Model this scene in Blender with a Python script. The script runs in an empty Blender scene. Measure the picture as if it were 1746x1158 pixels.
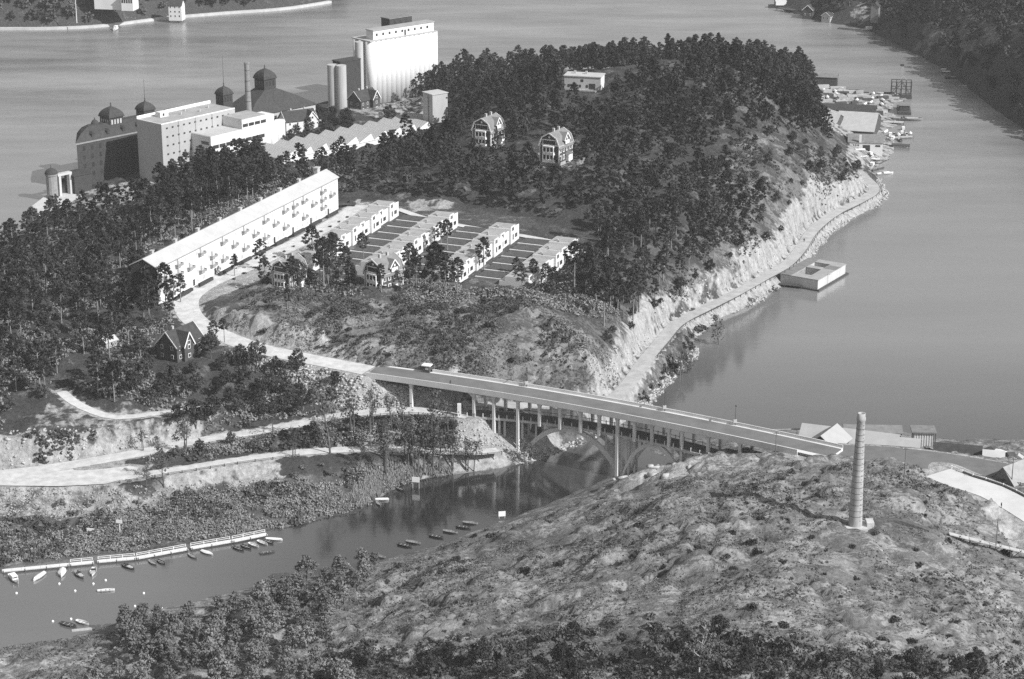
import bpy, math, random
import numpy as np
from mathutils import Vector, Matrix

SC = bpy.context.scene
COL = SC.collection
R = math.radians
# ---------------------------------------------------------------- camera
CAM_H, PITCH, FPX = 250.0, R(18.7), 3563.0
CX, CY = 873.0, 579.0
cam_d = bpy.data.cameras.new('camera')
cam_d.sensor_width = 36.0
cam_d.lens = FPX / 1746.0 * 36.0
cam_d.clip_start, cam_d.clip_end = 5.0, 9000.0
cam_o = bpy.data.objects.new('camera', cam_d)
COL.objects.link(cam_o)
cam_o.location = (0, 0, CAM_H)
cam_o.rotation_euler = (R(90) - PITCH, 0, 0)
SC.camera = cam_o
# ---------------------------------------------------------------- sky and sun
SUN_EL = R(37.0)
SUN_H = np.array([0.85, -0.53]); SUN_H /= np.linalg.norm(SUN_H)
wd = bpy.data.worlds.new('World'); SC.world = wd; wd.use_nodes = True
nt = wd.node_tree
for n in list(nt.nodes): nt.nodes.remove(n)
sky = nt.nodes.new('ShaderNodeTexSky'); sky.sky_type = 'NISHITA'; sky.sun_disc = False
sky.sun_elevation = SUN_EL; sky.sun_rotation = math.atan2(SUN_H[0], SUN_H[1])
sky.air_density = 1.0; sky.dust_density = 1.5
bw = nt.nodes.new('ShaderNodeSeparateColor')          # blue-sensitive black-and-white film: the sky counts by its blue
bg = nt.nodes.new('ShaderNodeBackground'); bg.inputs[1].default_value = 0.08
wo = nt.nodes.new('ShaderNodeOutputWorld')
nt.links.new(sky.outputs[0], bw.inputs[0]); nt.links.new(bw.outputs[2], bg.inputs[0]); nt.links.new(bg.outputs[0], wo.inputs[0])
sun_d = bpy.data.lights.new('sun', 'SUN'); sun_d.energy = 4.1; sun_d.angle = R(0.5); sun_d.color = (1, 1, 1)
sun_o = bpy.data.objects.new('sun', sun_d); COL.objects.link(sun_o)
sv = Vector((SUN_H[0] * math.cos(SUN_EL), SUN_H[1] * math.cos(SUN_EL), math.sin(SUN_EL)))
sun_o.rotation_euler = sv.to_track_quat('Z', 'Y').to_euler(); sun_o.location = (300, -100, 400)
SC.view_settings.view_transform = 'Standard'; SC.view_settings.look = 'None'
SC.view_settings.exposure = 0.5; SC.view_settings.gamma = 1.0; SC.view_settings.use_curve_mapping = False
SC.render.engine = 'CYCLES'
cy = SC.cycles
cy.max_bounces = 6; cy.diffuse_bounces = 2; cy.glossy_bounces = 2; cy.transmission_bounces = 2
cy.transparent_max_bounces = 6; cy.volume_bounces = 0; cy.use_denoising = False
cy.caustics_reflective = False; cy.caustics_refractive = False

# ---------------------------------------------------------------- pixel <-> place
ST, CT = math.sin(PITCH), math.cos(PITCH)
def ray(px, py):
    u = (px - CX) / FPX; v = (CY - py) / FPX
    return np.array([u, CT + v * ST, -ST + v * CT])
def P(px, py, z=0.0):
    d = ray(px, py); t = (CAM_H - z) / -d[2]
    return np.array([d[0] * t, d[1] * t, z])
def proj(p):
    x, y, z = p[0], p[1], p[2] - CAM_H
    dep = y * CT - z * ST; up = y * ST + z * CT
    return CX + FPX * x / dep, CY - FPX * up / dep
def mpp(p):                                    # pixels per metre at a place
    return FPX / (p[1] * CT - (p[2] - CAM_H) * ST)

# ---------------------------------------------------------------- materials
MATS = {}
def mat(name, base, rough=0.85, var=0.15, scale=0.5, bump=0.0, bscale=2.0, rnd=0.0, spec=0.2, metal=0.0, detail=6, streak=0):
    if name in MATS: return MATS[name]
    m = bpy.data.materials.new(name); m.use_nodes = True; t = m.node_tree; b = t.nodes['Principled BSDF']
    b.inputs['Roughness'].default_value = rough; b.inputs['Specular IOR Level'].default_value = spec; b.inputs['Metallic'].default_value = metal
    tc = t.nodes.new('ShaderNodeNewGeometry')
    n = t.nodes.new('ShaderNodeTexNoise'); n.inputs['Scale'].default_value = scale; n.inputs['Detail'].default_value = detail; n.inputs['Roughness'].default_value = 0.65
    if streak:
        mp = t.nodes.new('ShaderNodeMapping'); mp.inputs['Scale'].default_value = (1, 1, 1.0 / streak)
        t.links.new(tc.outputs['Position'], mp.inputs[0]); t.links.new(mp.outputs[0], n.inputs['Vector'])
    else: t.links.new(tc.outputs['Position'], n.inputs['Vector'])
    mr = t.nodes.new('ShaderNodeMapRange'); mr.inputs[1].default_value = 0.3; mr.inputs[2].default_value = 0.7
    mr.inputs[3].default_value = base * (1 - var); mr.inputs[4].default_value = base * (1 + var)
    t.links.new(n.outputs['Fac'], mr.inputs[0])
    out = mr.outputs[0]
    if rnd:
        oi = t.nodes.new('ShaderNodeObjectInfo'); r2 = t.nodes.new('ShaderNodeMapRange')
        r2.inputs[3].default_value = 1 - rnd; r2.inputs[4].default_value = 1 + rnd
        t.links.new(oi.outputs['Random'], r2.inputs[0])
        mu = t.nodes.new('ShaderNodeMath'); mu.operation = 'MULTIPLY'
        t.links.new(out, mu.inputs[0]); t.links.new(r2.outputs[0], mu.inputs[1]); out = mu.outputs[0]
    t.links.new(out, b.inputs['Base Color'])
    if bump:
        n2 = t.nodes.new('ShaderNodeTexNoise'); n2.inputs['Scale'].default_value = bscale; n2.inputs['Detail'].default_value = 5
        t.links.new(tc.outputs['Position'], n2.inputs['Vector'])
        bp = t.nodes.new('ShaderNodeBump'); bp.inputs['Distance'].default_value = bump; bp.inputs['Strength'].default_value = 0.8
        t.links.new(n2.outputs['Fac'], bp.inputs['Height']); t.links.new(bp.outputs[0], b.inputs['Normal'])
    MATS[name] = m
    return m

# ---------------------------------------------------------------- mesh builder
class MB:
    def __init__(s): s.v = []; s.f = []
    def poly(s, pts):
        k = len(s.v); s.v += [tuple(map(float, p)) for p in pts]; s.f.append(tuple(range(k, k + len(pts)))); return s
    def box(s, x0, x1, y0, y1, z0, z1):
        k = len(s.v)
        s.v += [(x0, y0, z0), (x1, y0, z0), (x1, y1, z0), (x0, y1, z0), (x0, y0, z1), (x1, y0, z1), (x1, y1, z1), (x0, y1, z1)]
        for q in ((0, 3, 2, 1), (4, 5, 6, 7), (0, 1, 5, 4), (1, 2, 6, 5), (2, 3, 7, 6), (3, 0, 4, 7)): s.f.append(tuple(k + i for i in q))
        return s
    def loft(s, rings, cap=True, closed=True):
        k = len(s.v); n = len(rings[0])
        for r in rings: s.v += [tuple(map(float, p)) for p in r]
        for i in range(len(rings) - 1):
            for j in range(n if closed else n - 1):
                a = k + i * n + j; b = k + i * n + (j + 1) % n
                s.f.append((a, b, b + n, a + n))
        if cap:
            s.f.append(tuple(k + j for j in reversed(range(n)))); s.f.append(tuple(k + (len(rings) - 1) * n + j for j in range(n)))
        return s
    def cyl(s, x, y, z0, z1, r0, r1=None, n=10):
        r1 = r0 if r1 is None else r1
        return s.loft([[(x + r * math.cos(2 * math.pi * i / n), y + r * math.sin(2 * math.pi * i / n), z) for i in range(n)] for z, r in ((z0, r0), (z1, r1))])
    def lathe(s, prof, n=12, x=0, y=0, rot=0):
        return s.loft([[(x + r * math.cos(rot + 2 * math.pi * i / n), y + r * math.sin(rot + 2 * math.pi * i / n), z) for i in range(n)] for r, z in prof])
    def bar(s, a, b, w, h=None):
        a = Vector(a); b = Vector(b); h = w if h is None else h
        d = (b - a).normalized(); up = Vector((0, 0, 1)) if abs(d.z) < 0.95 else Vector((0, 1, 0))
        sx = d.cross(up).normalized() * (w / 2); sz = sx.cross(d).normalized() * (h / 2)
        return s.loft([[p - sx - sz, p + sx - sz, p + sx + sz, p - sx + sz] for p in (a, b)])
    def prism(s, pts, y0, y1, axis='y'):       # outline in (x,z) swept along y
        if axis == 'y': return s.loft([[(p[0], y, p[1]) for p in pts] for y in (y0, y1)])
        if axis == 'x': return s.loft([[(x, p[0], p[1]) for p in pts] for x in (y0, y1)])
        return s.loft([[(p[0], p[1], z) for p in pts] for z in (y0, y1)])
    def mesh(s, name):
        me = bpy.data.meshes.new(name); me.from_pydata(s.v, [], s.f); me.update(); return me
    def build(s, name, m, parent=None, loc=None, rz=0.0, smooth=False):
        me = s.mesh(name); me.materials.append(m)
        import bmesh
        bm = bmesh.new(); bm.from_mesh(me); bmesh.ops.recalc_face_normals(bm, faces=bm.faces); bm.to_mesh(me); bm.free()
        if smooth: me.polygons.foreach_set('use_smooth', [True] * len(me.polygons))
        return link(name, me, parent, loc, rz)
def link(name, me, parent=None, loc=None, rz=0.0, scale=None):
    o = bpy.data.objects.new(name, me); COL.objects.link(o)
    if parent is not None: o.parent = parent
    if loc is not None: o.location = tuple(map(float, loc))
    if rz: o.rotation_euler = (0, 0, rz)
    if scale: o.scale = scale
    return o
def tag(o, label, cat, group=None):
    o['label'] = label; o['category'] = cat
    if group: o['group'] = group
    return o
def thing(name, label, cat, loc=(0, 0, 0), rz=0.0, group=None):
    return tag(link(name, None, None, loc, rz), label, cat, group)
def struct(o, kind='structure'):
    o['kind'] = kind; return o
def dup(o, loc=None, rz=None, label=None, scale=None):
    c = o.copy(); COL.objects.link(c)
    if loc is not None: c.location = tuple(map(float, loc))
    if rz is not None: c.rotation_euler = (0, 0, rz)
    if scale: c.scale = scale
    if label: c['label'] = label
    for ch in o.children:
        d = ch.copy(); COL.objects.link(d); d.parent = c
        for g in ch.children:
            e = g.copy(); COL.objects.link(e); e.parent = d
    return c
def raw_mesh(name, V, F, m, smooth=False):
    me = bpy.data.meshes.new(name)
    V = np.asarray(V, np.float32); F = np.asarray(F, np.int32); k = F.shape[1]
    me.vertices.add(len(V)); me.vertices.foreach_set('co', V.ravel())
    me.loops.add(F.size); me.loops.foreach_set('vertex_index', F.ravel())
    me.polygons.add(len(F)); me.polygons.foreach_set('loop_start', np.arange(0, F.size, k, dtype=np.int32))
    if smooth: me.polygons.foreach_set('use_smooth', np.ones(len(F), bool))
    me.update(calc_edges=True); me.materials.append(m)
    return me
# ================================================================ terrain
def _hash(ix, iy, seed):
    h = (ix.astype(np.int64) * 374761393 + iy.astype(np.int64) * 668265263 + seed * 1442695041) & 0xFFFFFFFF
    h = ((h ^ (h >> 13)) * 1274126177) & 0xFFFFFFFF
    return ((h ^ (h >> 16)) & 0xFFFF) / 65535.0
def vnoise(x, y, seed=0):
    ix = np.floor(x); iy = np.floor(y); fx = x - ix; fy = y - iy
    fx = fx * fx * (3 - 2 * fx); fy = fy * fy * (3 - 2 * fy)
    a = _hash(ix, iy, seed); b = _hash(ix + 1, iy, seed); c = _hash(ix, iy + 1, seed); d = _hash(ix + 1, iy + 1, seed)
    return (a + (b - a) * fx) * (1 - fy) + (c + (d - c) * fx) * fy
def fbm(x, y, scale, octv=4, seed=0, gain=0.5):
    s = 0; a = 1; t = 0; f = 1.0 / scale
    for i in range(octv):
        s = s + a * (vnoise(x * f + 17.3 * i, y * f - 9.1 * i, seed + i) * 2 - 1); t += a; a *= gain; f *= 2.03
    return s / t
def slabs(x, y, cell, seed):
    """jittered cells: nearest and second distance, cell random numbers and offset from the cell's middle"""
    gx, gy = np.floor(x / cell), np.floor(y / cell); f1 = np.full(x.shape, 1e9); f2 = np.full(x.shape, 1e9); r1 = np.zeros(x.shape); r2 = np.zeros(x.shape); r3 = np.zeros(x.shape); ox = np.zeros(x.shape); oy = np.zeros(x.shape)
    for i in (-1, 0, 1):
        for j in (-1, 0, 1):
            cxx = (gx + i + 0.1 + 0.8 * _hash(gx + i, gy + j, seed)) * cell; cyy = (gy + j + 0.1 + 0.8 * _hash(gx + i, gy + j, seed + 1)) * cell
            d = np.hypot(x - cxx, y - cyy); k = d < f1; f2 = np.where(k, f1, np.minimum(f2, d)); f1 = np.where(k, d, f1)
            for arr, sd_ in ((r1, 2), (r2, 3), (r3, 4)): np.copyto(arr, _hash(gx + i, gy + j, seed + sd_), where=k)
            np.copyto(ox, x - cxx, where=k); np.copyto(oy, y - cyy, where=k)
    return f1, f2, r1, r2, r3, ox, oy
def sstep(a, b, x):
    t = np.clip((x - a) / (b - a), 0, 1); return t * t * (3 - 2 * t)
def inpoly(x, y, poly):
    ins = np.zeros(x.shape, bool); n = len(poly)
    for i in range(n):
        x0, y0 = poly[i][:2]; x1, y1 = poly[(i + 1) % n][:2]
        if y0 == y1: continue
        c = ((y0 > y) != (y1 > y)) & (x < (x1 - x0) * (y - y0) / (y1 - y0) + x0)
        ins ^= c
    return ins
def segdist(x, y, pts, closed=False, zs=None):
    best = np.full(x.shape, 1e18); zb = np.zeros(x.shape); tb = np.zeros(x.shape); n = len(pts); acc = 0.0
    for i in range(n if closed else n - 1):
        ax, ay = pts[i][:2]; bx, by = pts[(i + 1) % n][:2]; dx, dy = bx - ax, by - ay; L = dx * dx + dy * dy + 1e-9
        t = np.clip(((x - ax) * dx + (y - ay) * dy) / L, 0, 1)
        d = (x - ax - t * dx) ** 2 + (y - ay - t * dy) ** 2; k = d < best
        best = np.where(k, d, best)
        if zs is not None: zb = np.where(k, zs[i] + (zs[(i + 1) % n] - zs[i]) * t, zb)
        tb = np.where(k, acc + t * math.sqrt(L), tb); acc += math.sqrt(L)
    return np.sqrt(best), zb, tb
def catmull(pts, step=3.0):
    pts = [np.asarray(p, float) for p in pts]; out = []
    q = [2 * pts[0] - pts[1]] + pts + [2 * pts[-1] - pts[-2]]
    for i in range(1, len(q) - 2):
        n = max(2, int(np.linalg.norm(q[i + 1] - q[i]) / step))
        for k in range(n):
            t = k / n
            out.append(0.5 * (2 * q[i] + (q[i + 1] - q[i - 1]) * t + (2 * q[i - 1] - 5 * q[i] + 4 * q[i + 1] - q[i + 2]) * t * t + (3 * q[i] - q[i - 1] - 3 * q[i + 1] + q[i + 2]) * t ** 3))
    out.append(pts[-1]); return out
def tps(ctrl, lam=0.02):
    C = np.array([[c[0], c[1]] for c in ctrl]) / 100.0; z = np.array([c[2] for c in ctrl]); n = len(C)
    r2 = ((C[:, None] - C[None]) ** 2).sum(-1); K = 0.5 * r2 * np.log(r2 + 1e-12) + lam * np.eye(n)
    A = np.zeros((n + 3, n + 3)); A[:n, :n] = K; A[:n, n] = 1; A[:n, n + 1:] = C; A[n, :n] = 1; A[n + 1:, :n] = C.T
    w = np.linalg.solve(A, np.concatenate([z, [0, 0, 0]]))
    def f(x, y):
        x = x / 100.0; y = y / 100.0; s = w[n] + w[n + 1] * x + w[n + 2] * y
        for i in range(n):
            r = (x - C[i, 0]) ** 2 + (y - C[i, 1]) ** 2; s = s + w[i] * 0.5 * r * np.log(r + 1e-12)
        return s
    return f
# ---- roads: (px, py, z) along the middle, half width, surface, cut style
ROADS = {
 'upper': dict(p=[(628,632,20.9),(600,626,21.2),(520,611,22.2),(440,594,23.3),(385,575,24.2),(345,556,25),(322,535,25.8),(318,512,26.6),(335,495,27.2),(365,478,27.8),(420,455,28),(470,432,28),(520,408,28),(560,386,28),(596,365,28),(612,350,28.2)], w=4.6),
 'lower': dict(p=[(-120,822,8.6),(-40,812,8.8),(60,802,9),(150,788,9.2),(240,772,9.6),(330,754,10.2),(420,740,10.8),(510,724,11.3),(600,707,11.6),(690,700,11.8),(760,703,11.8),(800,709,11.9)], w=3.4),
 'quay': dict(p=[(200,818,8.9),(260,808,8.9),(330,797,8.9),(400,786,8.7),(460,778,8.3),(530,770,7.6),(620,766,6.8),(720,768,6),(800,772,5.2),(850,768,4.8)], w=2.6),
 'track': dict(p=[(105,668,20),(125,685,19),(160,702,18),(200,712,17.2),(260,706,17),(320,699,16.6),(355,693,16)], w=2.0),
 'shore': dict(p=[(790,695,12),(850,692,12),(900,691,11.5),(960,690,10.6),(1010,688,9.6),(1048,678,8.6),(1075,650,7.8),(1100,615,7),(1128,582,6.5),(1155,552,6),(1200,528,5.6),(1250,503,5.2),(1300,475,5),(1340,452,4.8),(1365,425,4.6),(1385,395,4.6),(1420,366,4.6),(1460,346,4.6),(1487,330,4.6),(1490,318,4.6),(1476,304,4.6),(1462,292,4.2)], w=2.9),
 'yard': dict(p=[(1380,773,20.2),(1430,774,20),(1500,776,19.5),(1580,784,18.5),(1660,796,17.5),(1746,812,16.5),(1850,830,16)], w=7.5),
 'ramp': dict(p=[(1600,806,18.6),(1640,822,18.6),(1690,838,18.4),(1746,868,18),(1800,905,17.6),(1860,960,17)], w=5.5),
}
for r in ROADS.values():
    r['c'] = catmull([P(*q) for q in r['p']], 4.0)
# ---- building pads: (px,py,z, half_u, half_v, angle)
PADS = []
def pad(px, py, z, hu, hv, ang=61.9, soft=5.0, tilt=0.0): PADS.append((P(px, py, z), hu, hv, R(ang), soft, tilt))
pad(440, 425, 28, 74, 20, 67.6, 6)             # long block and its street
pad(752, 420, 26.9, 44, 60, 68.0, 12, 0.036)          # terraces of row houses
pad(310, 606, 22.5, 9, 9); pad(495, 487, 28.5, 8, 8); pad(655, 487, 28.5, 8, 8)
pad(950, 272, 38, 9, 9); pad(832, 250, 36, 9, 9); pad(995, 150, 45, 14, 9)
pad(735, 215, 20, 9, 9); pad(620, 186, 12, 10, 10)
pad(560, 255, 15, 55, 15, 40); pad(80, 812, 8.9, 32, 7, 2, 5)
ISL_SHORE = [(-60,985),(0,966),(60,958),(120,950),(200,944),(280,934),(350,922),(420,908),(470,900),(515,894),(545,884),(600,876),(612,868),(640,850),(680,828),(720,816),(780,809),(840,802),(893,791),(925,782),(955,770),(990,757),(1030,742),(1062,725),(1085,708),(1108,692),(1122,672),(1150,645),(1165,626),(1185,614),(1192,601),(1180,588),(1195,568),(1235,541),(1285,522),(1322,497),(1345,482),(1378,452),(1395,425),(1412,402),(1450,374),(1495,352),(1516,338),(1508,322),(1500,305),(1488,292),(1492,284),(1515,270),(1524,256),(1519,242),(1500,236),(1510,222),(1530,214),(1528,200),(1515,190),(1525,176),(1548,170),(1545,160),(1520,157),(1490,160),(1450,154),(1420,148),(1395,138),(1370,128),(1300,112),(1200,112),(1050,116),(900,122),(800,128),(735,135),(640,150),(560,172),(470,196),(350,240),(210,290),(140,312),(120,333),(78,333),(42,361),(62,366),(100,352),(92,372),(50,388),(18,405),(-20,425),(-120,470),(-260,560),(-400,760),(-400,985)]
ISL = [(0,440,5),(60,430,8),(100,400,10),(0,520,22),(100,480,21),(200,400,17),(230,352,11),(150,345,5),(180,322,4),(100,560,24),(20,600,25),(-80,600,25),(150,610,25),(230,520,26),(200,660,21),(100,650,21),(0,690,19),(-80,690,19),
 (-60,757,16),(0,750,16.5),(60,745,17),(120,738,17.5),(180,735,17.5),(240,733,16.5),(290,735,14.5),(330,728,13.5),(150,700,19),(240,690,18),
 (-60,830,6.5),(0,838,6),(80,845,5.5),(160,850,5),(220,850,4.5),(350,838,3.2),(480,820,3.4),(0,900,2.6),(100,890,2.8),(200,890,2.4),(300,880,2.2),(400,865,2.2),(500,850,2.4),(580,835,2.6),(620,800,4.2),(700,790,3.6),(780,785,3.2),
 (300,625,21.5),(360,640,19),(450,638,18.5),(540,648,17.5),(600,668,15),(350,690,15.5),(430,690,14.5),(520,690,13.5),(250,650,21),(620,672,15.5),(690,672,16.5),(740,668,16),
 (400,740,11),(560,745,9.6),(650,735,10),(740,725,11),(800,735,9),(825,745,6.5),(850,760,4.6),
 (430,560,28.5),(400,535,30),(470,540,31),(560,520,32.5),(700,505,32.5),(800,502,33),(900,505,33.5),(960,545,30.5),(1000,585,27),(1020,620,23),(650,560,29.5),(750,580,28.5),(850,590,27.5),(920,610,25.5),(960,645,20),(1000,655,17),(560,590,26),(640,610,24),(740,628,22.5),(860,648,19.5),(900,662,16.5),(1025,640,18),
 (350,520,29),(500,500,29.5),(240,470,27),(300,350,22),(400,325,22),(500,290,21),(540,270,17),(350,300,13),(300,300,8),(280,320,9),
 (1060,470,25),(1100,520,17),(1150,470,18),(1060,560,19),(1060,600,15.5),(1095,545,14.5),(1140,510,12.5),(1180,493,11.5),(1240,463,11.5),(1300,428,11.5),(1335,402,12),(1368,362,12.5),(1422,330,12),(1460,308,11.5),(1452,292,12),(1200,430,22),(1280,380,24),(1400,300,22),(1340,310,26),(1250,260,37),(1330,250,32),(1400,262,24),(1430,250,14),(1180,300,35),(1230,340,29),
 (1100,400,29),(1000,440,28.5),(1000,350,33),(1100,300,37),(900,330,34),(800,335,31),(700,325,29.5),(945,285,38),(830,262,36),(700,270,26),(650,245,19),(600,300,26),(640,300,28),(1100,200,44),(1200,200,46),(1290,180,45),(1200,150,50),(1290,142,47),(1100,150,49),(1000,158,45.5),(1340,170,34),(1350,210,32),(900,165,42),(850,185,38),(790,205,31),(735,220,20),(690,205,14),(640,195,9),(700,178,6),(590,200,9),(540,200,8),(480,225,9),(420,250,8),
 (1370,150,14),(1380,180,15),(1385,200,15),(1410,165,4),(1440,185,3.5),(1480,200,3),(1440,215,4),(1490,225,3),(1450,240,4.5),(1480,258,3.5),(1465,275,5),(1500,255,2.5),(1420,150,3),(1500,170,2.5)]
NH_SHORE = [(-200,1150),(-60,1122),(0,1106),(80,1092),(150,1080),(200,1062),(260,1042),(330,1026),(400,1008),(470,992),(530,985),(580,975),(640,964),(700,942),(760,924),(820,904),(862,886),(900,872),(950,854),(990,836),(1030,818),(1060,809),(1095,806),(1130,803),(1155,796),(1150,782),(1125,776),(1108,768),(1130,758),(1165,752),(1210,746),(1260,738),(1310,733),(1400,728),(1500,727),(1560,742),(1640,752),(1720,748),(1800,752),(2000,770),(2100,1600),(-400,1600)]
NH = [(1180,790,12),(1210,786,15),(1240,788,17.5),(1300,783,21),(1400,786,23),(1500,792,24),(1570,792,23),(1610,808,20.5),(1640,850,19),(1690,905,18.5),(1746,935,17),(1458,898,28),(1395,880,28.5),(1330,858,29),(1260,842,29),(1200,832,28),(1560,890,27),(1540,840,27.5),(1460,830,27.5),(1620,925,23.5),(1380,830,27.5),(1300,815,26),(1230,808,22),(1150,825,19),(1080,840,14),
 (1040,850,12),(1000,862,10),(940,880,9),(880,905,9),(820,925,8.5),(760,955,9),(700,985,8),(640,1000,6.5),(560,1012,5.5),(480,1020,5.5),(400,1045,5.5),(300,1070,5.5),(200,1100,5),(100,1115,5),(0,1130,6),(1100,880,21),(1000,920,20),(900,960,17),(800,1010,16),(700,1040,14),(600,1060,12),(500,1090,11),(300,1130,9.5),(100,1158,8.5),(1200,920,28.5),(1100,980,27),(950,1040,24),(800,1090,21),(600,1130,16.5),(400,1180,14),(1300,960,30),(1450,980,29),(1600,1000,24),(1746,1010,18),(1200,1060,30),(1000,1130,26.5),(1400,1100,30),(1600,1100,24),(1746,1100,18),(1200,1200,30),(800,1250,23),(400,1300,16),(1600,1250,26),(0,1250,11),(1900,1000,13),(1900,1200,16),(1000,1500,26),(-200,1300,10),(1800,1500,24),(200,1500,16),
 (1365,766,7.5),(1440,767,7.5),(1520,771,8),(1600,782,9),(1160,765,6),(1200,765,9),(1250,758,7),(1300,748,4),(1330,748,5),(1400,745,4),(1500,745,4),(1560,755,5),(1620,765,6),(1700,770,7),(1800,780,9),(1330,762,12),(1900,860,15)]
class Land:
    def __init__(s, name, shore, ctrl, x0, x1, y0, y1, res, roads=(), pads=(), rough=1.0, bankw=7.0, seed=1, clear=None):
        s.name = name; s.x0, s.y0, s.res = x0, y0, res
        xs = np.arange(x0, x1 + res, res); ys = np.arange(y0, y1 + res, res); s.nx, s.ny = len(xs), len(ys)
        X, Y = np.meshgrid(xs, ys); s.X, s.Y = X, Y
        sh = [P(*q)[:2] for q in shore]; s.shore = sh
        pts = [P(*c) for c in ctrl]
        for i, p in enumerate(sh): pts.append(np.array([p[0], p[1], 0.3]))
        for r in roads: pts += list(ROADS[r]['c'][::6])
        f = tps(pts)
        Z = f(X, Y)
        sd, _, _ = segdist(X, Y, sh, True); ins = inpoly(X, Y, sh); sd = np.where(ins, sd, -sd)
        sd = sd + fbm(X, Y, 9, 3, seed + 5) * 1.6
        n1 = fbm(X, Y, 38, 4, seed); n2 = fbm(X, Y, 11, 4, seed + 11)
        a = R(35); U = X * math.cos(a) + Y * math.sin(a); V = -X * math.sin(a) + Y * math.cos(a)
        rid = 1 - np.abs(fbm(U * 0.45, V, 12, 4, seed + 23)) * 2.2
        amp = sstep(0, 25, sd)
        flat = np.ones_like(X); s.road = np.full(X.shape, 1e9); s.cut = np.zeros_like(X)
        wx = X + 5 * fbm(X, Y, 23, 3, seed + 31); wy = Y + 5 * fbm(X, Y, 23, 3, seed + 37)
        a2 = R(28); U2 = wx * math.cos(a2) + wy * math.sin(a2); V2 = -wx * math.sin(a2) + wy * math.cos(a2)
        crag = (1 - np.abs(fbm(U2 * 0.55, V2, 21, 4, seed + 41)) * 2.4); crag = np.sign(crag) * np.abs(crag) ** 1.5
        q_ = fbm(wx, wy, 15, 3, seed + 47) * 3.2; bench = (np.floor(q_) + sstep(0.40, 0.62, q_ - np.floor(q_))) / 3.2
        q2 = fbm(U2 * 0.6, V2 * 1.3, 8, 3, seed + 61) * 2.6; bench = bench + 0.42 * (np.floor(q2) + sstep(0.4, 0.6, q2 - np.floor(q2))) / 2.6
        gul = -np.clip(1 - np.abs(fbm(U2, V2 * 0.5, 17, 3, seed + 53)) * 7, 0, 1)
        Zn = Z + rough * amp * (n1 * 2.0 + n2 * 0.8 + (rid - 0.4) * 0.9 + crag * 1.0 + bench * 1.8 + gul * 1.1)
        s.gul, s.crag = gul, crag
        f1, f2, r1, r2, r3, ox, oy = slabs(U2 * 0.5, V2, 7.5, seed + 81)
        g1, g2, t1, t2, t3, px_, py_ = slabs(U2 * 0.65 + 3, V2, 3.4, seed + 91)
        ex = sstep(-0.25, 0.15, n1 + 0.5 * n2 + 0.12)
        s.crack = np.maximum(1 - sstep(0.1, 0.75, f2 - f1), 0.7 * (1 - sstep(0.05, 0.4, g2 - g1))) * ex
        s.tone = (r3 - 0.5) + 0.6 * (t3 - 0.5)
        Zn = Zn + rough * amp * ex * ((r1 - 0.5) * 1.5 + (r2 - 0.5) * 0.5 * oy + (r3 - 0.5) * 0.35 * ox + (t1 - 0.5) * 0.6 + (t2 - 0.5) * 0.5 * py_ - 0.55 * s.crack)
        Zn = np.maximum(Zn, 0.5)
        for (c, hu, hv, ang, soft, tilt) in pads:
            uu = (X - c[0]) * math.cos(ang) + (Y - c[1]) * math.sin(ang); du = np.abs(uu) - hu
            dv = np.abs(-(X - c[0]) * math.sin(ang) + (Y - c[1]) * math.cos(ang)) - hv
            d = np.maximum(np.maximum(du, dv), 0); w = 1 - sstep(0, soft, d); Zn = Zn * (1 - w) + (c[2] + tilt * uu) * w
        for rn in roads:
            r = ROADS[rn]; c = r['c']
            d, zr, tr = segdist(X, Y, c, False, [p[2] for p in c])
            s.road = np.minimum(s.road, d - r['w'])
            up = Zn > zr
            soft = np.where(up, 3.2 + 1.5 * n2, 6.0)
            w = 1 - sstep(r['w'] + 0.6, r['w'] + 0.6 + soft, d)
            newZ = Zn * (1 - w) + (zr - 0.06) * w
            s.cut = np.maximum(s.cut, np.where(up & (Zn - zr > 1.0), sstep(r['w'] + 0.4, r['w'] + 1.2, d) * (1 - sstep(r['w'] + 4, r['w'] + 9, d)) * sstep(1, 4, Zn - zr), 0))
            Zn = newZ
        Zn = Zn + s.cut * (1.3 * fbm(X, Y, 4.2, 3, seed + 71) + 1.6 * np.abs(fbm(X, Y, 7, 2, seed + 73)) - 0.5)
        if name == 'island_terrain':             # open ground under the high bridge
            e0, e1 = P(623, 642, 21), P(1080, 715, 21); dx, dy = (e1 - e0)[:2] / np.linalg.norm((e1 - e0)[:2])
            al = (X - e0[0]) * dx + (Y - e0[1]) * dy; ac = -(X - e0[0]) * dy + (Y - e0[1]) * dx
            w = sstep(1.0, 5.0, al) * sstep(-9, -5, ac) * (1 - sstep(11.5, 15.0, ac)) * (1 - sstep(60, 75, al))
            Zn = np.where(w > 0, np.minimum(Zn, Zn * (1 - w) + np.minimum(Zn, 17.3 - 0.02 * al + 1.2 * n2) * w), Zn)
        k = sstep(0, bankw, sd)
        Zn = np.where(sd > 0, 0.25 + (Zn - 0.25) * k, 0.25 + np.maximum(sd * 0.9, -5))
        s.Z = Zn; s.sd = sd; s.n1, s.n2, s.rid = n1, n2, rid
    def h(s, x, y):
        fx = np.clip((np.asarray(x, float) - s.x0) / s.res, 0, s.nx - 1.001); fy = np.clip((np.asarray(y, float) - s.y0) / s.res, 0, s.ny - 1.001)
        i = fx.astype(int); j = fy.astype(int); fx = fx - i; fy = fy - j; Z = s.Z
        return (Z[j, i] * (1 - fx) + Z[j, i + 1] * fx) * (1 - fy) + (Z[j + 1, i] * (1 - fx) + Z[j + 1, i + 1] * fx) * fy
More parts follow.
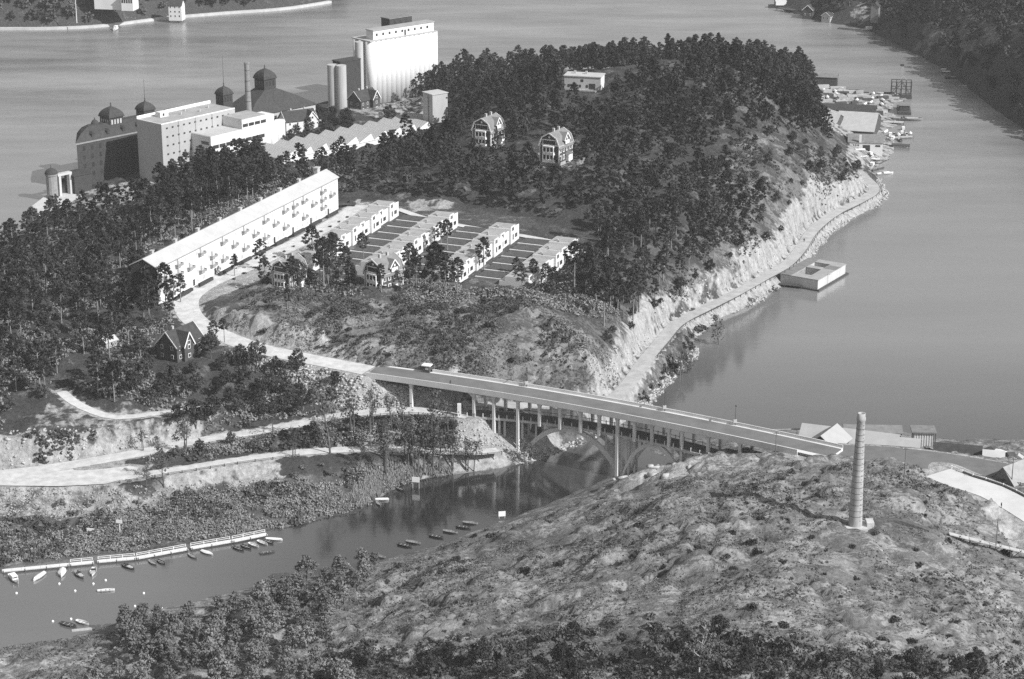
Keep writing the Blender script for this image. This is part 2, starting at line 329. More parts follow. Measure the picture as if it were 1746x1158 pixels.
    def at(s, arr, x, y):
        i = np.clip(((np.asarray(x) - s.x0) / s.res).astype(int), 0, s.nx - 1); j = np.clip(((np.asarray(y) - s.y0) / s.res).astype(int), 0, s.ny - 1)
        return arr[j, i]
    def hit(s, px, py):                        # where the view through a pixel meets this land
        d = ray(px, py); t = 350.0
        while t < 2600:
            p = d * t + np.array([0, 0, CAM_H])
            if p[2] <= float(s.h(p[0], p[1])): return np.array([p[0], p[1], float(s.h(p[0], p[1]))])
            t += 1.0
        return P(px, py, 0)
    def mesh(s, m, col, keep=-4.0):
        idx = np.arange(s.nx * s.ny).reshape(s.ny, s.nx)
        q = np.stack([idx[:-1, :-1], idx[:-1, 1:], idx[1:, 1:], idx[1:, :-1]], -1).reshape(-1, 4)
        z = s.Z.ravel(); q = q[(z[q].max(1) > keep)]
        used = np.zeros(s.nx * s.ny, bool); used[q.ravel()] = True; new = np.cumsum(used) - 1
        V = np.stack([s.X.ravel(), s.Y.ravel(), z], -1)[used]
        me = raw_mesh(s.name, V, new[q], m, smooth=True)
        at = me.color_attributes.new('ground', 'FLOAT_COLOR', 'POINT')
        c = np.stack([col[k].ravel()[used] for k in ('bare', 'veg', 'pale')] + [np.ones(used.sum())], -1).astype(np.float32)
        at.data.foreach_set('color', c.ravel())
        return struct(link(s.name, me))
# ---- ground material: bare rock / low vegetation / pale gravel and fresh rock mixed by the ground's own map
def ground_mat(name, rock, veg, pale, sc=1.0):
    m = bpy.data.materials.new(name); m.use_nodes = True; t = m.node_tree; b = t.nodes['Principled BSDF']; N = t.nodes.new; L = t.links.new
    b.inputs['Roughness'].default_value = 0.95; b.inputs['Specular IOR Level'].default_value = 0.1
    g = N('ShaderNodeNewGeometry'); at = N('ShaderNodeAttribute'); at.attribute_name = 'ground'
    sp = N('ShaderNodeSeparateColor'); L(at.outputs['Color'], sp.inputs[0])
    def noise(s, d=6, r=0.6, stretch=None):
        n = N('ShaderNodeTexNoise'); n.inputs['Scale'].default_value = s; n.inputs['Detail'].default_value = d; n.inputs['Roughness'].default_value = r
        if stretch:
            mp = N('ShaderNodeMapping'); mp.inputs['Rotation'].default_value = (0, 0, R(-35)); mp.inputs['Scale'].default_value = stretch
            L(g.outputs['Position'], mp.inputs[0]); L(mp.outputs[0], n.inputs['Vector'])
        else: L(g.outputs['Position'], n.inputs['Vector'])
        return n.outputs['Fac']
    def mr(x, a, bb, c, d):
        n = N('ShaderNodeMapRange'); n.inputs[1].default_value = a; n.inputs[2].default_value = bb; n.inputs[3].default_value = c; n.inputs[4].default_value = d; L(x, n.inputs[0]); return n.outputs[0]
    def mix(f, a, bb):
        n = N('ShaderNodeMix'); n.data_type = 'FLOAT'
        if hasattr(f, 'links'): L(f, n.inputs[0])
        else: n.inputs[0].default_value = f
        L(a, n.inputs[2]); L(bb, n.inputs[3]); return n.outputs[0]
    def math2(op, a, bb):
        n = N('ShaderNodeMath'); n.operation = op
        for i, x in enumerate((a, bb)):
            if hasattr(x, 'links'): L(x, n.inputs[i])
            else: n.inputs[i].default_value = x
        return n.outputs[0]
    nf = noise(0.9 * sc, 8, 0.72); nm = noise(0.16 * sc, 6, 0.6, (0.5, 1.4, 1)); ns = noise(0.5 * sc, 6, 0.65)
    c_rock = mr(nf, 0.3, 0.7, rock * 0.62, rock * 1.4)
    c_veg = mr(nf, 0.3, 0.7, veg * 0.6, veg * 1.45)
    c_pale = mr(math2('ADD', math2('MULTIPLY', nf, 0.4), math2('MULTIPLY', noise(0.42 * sc, 7, 0.72, (1, 1, 0.22)), 0.6)), 0.36, 0.64, pale * 0.42, pale * 1.22)
    f = math2('ADD', sp.outputs[0], mr(nm, 0.38, 0.62, -0.36, 0.36))
    f = math2('ADD', f, mr(nf, 0.3, 0.7, -0.25, 0.25))
    f = mr(f, 0.35, 0.65, 0, 1)
    cr = noise(0.10 * sc, 7, 0.6, (0.55, 1.5, 1.2)); cab = N('ShaderNodeMath'); cab.operation = 'ABSOLUTE'; L(math2('SUBTRACT', cr, 0.5), cab.inputs[0])
    crack = mr(cab.outputs[0], 0.004, 0.03, 0.45, 1.0)
    c_rock = math2('MULTIPLY', math2('MULTIPLY', c_rock, crack), mr(noise(0.07 * sc, 5, 0.6, (0.45, 1.6, 1)), 0.35, 0.65, 0.82, 1.22))
    c = mix(f, c_veg, c_rock)
    dark = mr(sp.outputs[1], 0, 1, 1.0, 0.5)
    c = math2('MULTIPLY', c, dark)
    fp = mr(math2('ADD', sp.outputs[2], mr(noise(0.22 * sc, 6, 0.62), 0.3, 0.7, -0.42, 0.42)), 0.36, 0.64, 0, 1)
    c = mix(fp, c, c_pale)
    L(c, b.inputs['Base Color'])
    bp = N('ShaderNodeBump'); bp.inputs['Distance'].default_value = 0.9 / sc; bp.inputs['Strength'].default_value = 0.9
    L(math2('ADD', math2('MULTIPLY', nf, 0.7), math2('MULTIPLY', nm, 1.4)), bp.inputs['Height']); L(bp.outputs[0], b.inputs['Normal'])
    return m
island = Land('island_terrain', ISL_SHORE, ISL, -330, 300, 500, 1300, 1.7, ('upper', 'lower', 'quay', 'track', 'shore'), PADS, 1.0, 6.0, 3)
hill = Land('rocky_hill', NH_SHORE, NH, -240, 260, 330, 690, 1.15, ('yard', 'ramp'), (), 1.0, 5.0, 40)
# ---------------------------------------------------------------- far shores
FL_SHORE = [(-300,62),(-120,54),(0,51),(60,51),(130,49),(185,45),(240,38),(290,32),(350,27),(400,23),(450,20),(500,15),(545,8),(580,2),(620,-10),(700,-40),(800,-120),(-700,-120)]
FL = [(-100,30,8),(0,30,7),(100,26,8),(200,24,8),(300,14,7),(400,8,6),(500,2,5),(0,0,18),(100,-5,18),(200,-8,17),(300,-12,16),(400,-20,14),(500,-20,10),(0,-40,28),(200,-50,28),(400,-60,24),(-300,0,18),(-300,-60,25),(600,-60,14)]
FR_SHORE = [(1290,-60),(1305,-20),(1318,4),(1322,14),(1345,21),(1375,30),(1400,38),(1440,43),(1475,50),(1500,62),(1530,78),(1560,92),(1590,108),(1618,125),(1650,150),(1690,182),(1730,210),(1780,240),(1860,290),(2000,360),(2400,360),(2400,-160),(1400,-160)]
FR = [(1340,4,4.0),(1400,20,7.2),(1450,15,9.9),(1500,30,12.1),(1560,40,18.7),(1600,80,13.2),(1650,60,25.3),(1700,100,22.0),(1700,40,30.3),(1746,120,24.2),(1746,160,16.5),(1746,60,31.9),(1660,120,12.1),(1500,-10,16.5),(1600,0,28.6),(1746,0,36.3),(1850,100,33.0),(1850,180,23.1),(1900,0,40.7),(1400,-30,11.0),(1600,-60,33.0),(1850,-80,44.0),(2100,150,33.0),(2100,0,44.0)]
far_left = Land('far_shore_terrain', FL_SHORE, FL, -560, 20, 1330, 1900, 6.0, (), (), 0.8, 8, 70)
far_right = Land('far_headland_terrain', FR_SHORE, FR, 150, 720, 1020, 1900, 5.0, (), (), 1.6, 10, 90)
LANDS = [island, hill, far_left, far_right]
for L_ in LANDS:
    L_.PX, L_.PY = proj((L_.X, L_.Y, L_.Z))
def area(L_, poly, soft=0.0):
    return inpoly(L_.PX + fbm(L_.X, L_.Y, 7, 3, 5) * soft, L_.PY + fbm(L_.X, L_.Y, 7, 3, 6) * soft * 0.5, poly).astype(float)
def slope(L_):
    gy, gx = np.gradient(L_.Z, L_.res); return np.hypot(gx, gy)
# ---- island ground map
I = island; sl = slope(I)
bare = 0.15 + 0.35 * sstep(0.35, 0.9, sl)
veg = np.full(I.X.shape, 0.85)
pale = np.zeros(I.X.shape)
knoll = [(385,575),(420,500),(560,480),(700,490),(860,490),(960,540),(1040,600),(1060,660),(980,668),(860,652),(700,632),(560,606),(440,582)]
east = [(1180,300),(1280,220),(1420,260),(1480,310),(1400,350),(1330,410),(1200,500),(1100,560),(1040,640),(1010,600),(1060,540),(1130,490),(1200,440),(1230,380)]
bank = [(-50,830),(200,845),(480,815),(640,790),(900,780),(1000,760),(900,800),(640,850),(520,895),(0,975),(-50,975)]
plate = [(300,500),(590,350),(620,345),(760,345),(1000,395),(1000,430),(900,490),(640,510),(460,490),(330,560)]
spit = [(1050,690),(1130,590),(1250,520),(1380,430),(1480,340),(1530,340),(1400,430),(1330,500),(1200,600),(1110,700)]
for pl, bv, vv in ((knoll, 0.62, 0.05), (east, 0.40, 0.35), (bank, 0.30, 0.0), (plate, 0.3, 0.25), (spit, 0.2, 0.35)):
    k = area(I, pl, 6); bare = np.where(k > 0, bv + 0.3 * sstep(0.4, 1.0, sl) + 0.35 * I.tone - 0.3 * I.crack, bare); veg = np.where(k > 0, vv + 0.4 * sstep(0.15, 0.8, -I.gul) + 0.5 * I.crack, veg)
k = area(I, [(0,380),(120,380),(230,420),(120,470),(0,500)], 8); bare = np.where(k > 0, 0.5, bare); veg = np.where(k > 0, 0.25, veg)
I.cut = I.cut * np.where((I.PX < 1010) & (I.PX > 790), 0.35, 1.0)
pale = np.maximum(pale, I.cut * np.clip(0.78 + 0.9 * I.n2 + 0.5 * I.n1, 0, 1))
lcut = [(-50,745),(120,735),(250,735),(330,745),(330,752),(240,768),(100,795),(-50,812)]
for pl, v in ((lcut, 0.8), ([(-60,795),(180,785),(260,795),(225,822),(160,830),(-60,826)], 1.0),
              ([(280,800),(470,778),(485,815),(400,830),(285,838)], 0.75), ([(-60,825),(200,828),(285,835),(230,875),(100,885),(-60,892)], 0.56),
              ([(620,655),(660,650),(770,665),(790,690),(700,700),(600,705)], 0.85), ([(775,712),(850,705),(905,715),(900,790),(850,795),(770,770)], 0.8),
              ([(900,745),(950,730),(960,765),(930,785),(890,795)], 0.7),
              ([(100,660),(160,700),(330,690),(330,715),(240,735),(100,735),(40,740)], 0.45),
              ([(300,500),(420,450),(610,340),(625,350),(600,380),(440,480),(340,520)], 0.9), ([(385,572),(540,600),(620,622),(620,635),(500,612),(390,588)], 0.6),
              ([(410,612),(480,612),(610,640),(615,700),(560,700),(520,660)], 0.55), 
              ([(1380,140),(1450,150),(1550,160),(1555,240),(1525,262),(1470,290),(1440,262),(1450,235),(1400,215),(1375,170)], 0.62),
              ([(1012,640),(1008,672),(1050,655),(1100,590),(1090,575),(1045,610)], 0.8), ([(690,340),(770,340),(775,355),(700,362)], 0.7),
              ([(40,330),(110,330),(240,305),(300,320),(240,350),(100,362),(40,366)], 0.55),
              ([(920,255),(1000,270),(990,290),(915,285)], 0.5), ([(560,180),(740,160),(740,185),(640,200)], 0.6)):
    pale = np.maximum(pale, area(I, pl, 4) * v)
pale = np.maximum(pale, (1 - sstep(0.2, 1.6, np.abs(I.sd - 0.8))) * 0.62 * (I.PX > 640))
onroad = I.road < 0.5; pale = np.where(onroad, 1.0, pale)
island_ground = ground_mat('island_ground', 0.20, 0.10, 0.40)
I.mesh(island_ground, dict(bare=bare, veg=veg, pale=pale))
# ---- foreground hill map
Hh = hill; sl = slope(Hh)
bare = 0.46 + 0.35 * sstep(0.35, 0.9, sl) + 0.3 * Hh.n1 + 0.12 * Hh.crag + 0.42 * Hh.tone - 0.35 * Hh.crack
veg = 0.08 + 0.5 * sstep(0.05, 0.5, -Hh.n1) * sstep(-0.2, 0.3, -Hh.n2) + 0.45 * sstep(0.15, 0.8, -Hh.gul) + 0.6 * Hh.crack
veg = np.maximum(veg, area(Hh, [(600,1110),(760,1120),(1000,1075),(1100,1060),(1300,1100),(1500,1120),(1746,1125),(1746,1400),(0,1400),(200,1190)], 60) * 0.6)
pale = np.zeros(Hh.X.shape)
for pl, v in (([(1040,812),(1080,800),(1200,775),(1215,785),(1150,815),(1090,822)], 0.7), ([(-60,1095),(120,1110),(260,1140),(200,1180),(-60,1180)], 0.42),
              ([(1290,735),(1746,745),(1800,760),(1800,800),(1600,782),(1320,770)], 0.3), ([(1645,828),(1700,840),(1800,900),(1850,990),(1730,935),(1692,885)], 1.5), ([(1600,1000),(1746,1030),(1746,1080),(1690,1060)],0.35)):
    pale = np.maximum(pale, area(Hh, pl, 4) * v)
pale = np.where(Hh.road < 0.4, 0.9, pale)
hill_ground = ground_mat('hill_ground', 0.28, 0.175, 0.42)
Hh.mesh(hill_ground, dict(bare=bare, veg=veg, pale=pale))
for L_, v in ((far_left, 0.75), (far_right, 0.9)):
    z = np.zeros(L_.X.shape); bb = z + 0.1; vv = z + v; pp = z.copy()
    if L_ is far_right:
        for pl, pv in (([(1450,10),(1480,0),(1500,20),(1470,35),(1440,40)], 0.45), ([(1560,50),(1746,20),(1746,60),(1640,85),(1570,80)], 0.0)):
            pp = np.maximum(pp, area(L_, pl, 6) * pv)
        k = area(L_, [(1560,45),(1746,10),(1746,60),(1650,90),(1565,85)], 10); bb = np.where(k > 0, 0.6, bb); vv = np.where(k > 0, 0.3, vv)
    
    L_.mesh(island_ground, dict(bare=bb, veg=vv, pale=pp))
# ---- road surfaces
def ribbon(name, c, w, m, lift=0.05, camber=True, wfun=None):
    V = []; F = []
    for i, p in enumerate(c):
        a = c[max(i - 1, 0)]; b = c[min(i + 1, len(c) - 1)]; d = (b - a)[:2]; d /= np.linalg.norm(d); n = np.array([-d[1], d[0]])
        ww = w if wfun is None else wfun(i / (len(c) - 1)) * w
        for k, s in enumerate((-1, -0.5, 0, 0.5, 1)):
            V.append((p[0] + n[0] * ww * s, p[1] + n[1] * ww * s, p[2] + lift + (0.06 * (1 - abs(s)) if camber else 0)))
        if i:
            o = (i - 1) * 5
            for k in range(4): F.append((o + k, o + k + 5, o + k + 6, o + k + 1))
    return struct(link(name, raw_mesh(name, V, F, m, True)))
gravel = mat('pale_gravel', 0.52, 0.95, 0.22, 0.35, 0.05, 3)
grey_road = mat('grey_gravel', 0.40, 0.95, 0.2, 0.3, 0.04, 3)
asphalt = mat('asphalt', 0.145, 0.9, 0.15, 0.25, 0.02, 4)
ribbon('hill_road', ROADS['upper']['c'], 4.4, gravel)
ribbon('lower_road', ROADS['lower']['c'], 3.1, gravel)
ribbon('quay_path', ROADS['quay']['c'], 2.4, gravel)
ribbon('forest_track', ROADS['track']['c'], 1.8, gravel)
ribbon('shore_road', ROADS['shore']['c'], 2.7, grey_road)
ribbon('asphalt_road', ROADS['yard']['c'], 7.2, asphalt)
ribbon('ramp_road', ROADS['ramp']['c'], 5.2, mat('pale_concrete_road', 0.55, 0.9, 0.1, 0.2))
fcp = [P(*q, 9.06) for q in ((-70,806),(60,801),(150,793),(200,790),(236,797),(226,813),(180,825),(100,829),(-70,827))]
cen = np.mean(fcp, 0); Vf = [tuple(cen)] + [tuple(p) for p in fcp]; Ff = [(0, i + 1, (i + 1) % len(fcp) + 1) for i in range(len(fcp))]
struct(link('gravel_forecourt', raw_mesh('gravel_forecourt', Vf, Ff, gravel)))
# ---- water
wm = bpy.data.materials.new('sea_water'); wm.use_nodes = True; t = wm.node_tree; b = t.nodes['Principled BSDF']; N = t.nodes.new; Lk = t.links.new
b.inputs['Base Color'].default_value = (0.035, 0.035, 0.035, 1); b.inputs['IOR'].default_value = 3.0; b.inputs['Specular IOR Level'].default_value = 0.5
g = N('ShaderNodeNewGeometry')
mp = N('ShaderNodeMapping'); mp.inputs['Rotation'].default_value = (0, 0, R(-12)); mp.inputs['Scale'].default_value = (0.35, 1, 1); Lk(g.outputs['Position'], mp.inputs[0])
n1 = N('ShaderNodeTexNoise'); n1.inputs['Scale'].default_value = 0.55; n1.inputs['Detail'].default_value = 5; n1.inputs['Roughness'].default_value = 0.6; Lk(mp.outputs[0], n1.inputs['Vector'])
big = N('ShaderNodeTexNoise'); big.inputs['Scale'].default_value = 0.012; big.inputs['Detail'].default_value = 4
mp2 = N('ShaderNodeMapping'); mp2.inputs['Rotation'].default_value = (0, 0, R(-30)); mp2.inputs['Scale'].default_value = (0.28, 1.5, 1); Lk(g.outputs['Position'], mp2.inputs[0]); Lk(mp2.outputs[0], big.inputs['Vector'])
sx = N('ShaderNodeSeparateXYZ'); Lk(g.outputs['Position'], sx.inputs[0])
wind = N('ShaderNodeMapRange'); wind.inputs[1].default_value = 700; wind.inputs[2].default_value = 1250; wind.inputs[3].default_value = 0.10; wind.inputs[4].default_value = 1.0; Lk(sx.outputs[1], wind.inputs[0])
bs = N('ShaderNodeMapRange'); bs.inputs[1].default_value = 0.35; bs.inputs[2].default_value = 0.65; bs.inputs[3].default_value = 0.45; bs.inputs[4].default_value = 1.3; Lk(big.outputs['Fac'], bs.inputs[0])
mu = N('ShaderNodeMath'); mu.operation = 'MULTIPLY'; Lk(wind.outputs[0], mu.inputs[0]); Lk(bs.outputs[0], mu.inputs[1])
ro = N('ShaderNodeMapRange'); ro.inputs[3].default_value = 0.06; ro.inputs[4].default_value = 0.34; Lk(mu.outputs[0], ro.inputs[0]); Lk(ro.outputs[0], b.inputs['Roughness'])
bp = N('ShaderNodeBump'); bp.inputs['Distance'].default_value = 0.35; Lk(n1.outputs['Fac'], bp.inputs['Height'])
bst = N('ShaderNodeMath'); bst.operation = 'MULTIPLY'; bst.inputs[1].default_value = 0.75; Lk(mu.outputs[0], bst.inputs[0]); Lk(bst.outputs[0], bp.inputs['Strength'])
Lk(bp.outputs[0], b.inputs['Normal'])
sky_tone = N('ShaderNodeMapRange'); sky_tone.inputs[1].default_value = 600; sky_tone.inputs[2].default_value = 740; sky_tone.inputs[3].default_value = 0.025; sky_tone.inputs[4].default_value = 0.19; Lk(sx.outputs[1], sky_tone.inputs[0])  # base colour lightened over bay and sea to stand for reflected sky
sky_tone_west = N('ShaderNodeMapRange'); sky_tone_west.interpolation_type = 'SMOOTHSTEP'; sky_tone_west.inputs[1].default_value = -30; sky_tone_west.inputs[2].default_value = -115; sky_tone_west.inputs[3].default_value = 0.02; sky_tone_west.inputs[4].default_value = 0.125; Lk(sx.outputs[0], sky_tone_west.inputs[0])  # paler western channel: reflected sky painted into the base colour
mx = N('ShaderNodeMath'); mx.operation = 'MAXIMUM'; Lk(sky_tone.outputs[0], mx.inputs[0]); Lk(sky_tone_west.outputs[0], mx.inputs[1])
tv = N('ShaderNodeMapRange'); tv.inputs[1].default_value = 0.36; tv.inputs[2].default_value = 0.64; tv.inputs[3].default_value = 0.5; tv.inputs[4].default_value = 1.5
strk = N('ShaderNodeTexNoise'); strk.inputs['Scale'].default_value = 0.05; strk.inputs['Detail'].default_value = 6; strk.inputs['Roughness'].default_value = 0.65  # bright ripple streaks painted into the same reflected-sky tone
mp3 = N('ShaderNodeMapping'); mp3.inputs['Rotation'].default_value = (0, 0, R(-27)); mp3.inputs['Scale'].default_value = (0.3, 1.1, 1); Lk(g.outputs['Position'], mp3.inputs[0]); Lk(mp3.outputs[0], strk.inputs['Vector'])
avg = N('ShaderNodeMix'); avg.data_type = 'FLOAT'; avg.inputs[0].default_value = 0.45; Lk(big.outputs['Fac'], avg.inputs[2]); Lk(strk.outputs['Fac'], avg.inputs[3]); Lk(avg.outputs[0], tv.inputs[0])
tm2 = N('ShaderNodeMath'); tm2.operation = 'MULTIPLY'; 
open_sea = N('ShaderNodeMapRange'); open_sea.inputs[1].default_value = 850; open_sea.inputs[2].default_value = 1150; open_sea.inputs[3].default_value = 0.18; open_sea.inputs[4].default_value = 1.0; Lk(sx.outputs[1], open_sea.inputs[0])
tl = N('ShaderNodeMix'); tl.data_type = 'FLOAT'; tl.inputs[2].default_value = 1.0; Lk(open_sea.outputs[0], tl.inputs[0]); Lk(tv.outputs[0], tl.inputs[3])
Lk(mx.outputs[0], tm2.inputs[0]); Lk(tl.outputs[0], tm2.inputs[1]); Lk(tm2.outputs[0], b.inputs['Base Color'])
gx = np.linspace(-1500, 1500, 31); gy = np.linspace(300, 2600, 24); GX, GY = np.meshgrid(gx, gy)
idx = np.arange(GX.size).reshape(GX.shape)
q = np.stack([idx[:-1, :-1], idx[:-1, 1:], idx[1:, 1:], idx[1:, :-1]], -1).reshape(-1, 4)
struct(link('sea_water', raw_mesh('sea_water', np.stack([GX.ravel(), GY.ravel(), np.zeros(GX.size)], -1), q, wm)))
struct(link('sea_bed', raw_mesh('sea_bed', [(-1500, 250, -5.2), (1500, 250, -5.2), (1500, 2600, -5.2), (-1500, 2600, -5.2)], [(0, 1, 2, 3)], island_ground)))
# ================================================================ trees
rng = np.random.default_rng(7)
def leaf_quads(cent, rad, n, size, rg, flat=0.6, up=0.25):
    """small leaf-clump faces spread through ellipsoids; each face looks roughly outwards"""
    C = np.repeat(cent, n, 0); Rr = np.repeat(rad, n, 0); k = len(C)
    d = rg.normal(size=(k, 3)); d /= np.linalg.norm(d, axis=1)[:, None]
    rr = rg.random(k) ** 0.4
    pos = C + d * rr[:, None] * np.stack([Rr, Rr, Rr * flat], -1)
    nrm = d + rg.normal(size=(k, 3)) * 0.55 + np.array([0, 0, up]); nrm /= np.linalg.norm(nrm, axis=1)[:, None]
    a = np.cross(nrm, rg.normal(size=(k, 3))); a /= np.linalg.norm(a, axis=1)[:, None] + 1e-9; b = np.cross(nrm, a)
    s = (size * (0.6 + 0.8 * rg.random(k)))[:, None]
    V = np.stack([pos - a * s - b * s * 0.55, pos + a * s * 0.9 - b * s * 0.7, pos + a * s + b * s * 0.6, pos - a * s * 0.8 + b * s * 0.7], 1).reshape(-1, 3)
    F = np.arange(4 * k).reshape(-1, 4)
    return V, F
def tube(pts, rads, n=5):
    V = []; F = []
    for i, (p, r) in enumerate(zip(pts, rads)):
        for j in range(n):
            a = 2 * math.pi * j / n; V.append((p[0] + r * math.cos(a), p[1] + r * math.sin(a), p[2]))
        if i:
            o = (i - 1) * n
            for j in range(n): F.append((o + j, o + (j + 1) % n, o + n + (j + 1) % n, o + n + j))
    return np.array(V), np.array(F)
def merge(parts):
    V = []; F = []; o = 0
    for v, f in parts: V.append(v); F.append(f + o); o += len(v)
    return np.concatenate(V), np.concatenate(F)
def pine_geo(seed, H=14.0, n=20, per=16, size=0.42, low=0.42):
    rg = np.random.default_rng(seed); lean = rg.normal(size=2) * 0.35
    zs = np.linspace(0, H * 0.97, 7); tp = [(lean[0] * (z / H) ** 2, lean[1] * (z / H) ** 2, z) for z in zs]
    parts = [tube(tp, [0.24 * (1 - 0.85 * z / H) + 0.03 for z in zs])]
    cs = []; rs = []
    for i in range(n):
        u = (i + rg.random()) / n; z = H * (low + (0.98 - low) * u)
        env = 3.2 * (1 - u) ** 0.55 * (0.35 + 0.9 * min(1, u * 2.6)) + 0.35
        ang = i * 2.4 + rg.normal() * 0.5; r = env * (0.45 + 0.5 * rg.random())
        c = np.array([lean[0] * u + r * math.cos(ang), lean[1] * u + r * math.sin(ang), z + r * 0.10])
        cs.append(c); rs.append(0.55 + 0.6 * rg.random() * (1.1 - 0.5 * u))
        base = np.array([lean[0] * (z / H) ** 2, lean[1] * (z / H) ** 2, z - 0.5])
        parts.append(tube([base, c], [0.07, 0.025], 3))
    for z in np.linspace(0.8, 0.99, 4): cs.append(np.array([lean[0], lean[1], H * z])); rs.append(0.75 if z < 0.95 else 0.5)
    for k in range(2):                                             # dead lower branches
        z = H * (0.25 + 0.15 * rg.random()); a = rg.random() * 6.28
        parts.append(tube([(0, 0, z), (1.3 * math.cos(a), 1.3 * math.sin(a), z - 0.1)], [0.05, 0.02], 3))
    return merge(parts), leaf_quads(np.array(cs), np.array(rs), per, size, rg, 0.5, 0.45)
def leafy_geo(seed, H=10.0, W=3.6, n=30, per=14, size=0.42, low=0.22):
    rg = np.random.default_rng(seed); parts = []
    zs = np.linspace(0, H * 0.75, 5); parts.append(tube([(0.15 * math.sin(z), 0.1 * z / H, z) for z in zs], [0.22 * (1 - 0.8 * z / H) for z in zs]))
    cs = []; rs = []
    for i in range(n):
        d = rg.normal(size=3); d /= np.linalg.norm(d); rr = (0.45 + 0.5 * rg.random())
        zc = H * (low + 1) / 2; hz = H * (1 - low) / 2
        w = W * (1.0 - 0.25 * d[2]) * (0.85 + 0.3 * rg.random())
        c = np.array([d[0] * w * rr, d[1] * w * rr, zc + d[2] * hz * rr * 0.95])
        cs.append(c); rs.append((0.6 + 0.6 * rg.random()) * W / 3.6)
        if i % 3 == 0: parts.append(tube([(0, 0, H * (0.25 + 0.3 * rg.random())), c], [0.09, 0.02], 3))
    return merge(parts), leaf_quads(np.array(cs), np.array(rs), per, size, rg, 0.8, 0.3)
def bush_geo(seed, W=1.8, H=1.8, n=9, per=14, size=0.3):
    rg = np.random.default_rng(seed); cs = []; rs = []; parts = []
    for i in range(n):
        a = rg.random() * 6.28; r = W * 0.7 * math.sqrt(rg.random()); c = np.array([r * math.cos(a), r * math.sin(a), H * (0.2 + 0.6 * rg.random() * (1 - 0.4 * r / W))])
        cs.append(c); rs.append(0.55 + 0.35 * rg.random()); parts.append(tube([(0, 0, 0), c], [0.06, 0.02], 3))
    return merge(parts), leaf_quads(np.array(cs), np.array(rs), per, size, rg, 0.8, 0.4)
def bare_geo(seed, H=12.0, spread=3.2, nb=16, leaf=3, col=True):
    rg = np.random.default_rng(seed); parts = []; cs = []; rs = []
    stems = [(0, 0)] if seed % 2 else [(0, 0), (0.6, 0.2), (-0.4, 0.5)]
    for sx_, sy_ in stems:
        lx, ly = rg.normal(size=2) * 0.9; zs = np.linspace(0, H, 7)
        pt = [np.array([sx_ + lx * (z / H) ** 1.5, sy_ + ly * (z / H) ** 1.5, z]) for z in zs]
        parts.append(tube(pt, [0.17 * (1 - 0.9 * z / H) + 0.02 for z in zs], 5))
        for b_ in range(nb // len(stems) + 3):
            u = 0.3 + 0.65 * rg.random(); p0 = np.array([sx_ + lx * u ** 1.5, sy_ + ly * u ** 1.5, H * u]); a = rg.random() * 6.28; l = spread * (1.15 - u) * (0.6 + 0.6 * rg.random())
            p1 = p0 + np.array([math.cos(a) * l * 0.6, math.sin(a) * l * 0.6, l * 0.6]); p2 = p1 + np.array([math.cos(a + .3) * l * 0.4, math.sin(a + .3) * l * 0.4, l * 0.5])
            parts.append(tube([p0, p1, p2], [0.06, 0.035, 0.012], 3))
            for t_ in range(3):
                q = p1 + (p2 - p1) * rg.random(); w = rg.normal(size=3) * 0.7; w[2] = abs(w[2]); parts.append(tube([q, q + w], [0.022, 0.01], 3))
            cs += [p1, p2]; rs += [0.8, 0.7]
    return merge(parts), leaf_quads(np.array(cs), np.array(rs), leaf, 0.2, rg, 0.8, 0.3)
def leaf_mat(name, base, rnd=0.5, var=0.4):
    m = mat(name, base, 0.9, var, 0.55, 0, 2, rnd, 0.05)
    return m
M_pine = leaf_mat('pine_needles', 0.041); M_leaf = leaf_mat('leaves', 0.10); M_dark = leaf_mat('dark_leaves', 0.05); M_pale = leaf_mat('pale_leaves', 0.17, 0.25)
M_far = leaf_mat('far_leaves', 0.085)
M_bark = mat('pine_bark', 0.22, 0.95, 0.3, 1.5); M_dbark = mat('dark_bark', 0.11, 0.95, 0.3, 1.5); M_birch = mat('birch_bark', 0.55, 0.9, 0.35, 1.2)
def templ(kind, geos, bark, leaf):
    out = []
    for (tv, tf), (lv, lf) in geos: out.append((raw_mesh(kind + '_trunk', tv, tf, bark, True), raw_mesh(kind + '_crown', lv, lf, leaf)))
    return out
PINES = templ('pine', [pine_geo(100 + i, 14 + (i % 3 - 1) * 1.2, 30 + i % 3 * 4, 24, 0.26, (0.36, 0.46, 0.52)[i % 3]) for i in range(6)], M_bark, M_pine)
PINE_LO = [pine_geo(200 + i, 14, 28, 13, 0.36, (0.3, 0.42)[i % 2])[1] for i in range(6)]
LEAFY = templ('leafy', [leafy_geo(300 + i, 9.5, 3.6, 50, 24, 0.25) for i in range(4)], M_dbark, M_leaf)
LEAFYD = templ('leafy', [leafy_geo(320 + i, 10, 3.5, 50, 24, 0.25) for i in range(4)], M_dbark, M_dark)
LEAFYF = templ('leafy', [leafy_geo(340 + i, 12, 4.6, 30, 14, 0.55, 0.12) for i in range(4)], M_dbark, M_far)
LEAFP = templ('leafy', [leafy_geo(360 + i, 6.5, 2.4, 60, 18, 0.19, 0.10) for i in range(4)], M_dbark, M_pale)
LEAF_LO = [leafy_geo(380 + i, 11, 4.6, 22, 9, 0.75, 0.1)[1] for i in range(4)]
BUSH = templ('bush', [bush_geo(400 + i, 1.9, 1.7, 9, 22, 0.24) for i in range(4)], M_dbark, M_dark)
BUSHM = templ('bush', [bush_geo(410 + i, 1.9, 1.9, 10, 24, 0.23) for i in range(4)], M_dbark, M_leaf)
BUSHP = templ('bush', [bush_geo(420 + i, 2.2, 2.3, 11, 24, 0.22) for i in range(4)], M_dbark, M_pale)
BARE = templ('bare', [bare_geo(440 + i, 11, 3.0, 26, 4) for i in range(4)], M_dbark, M_leaf)
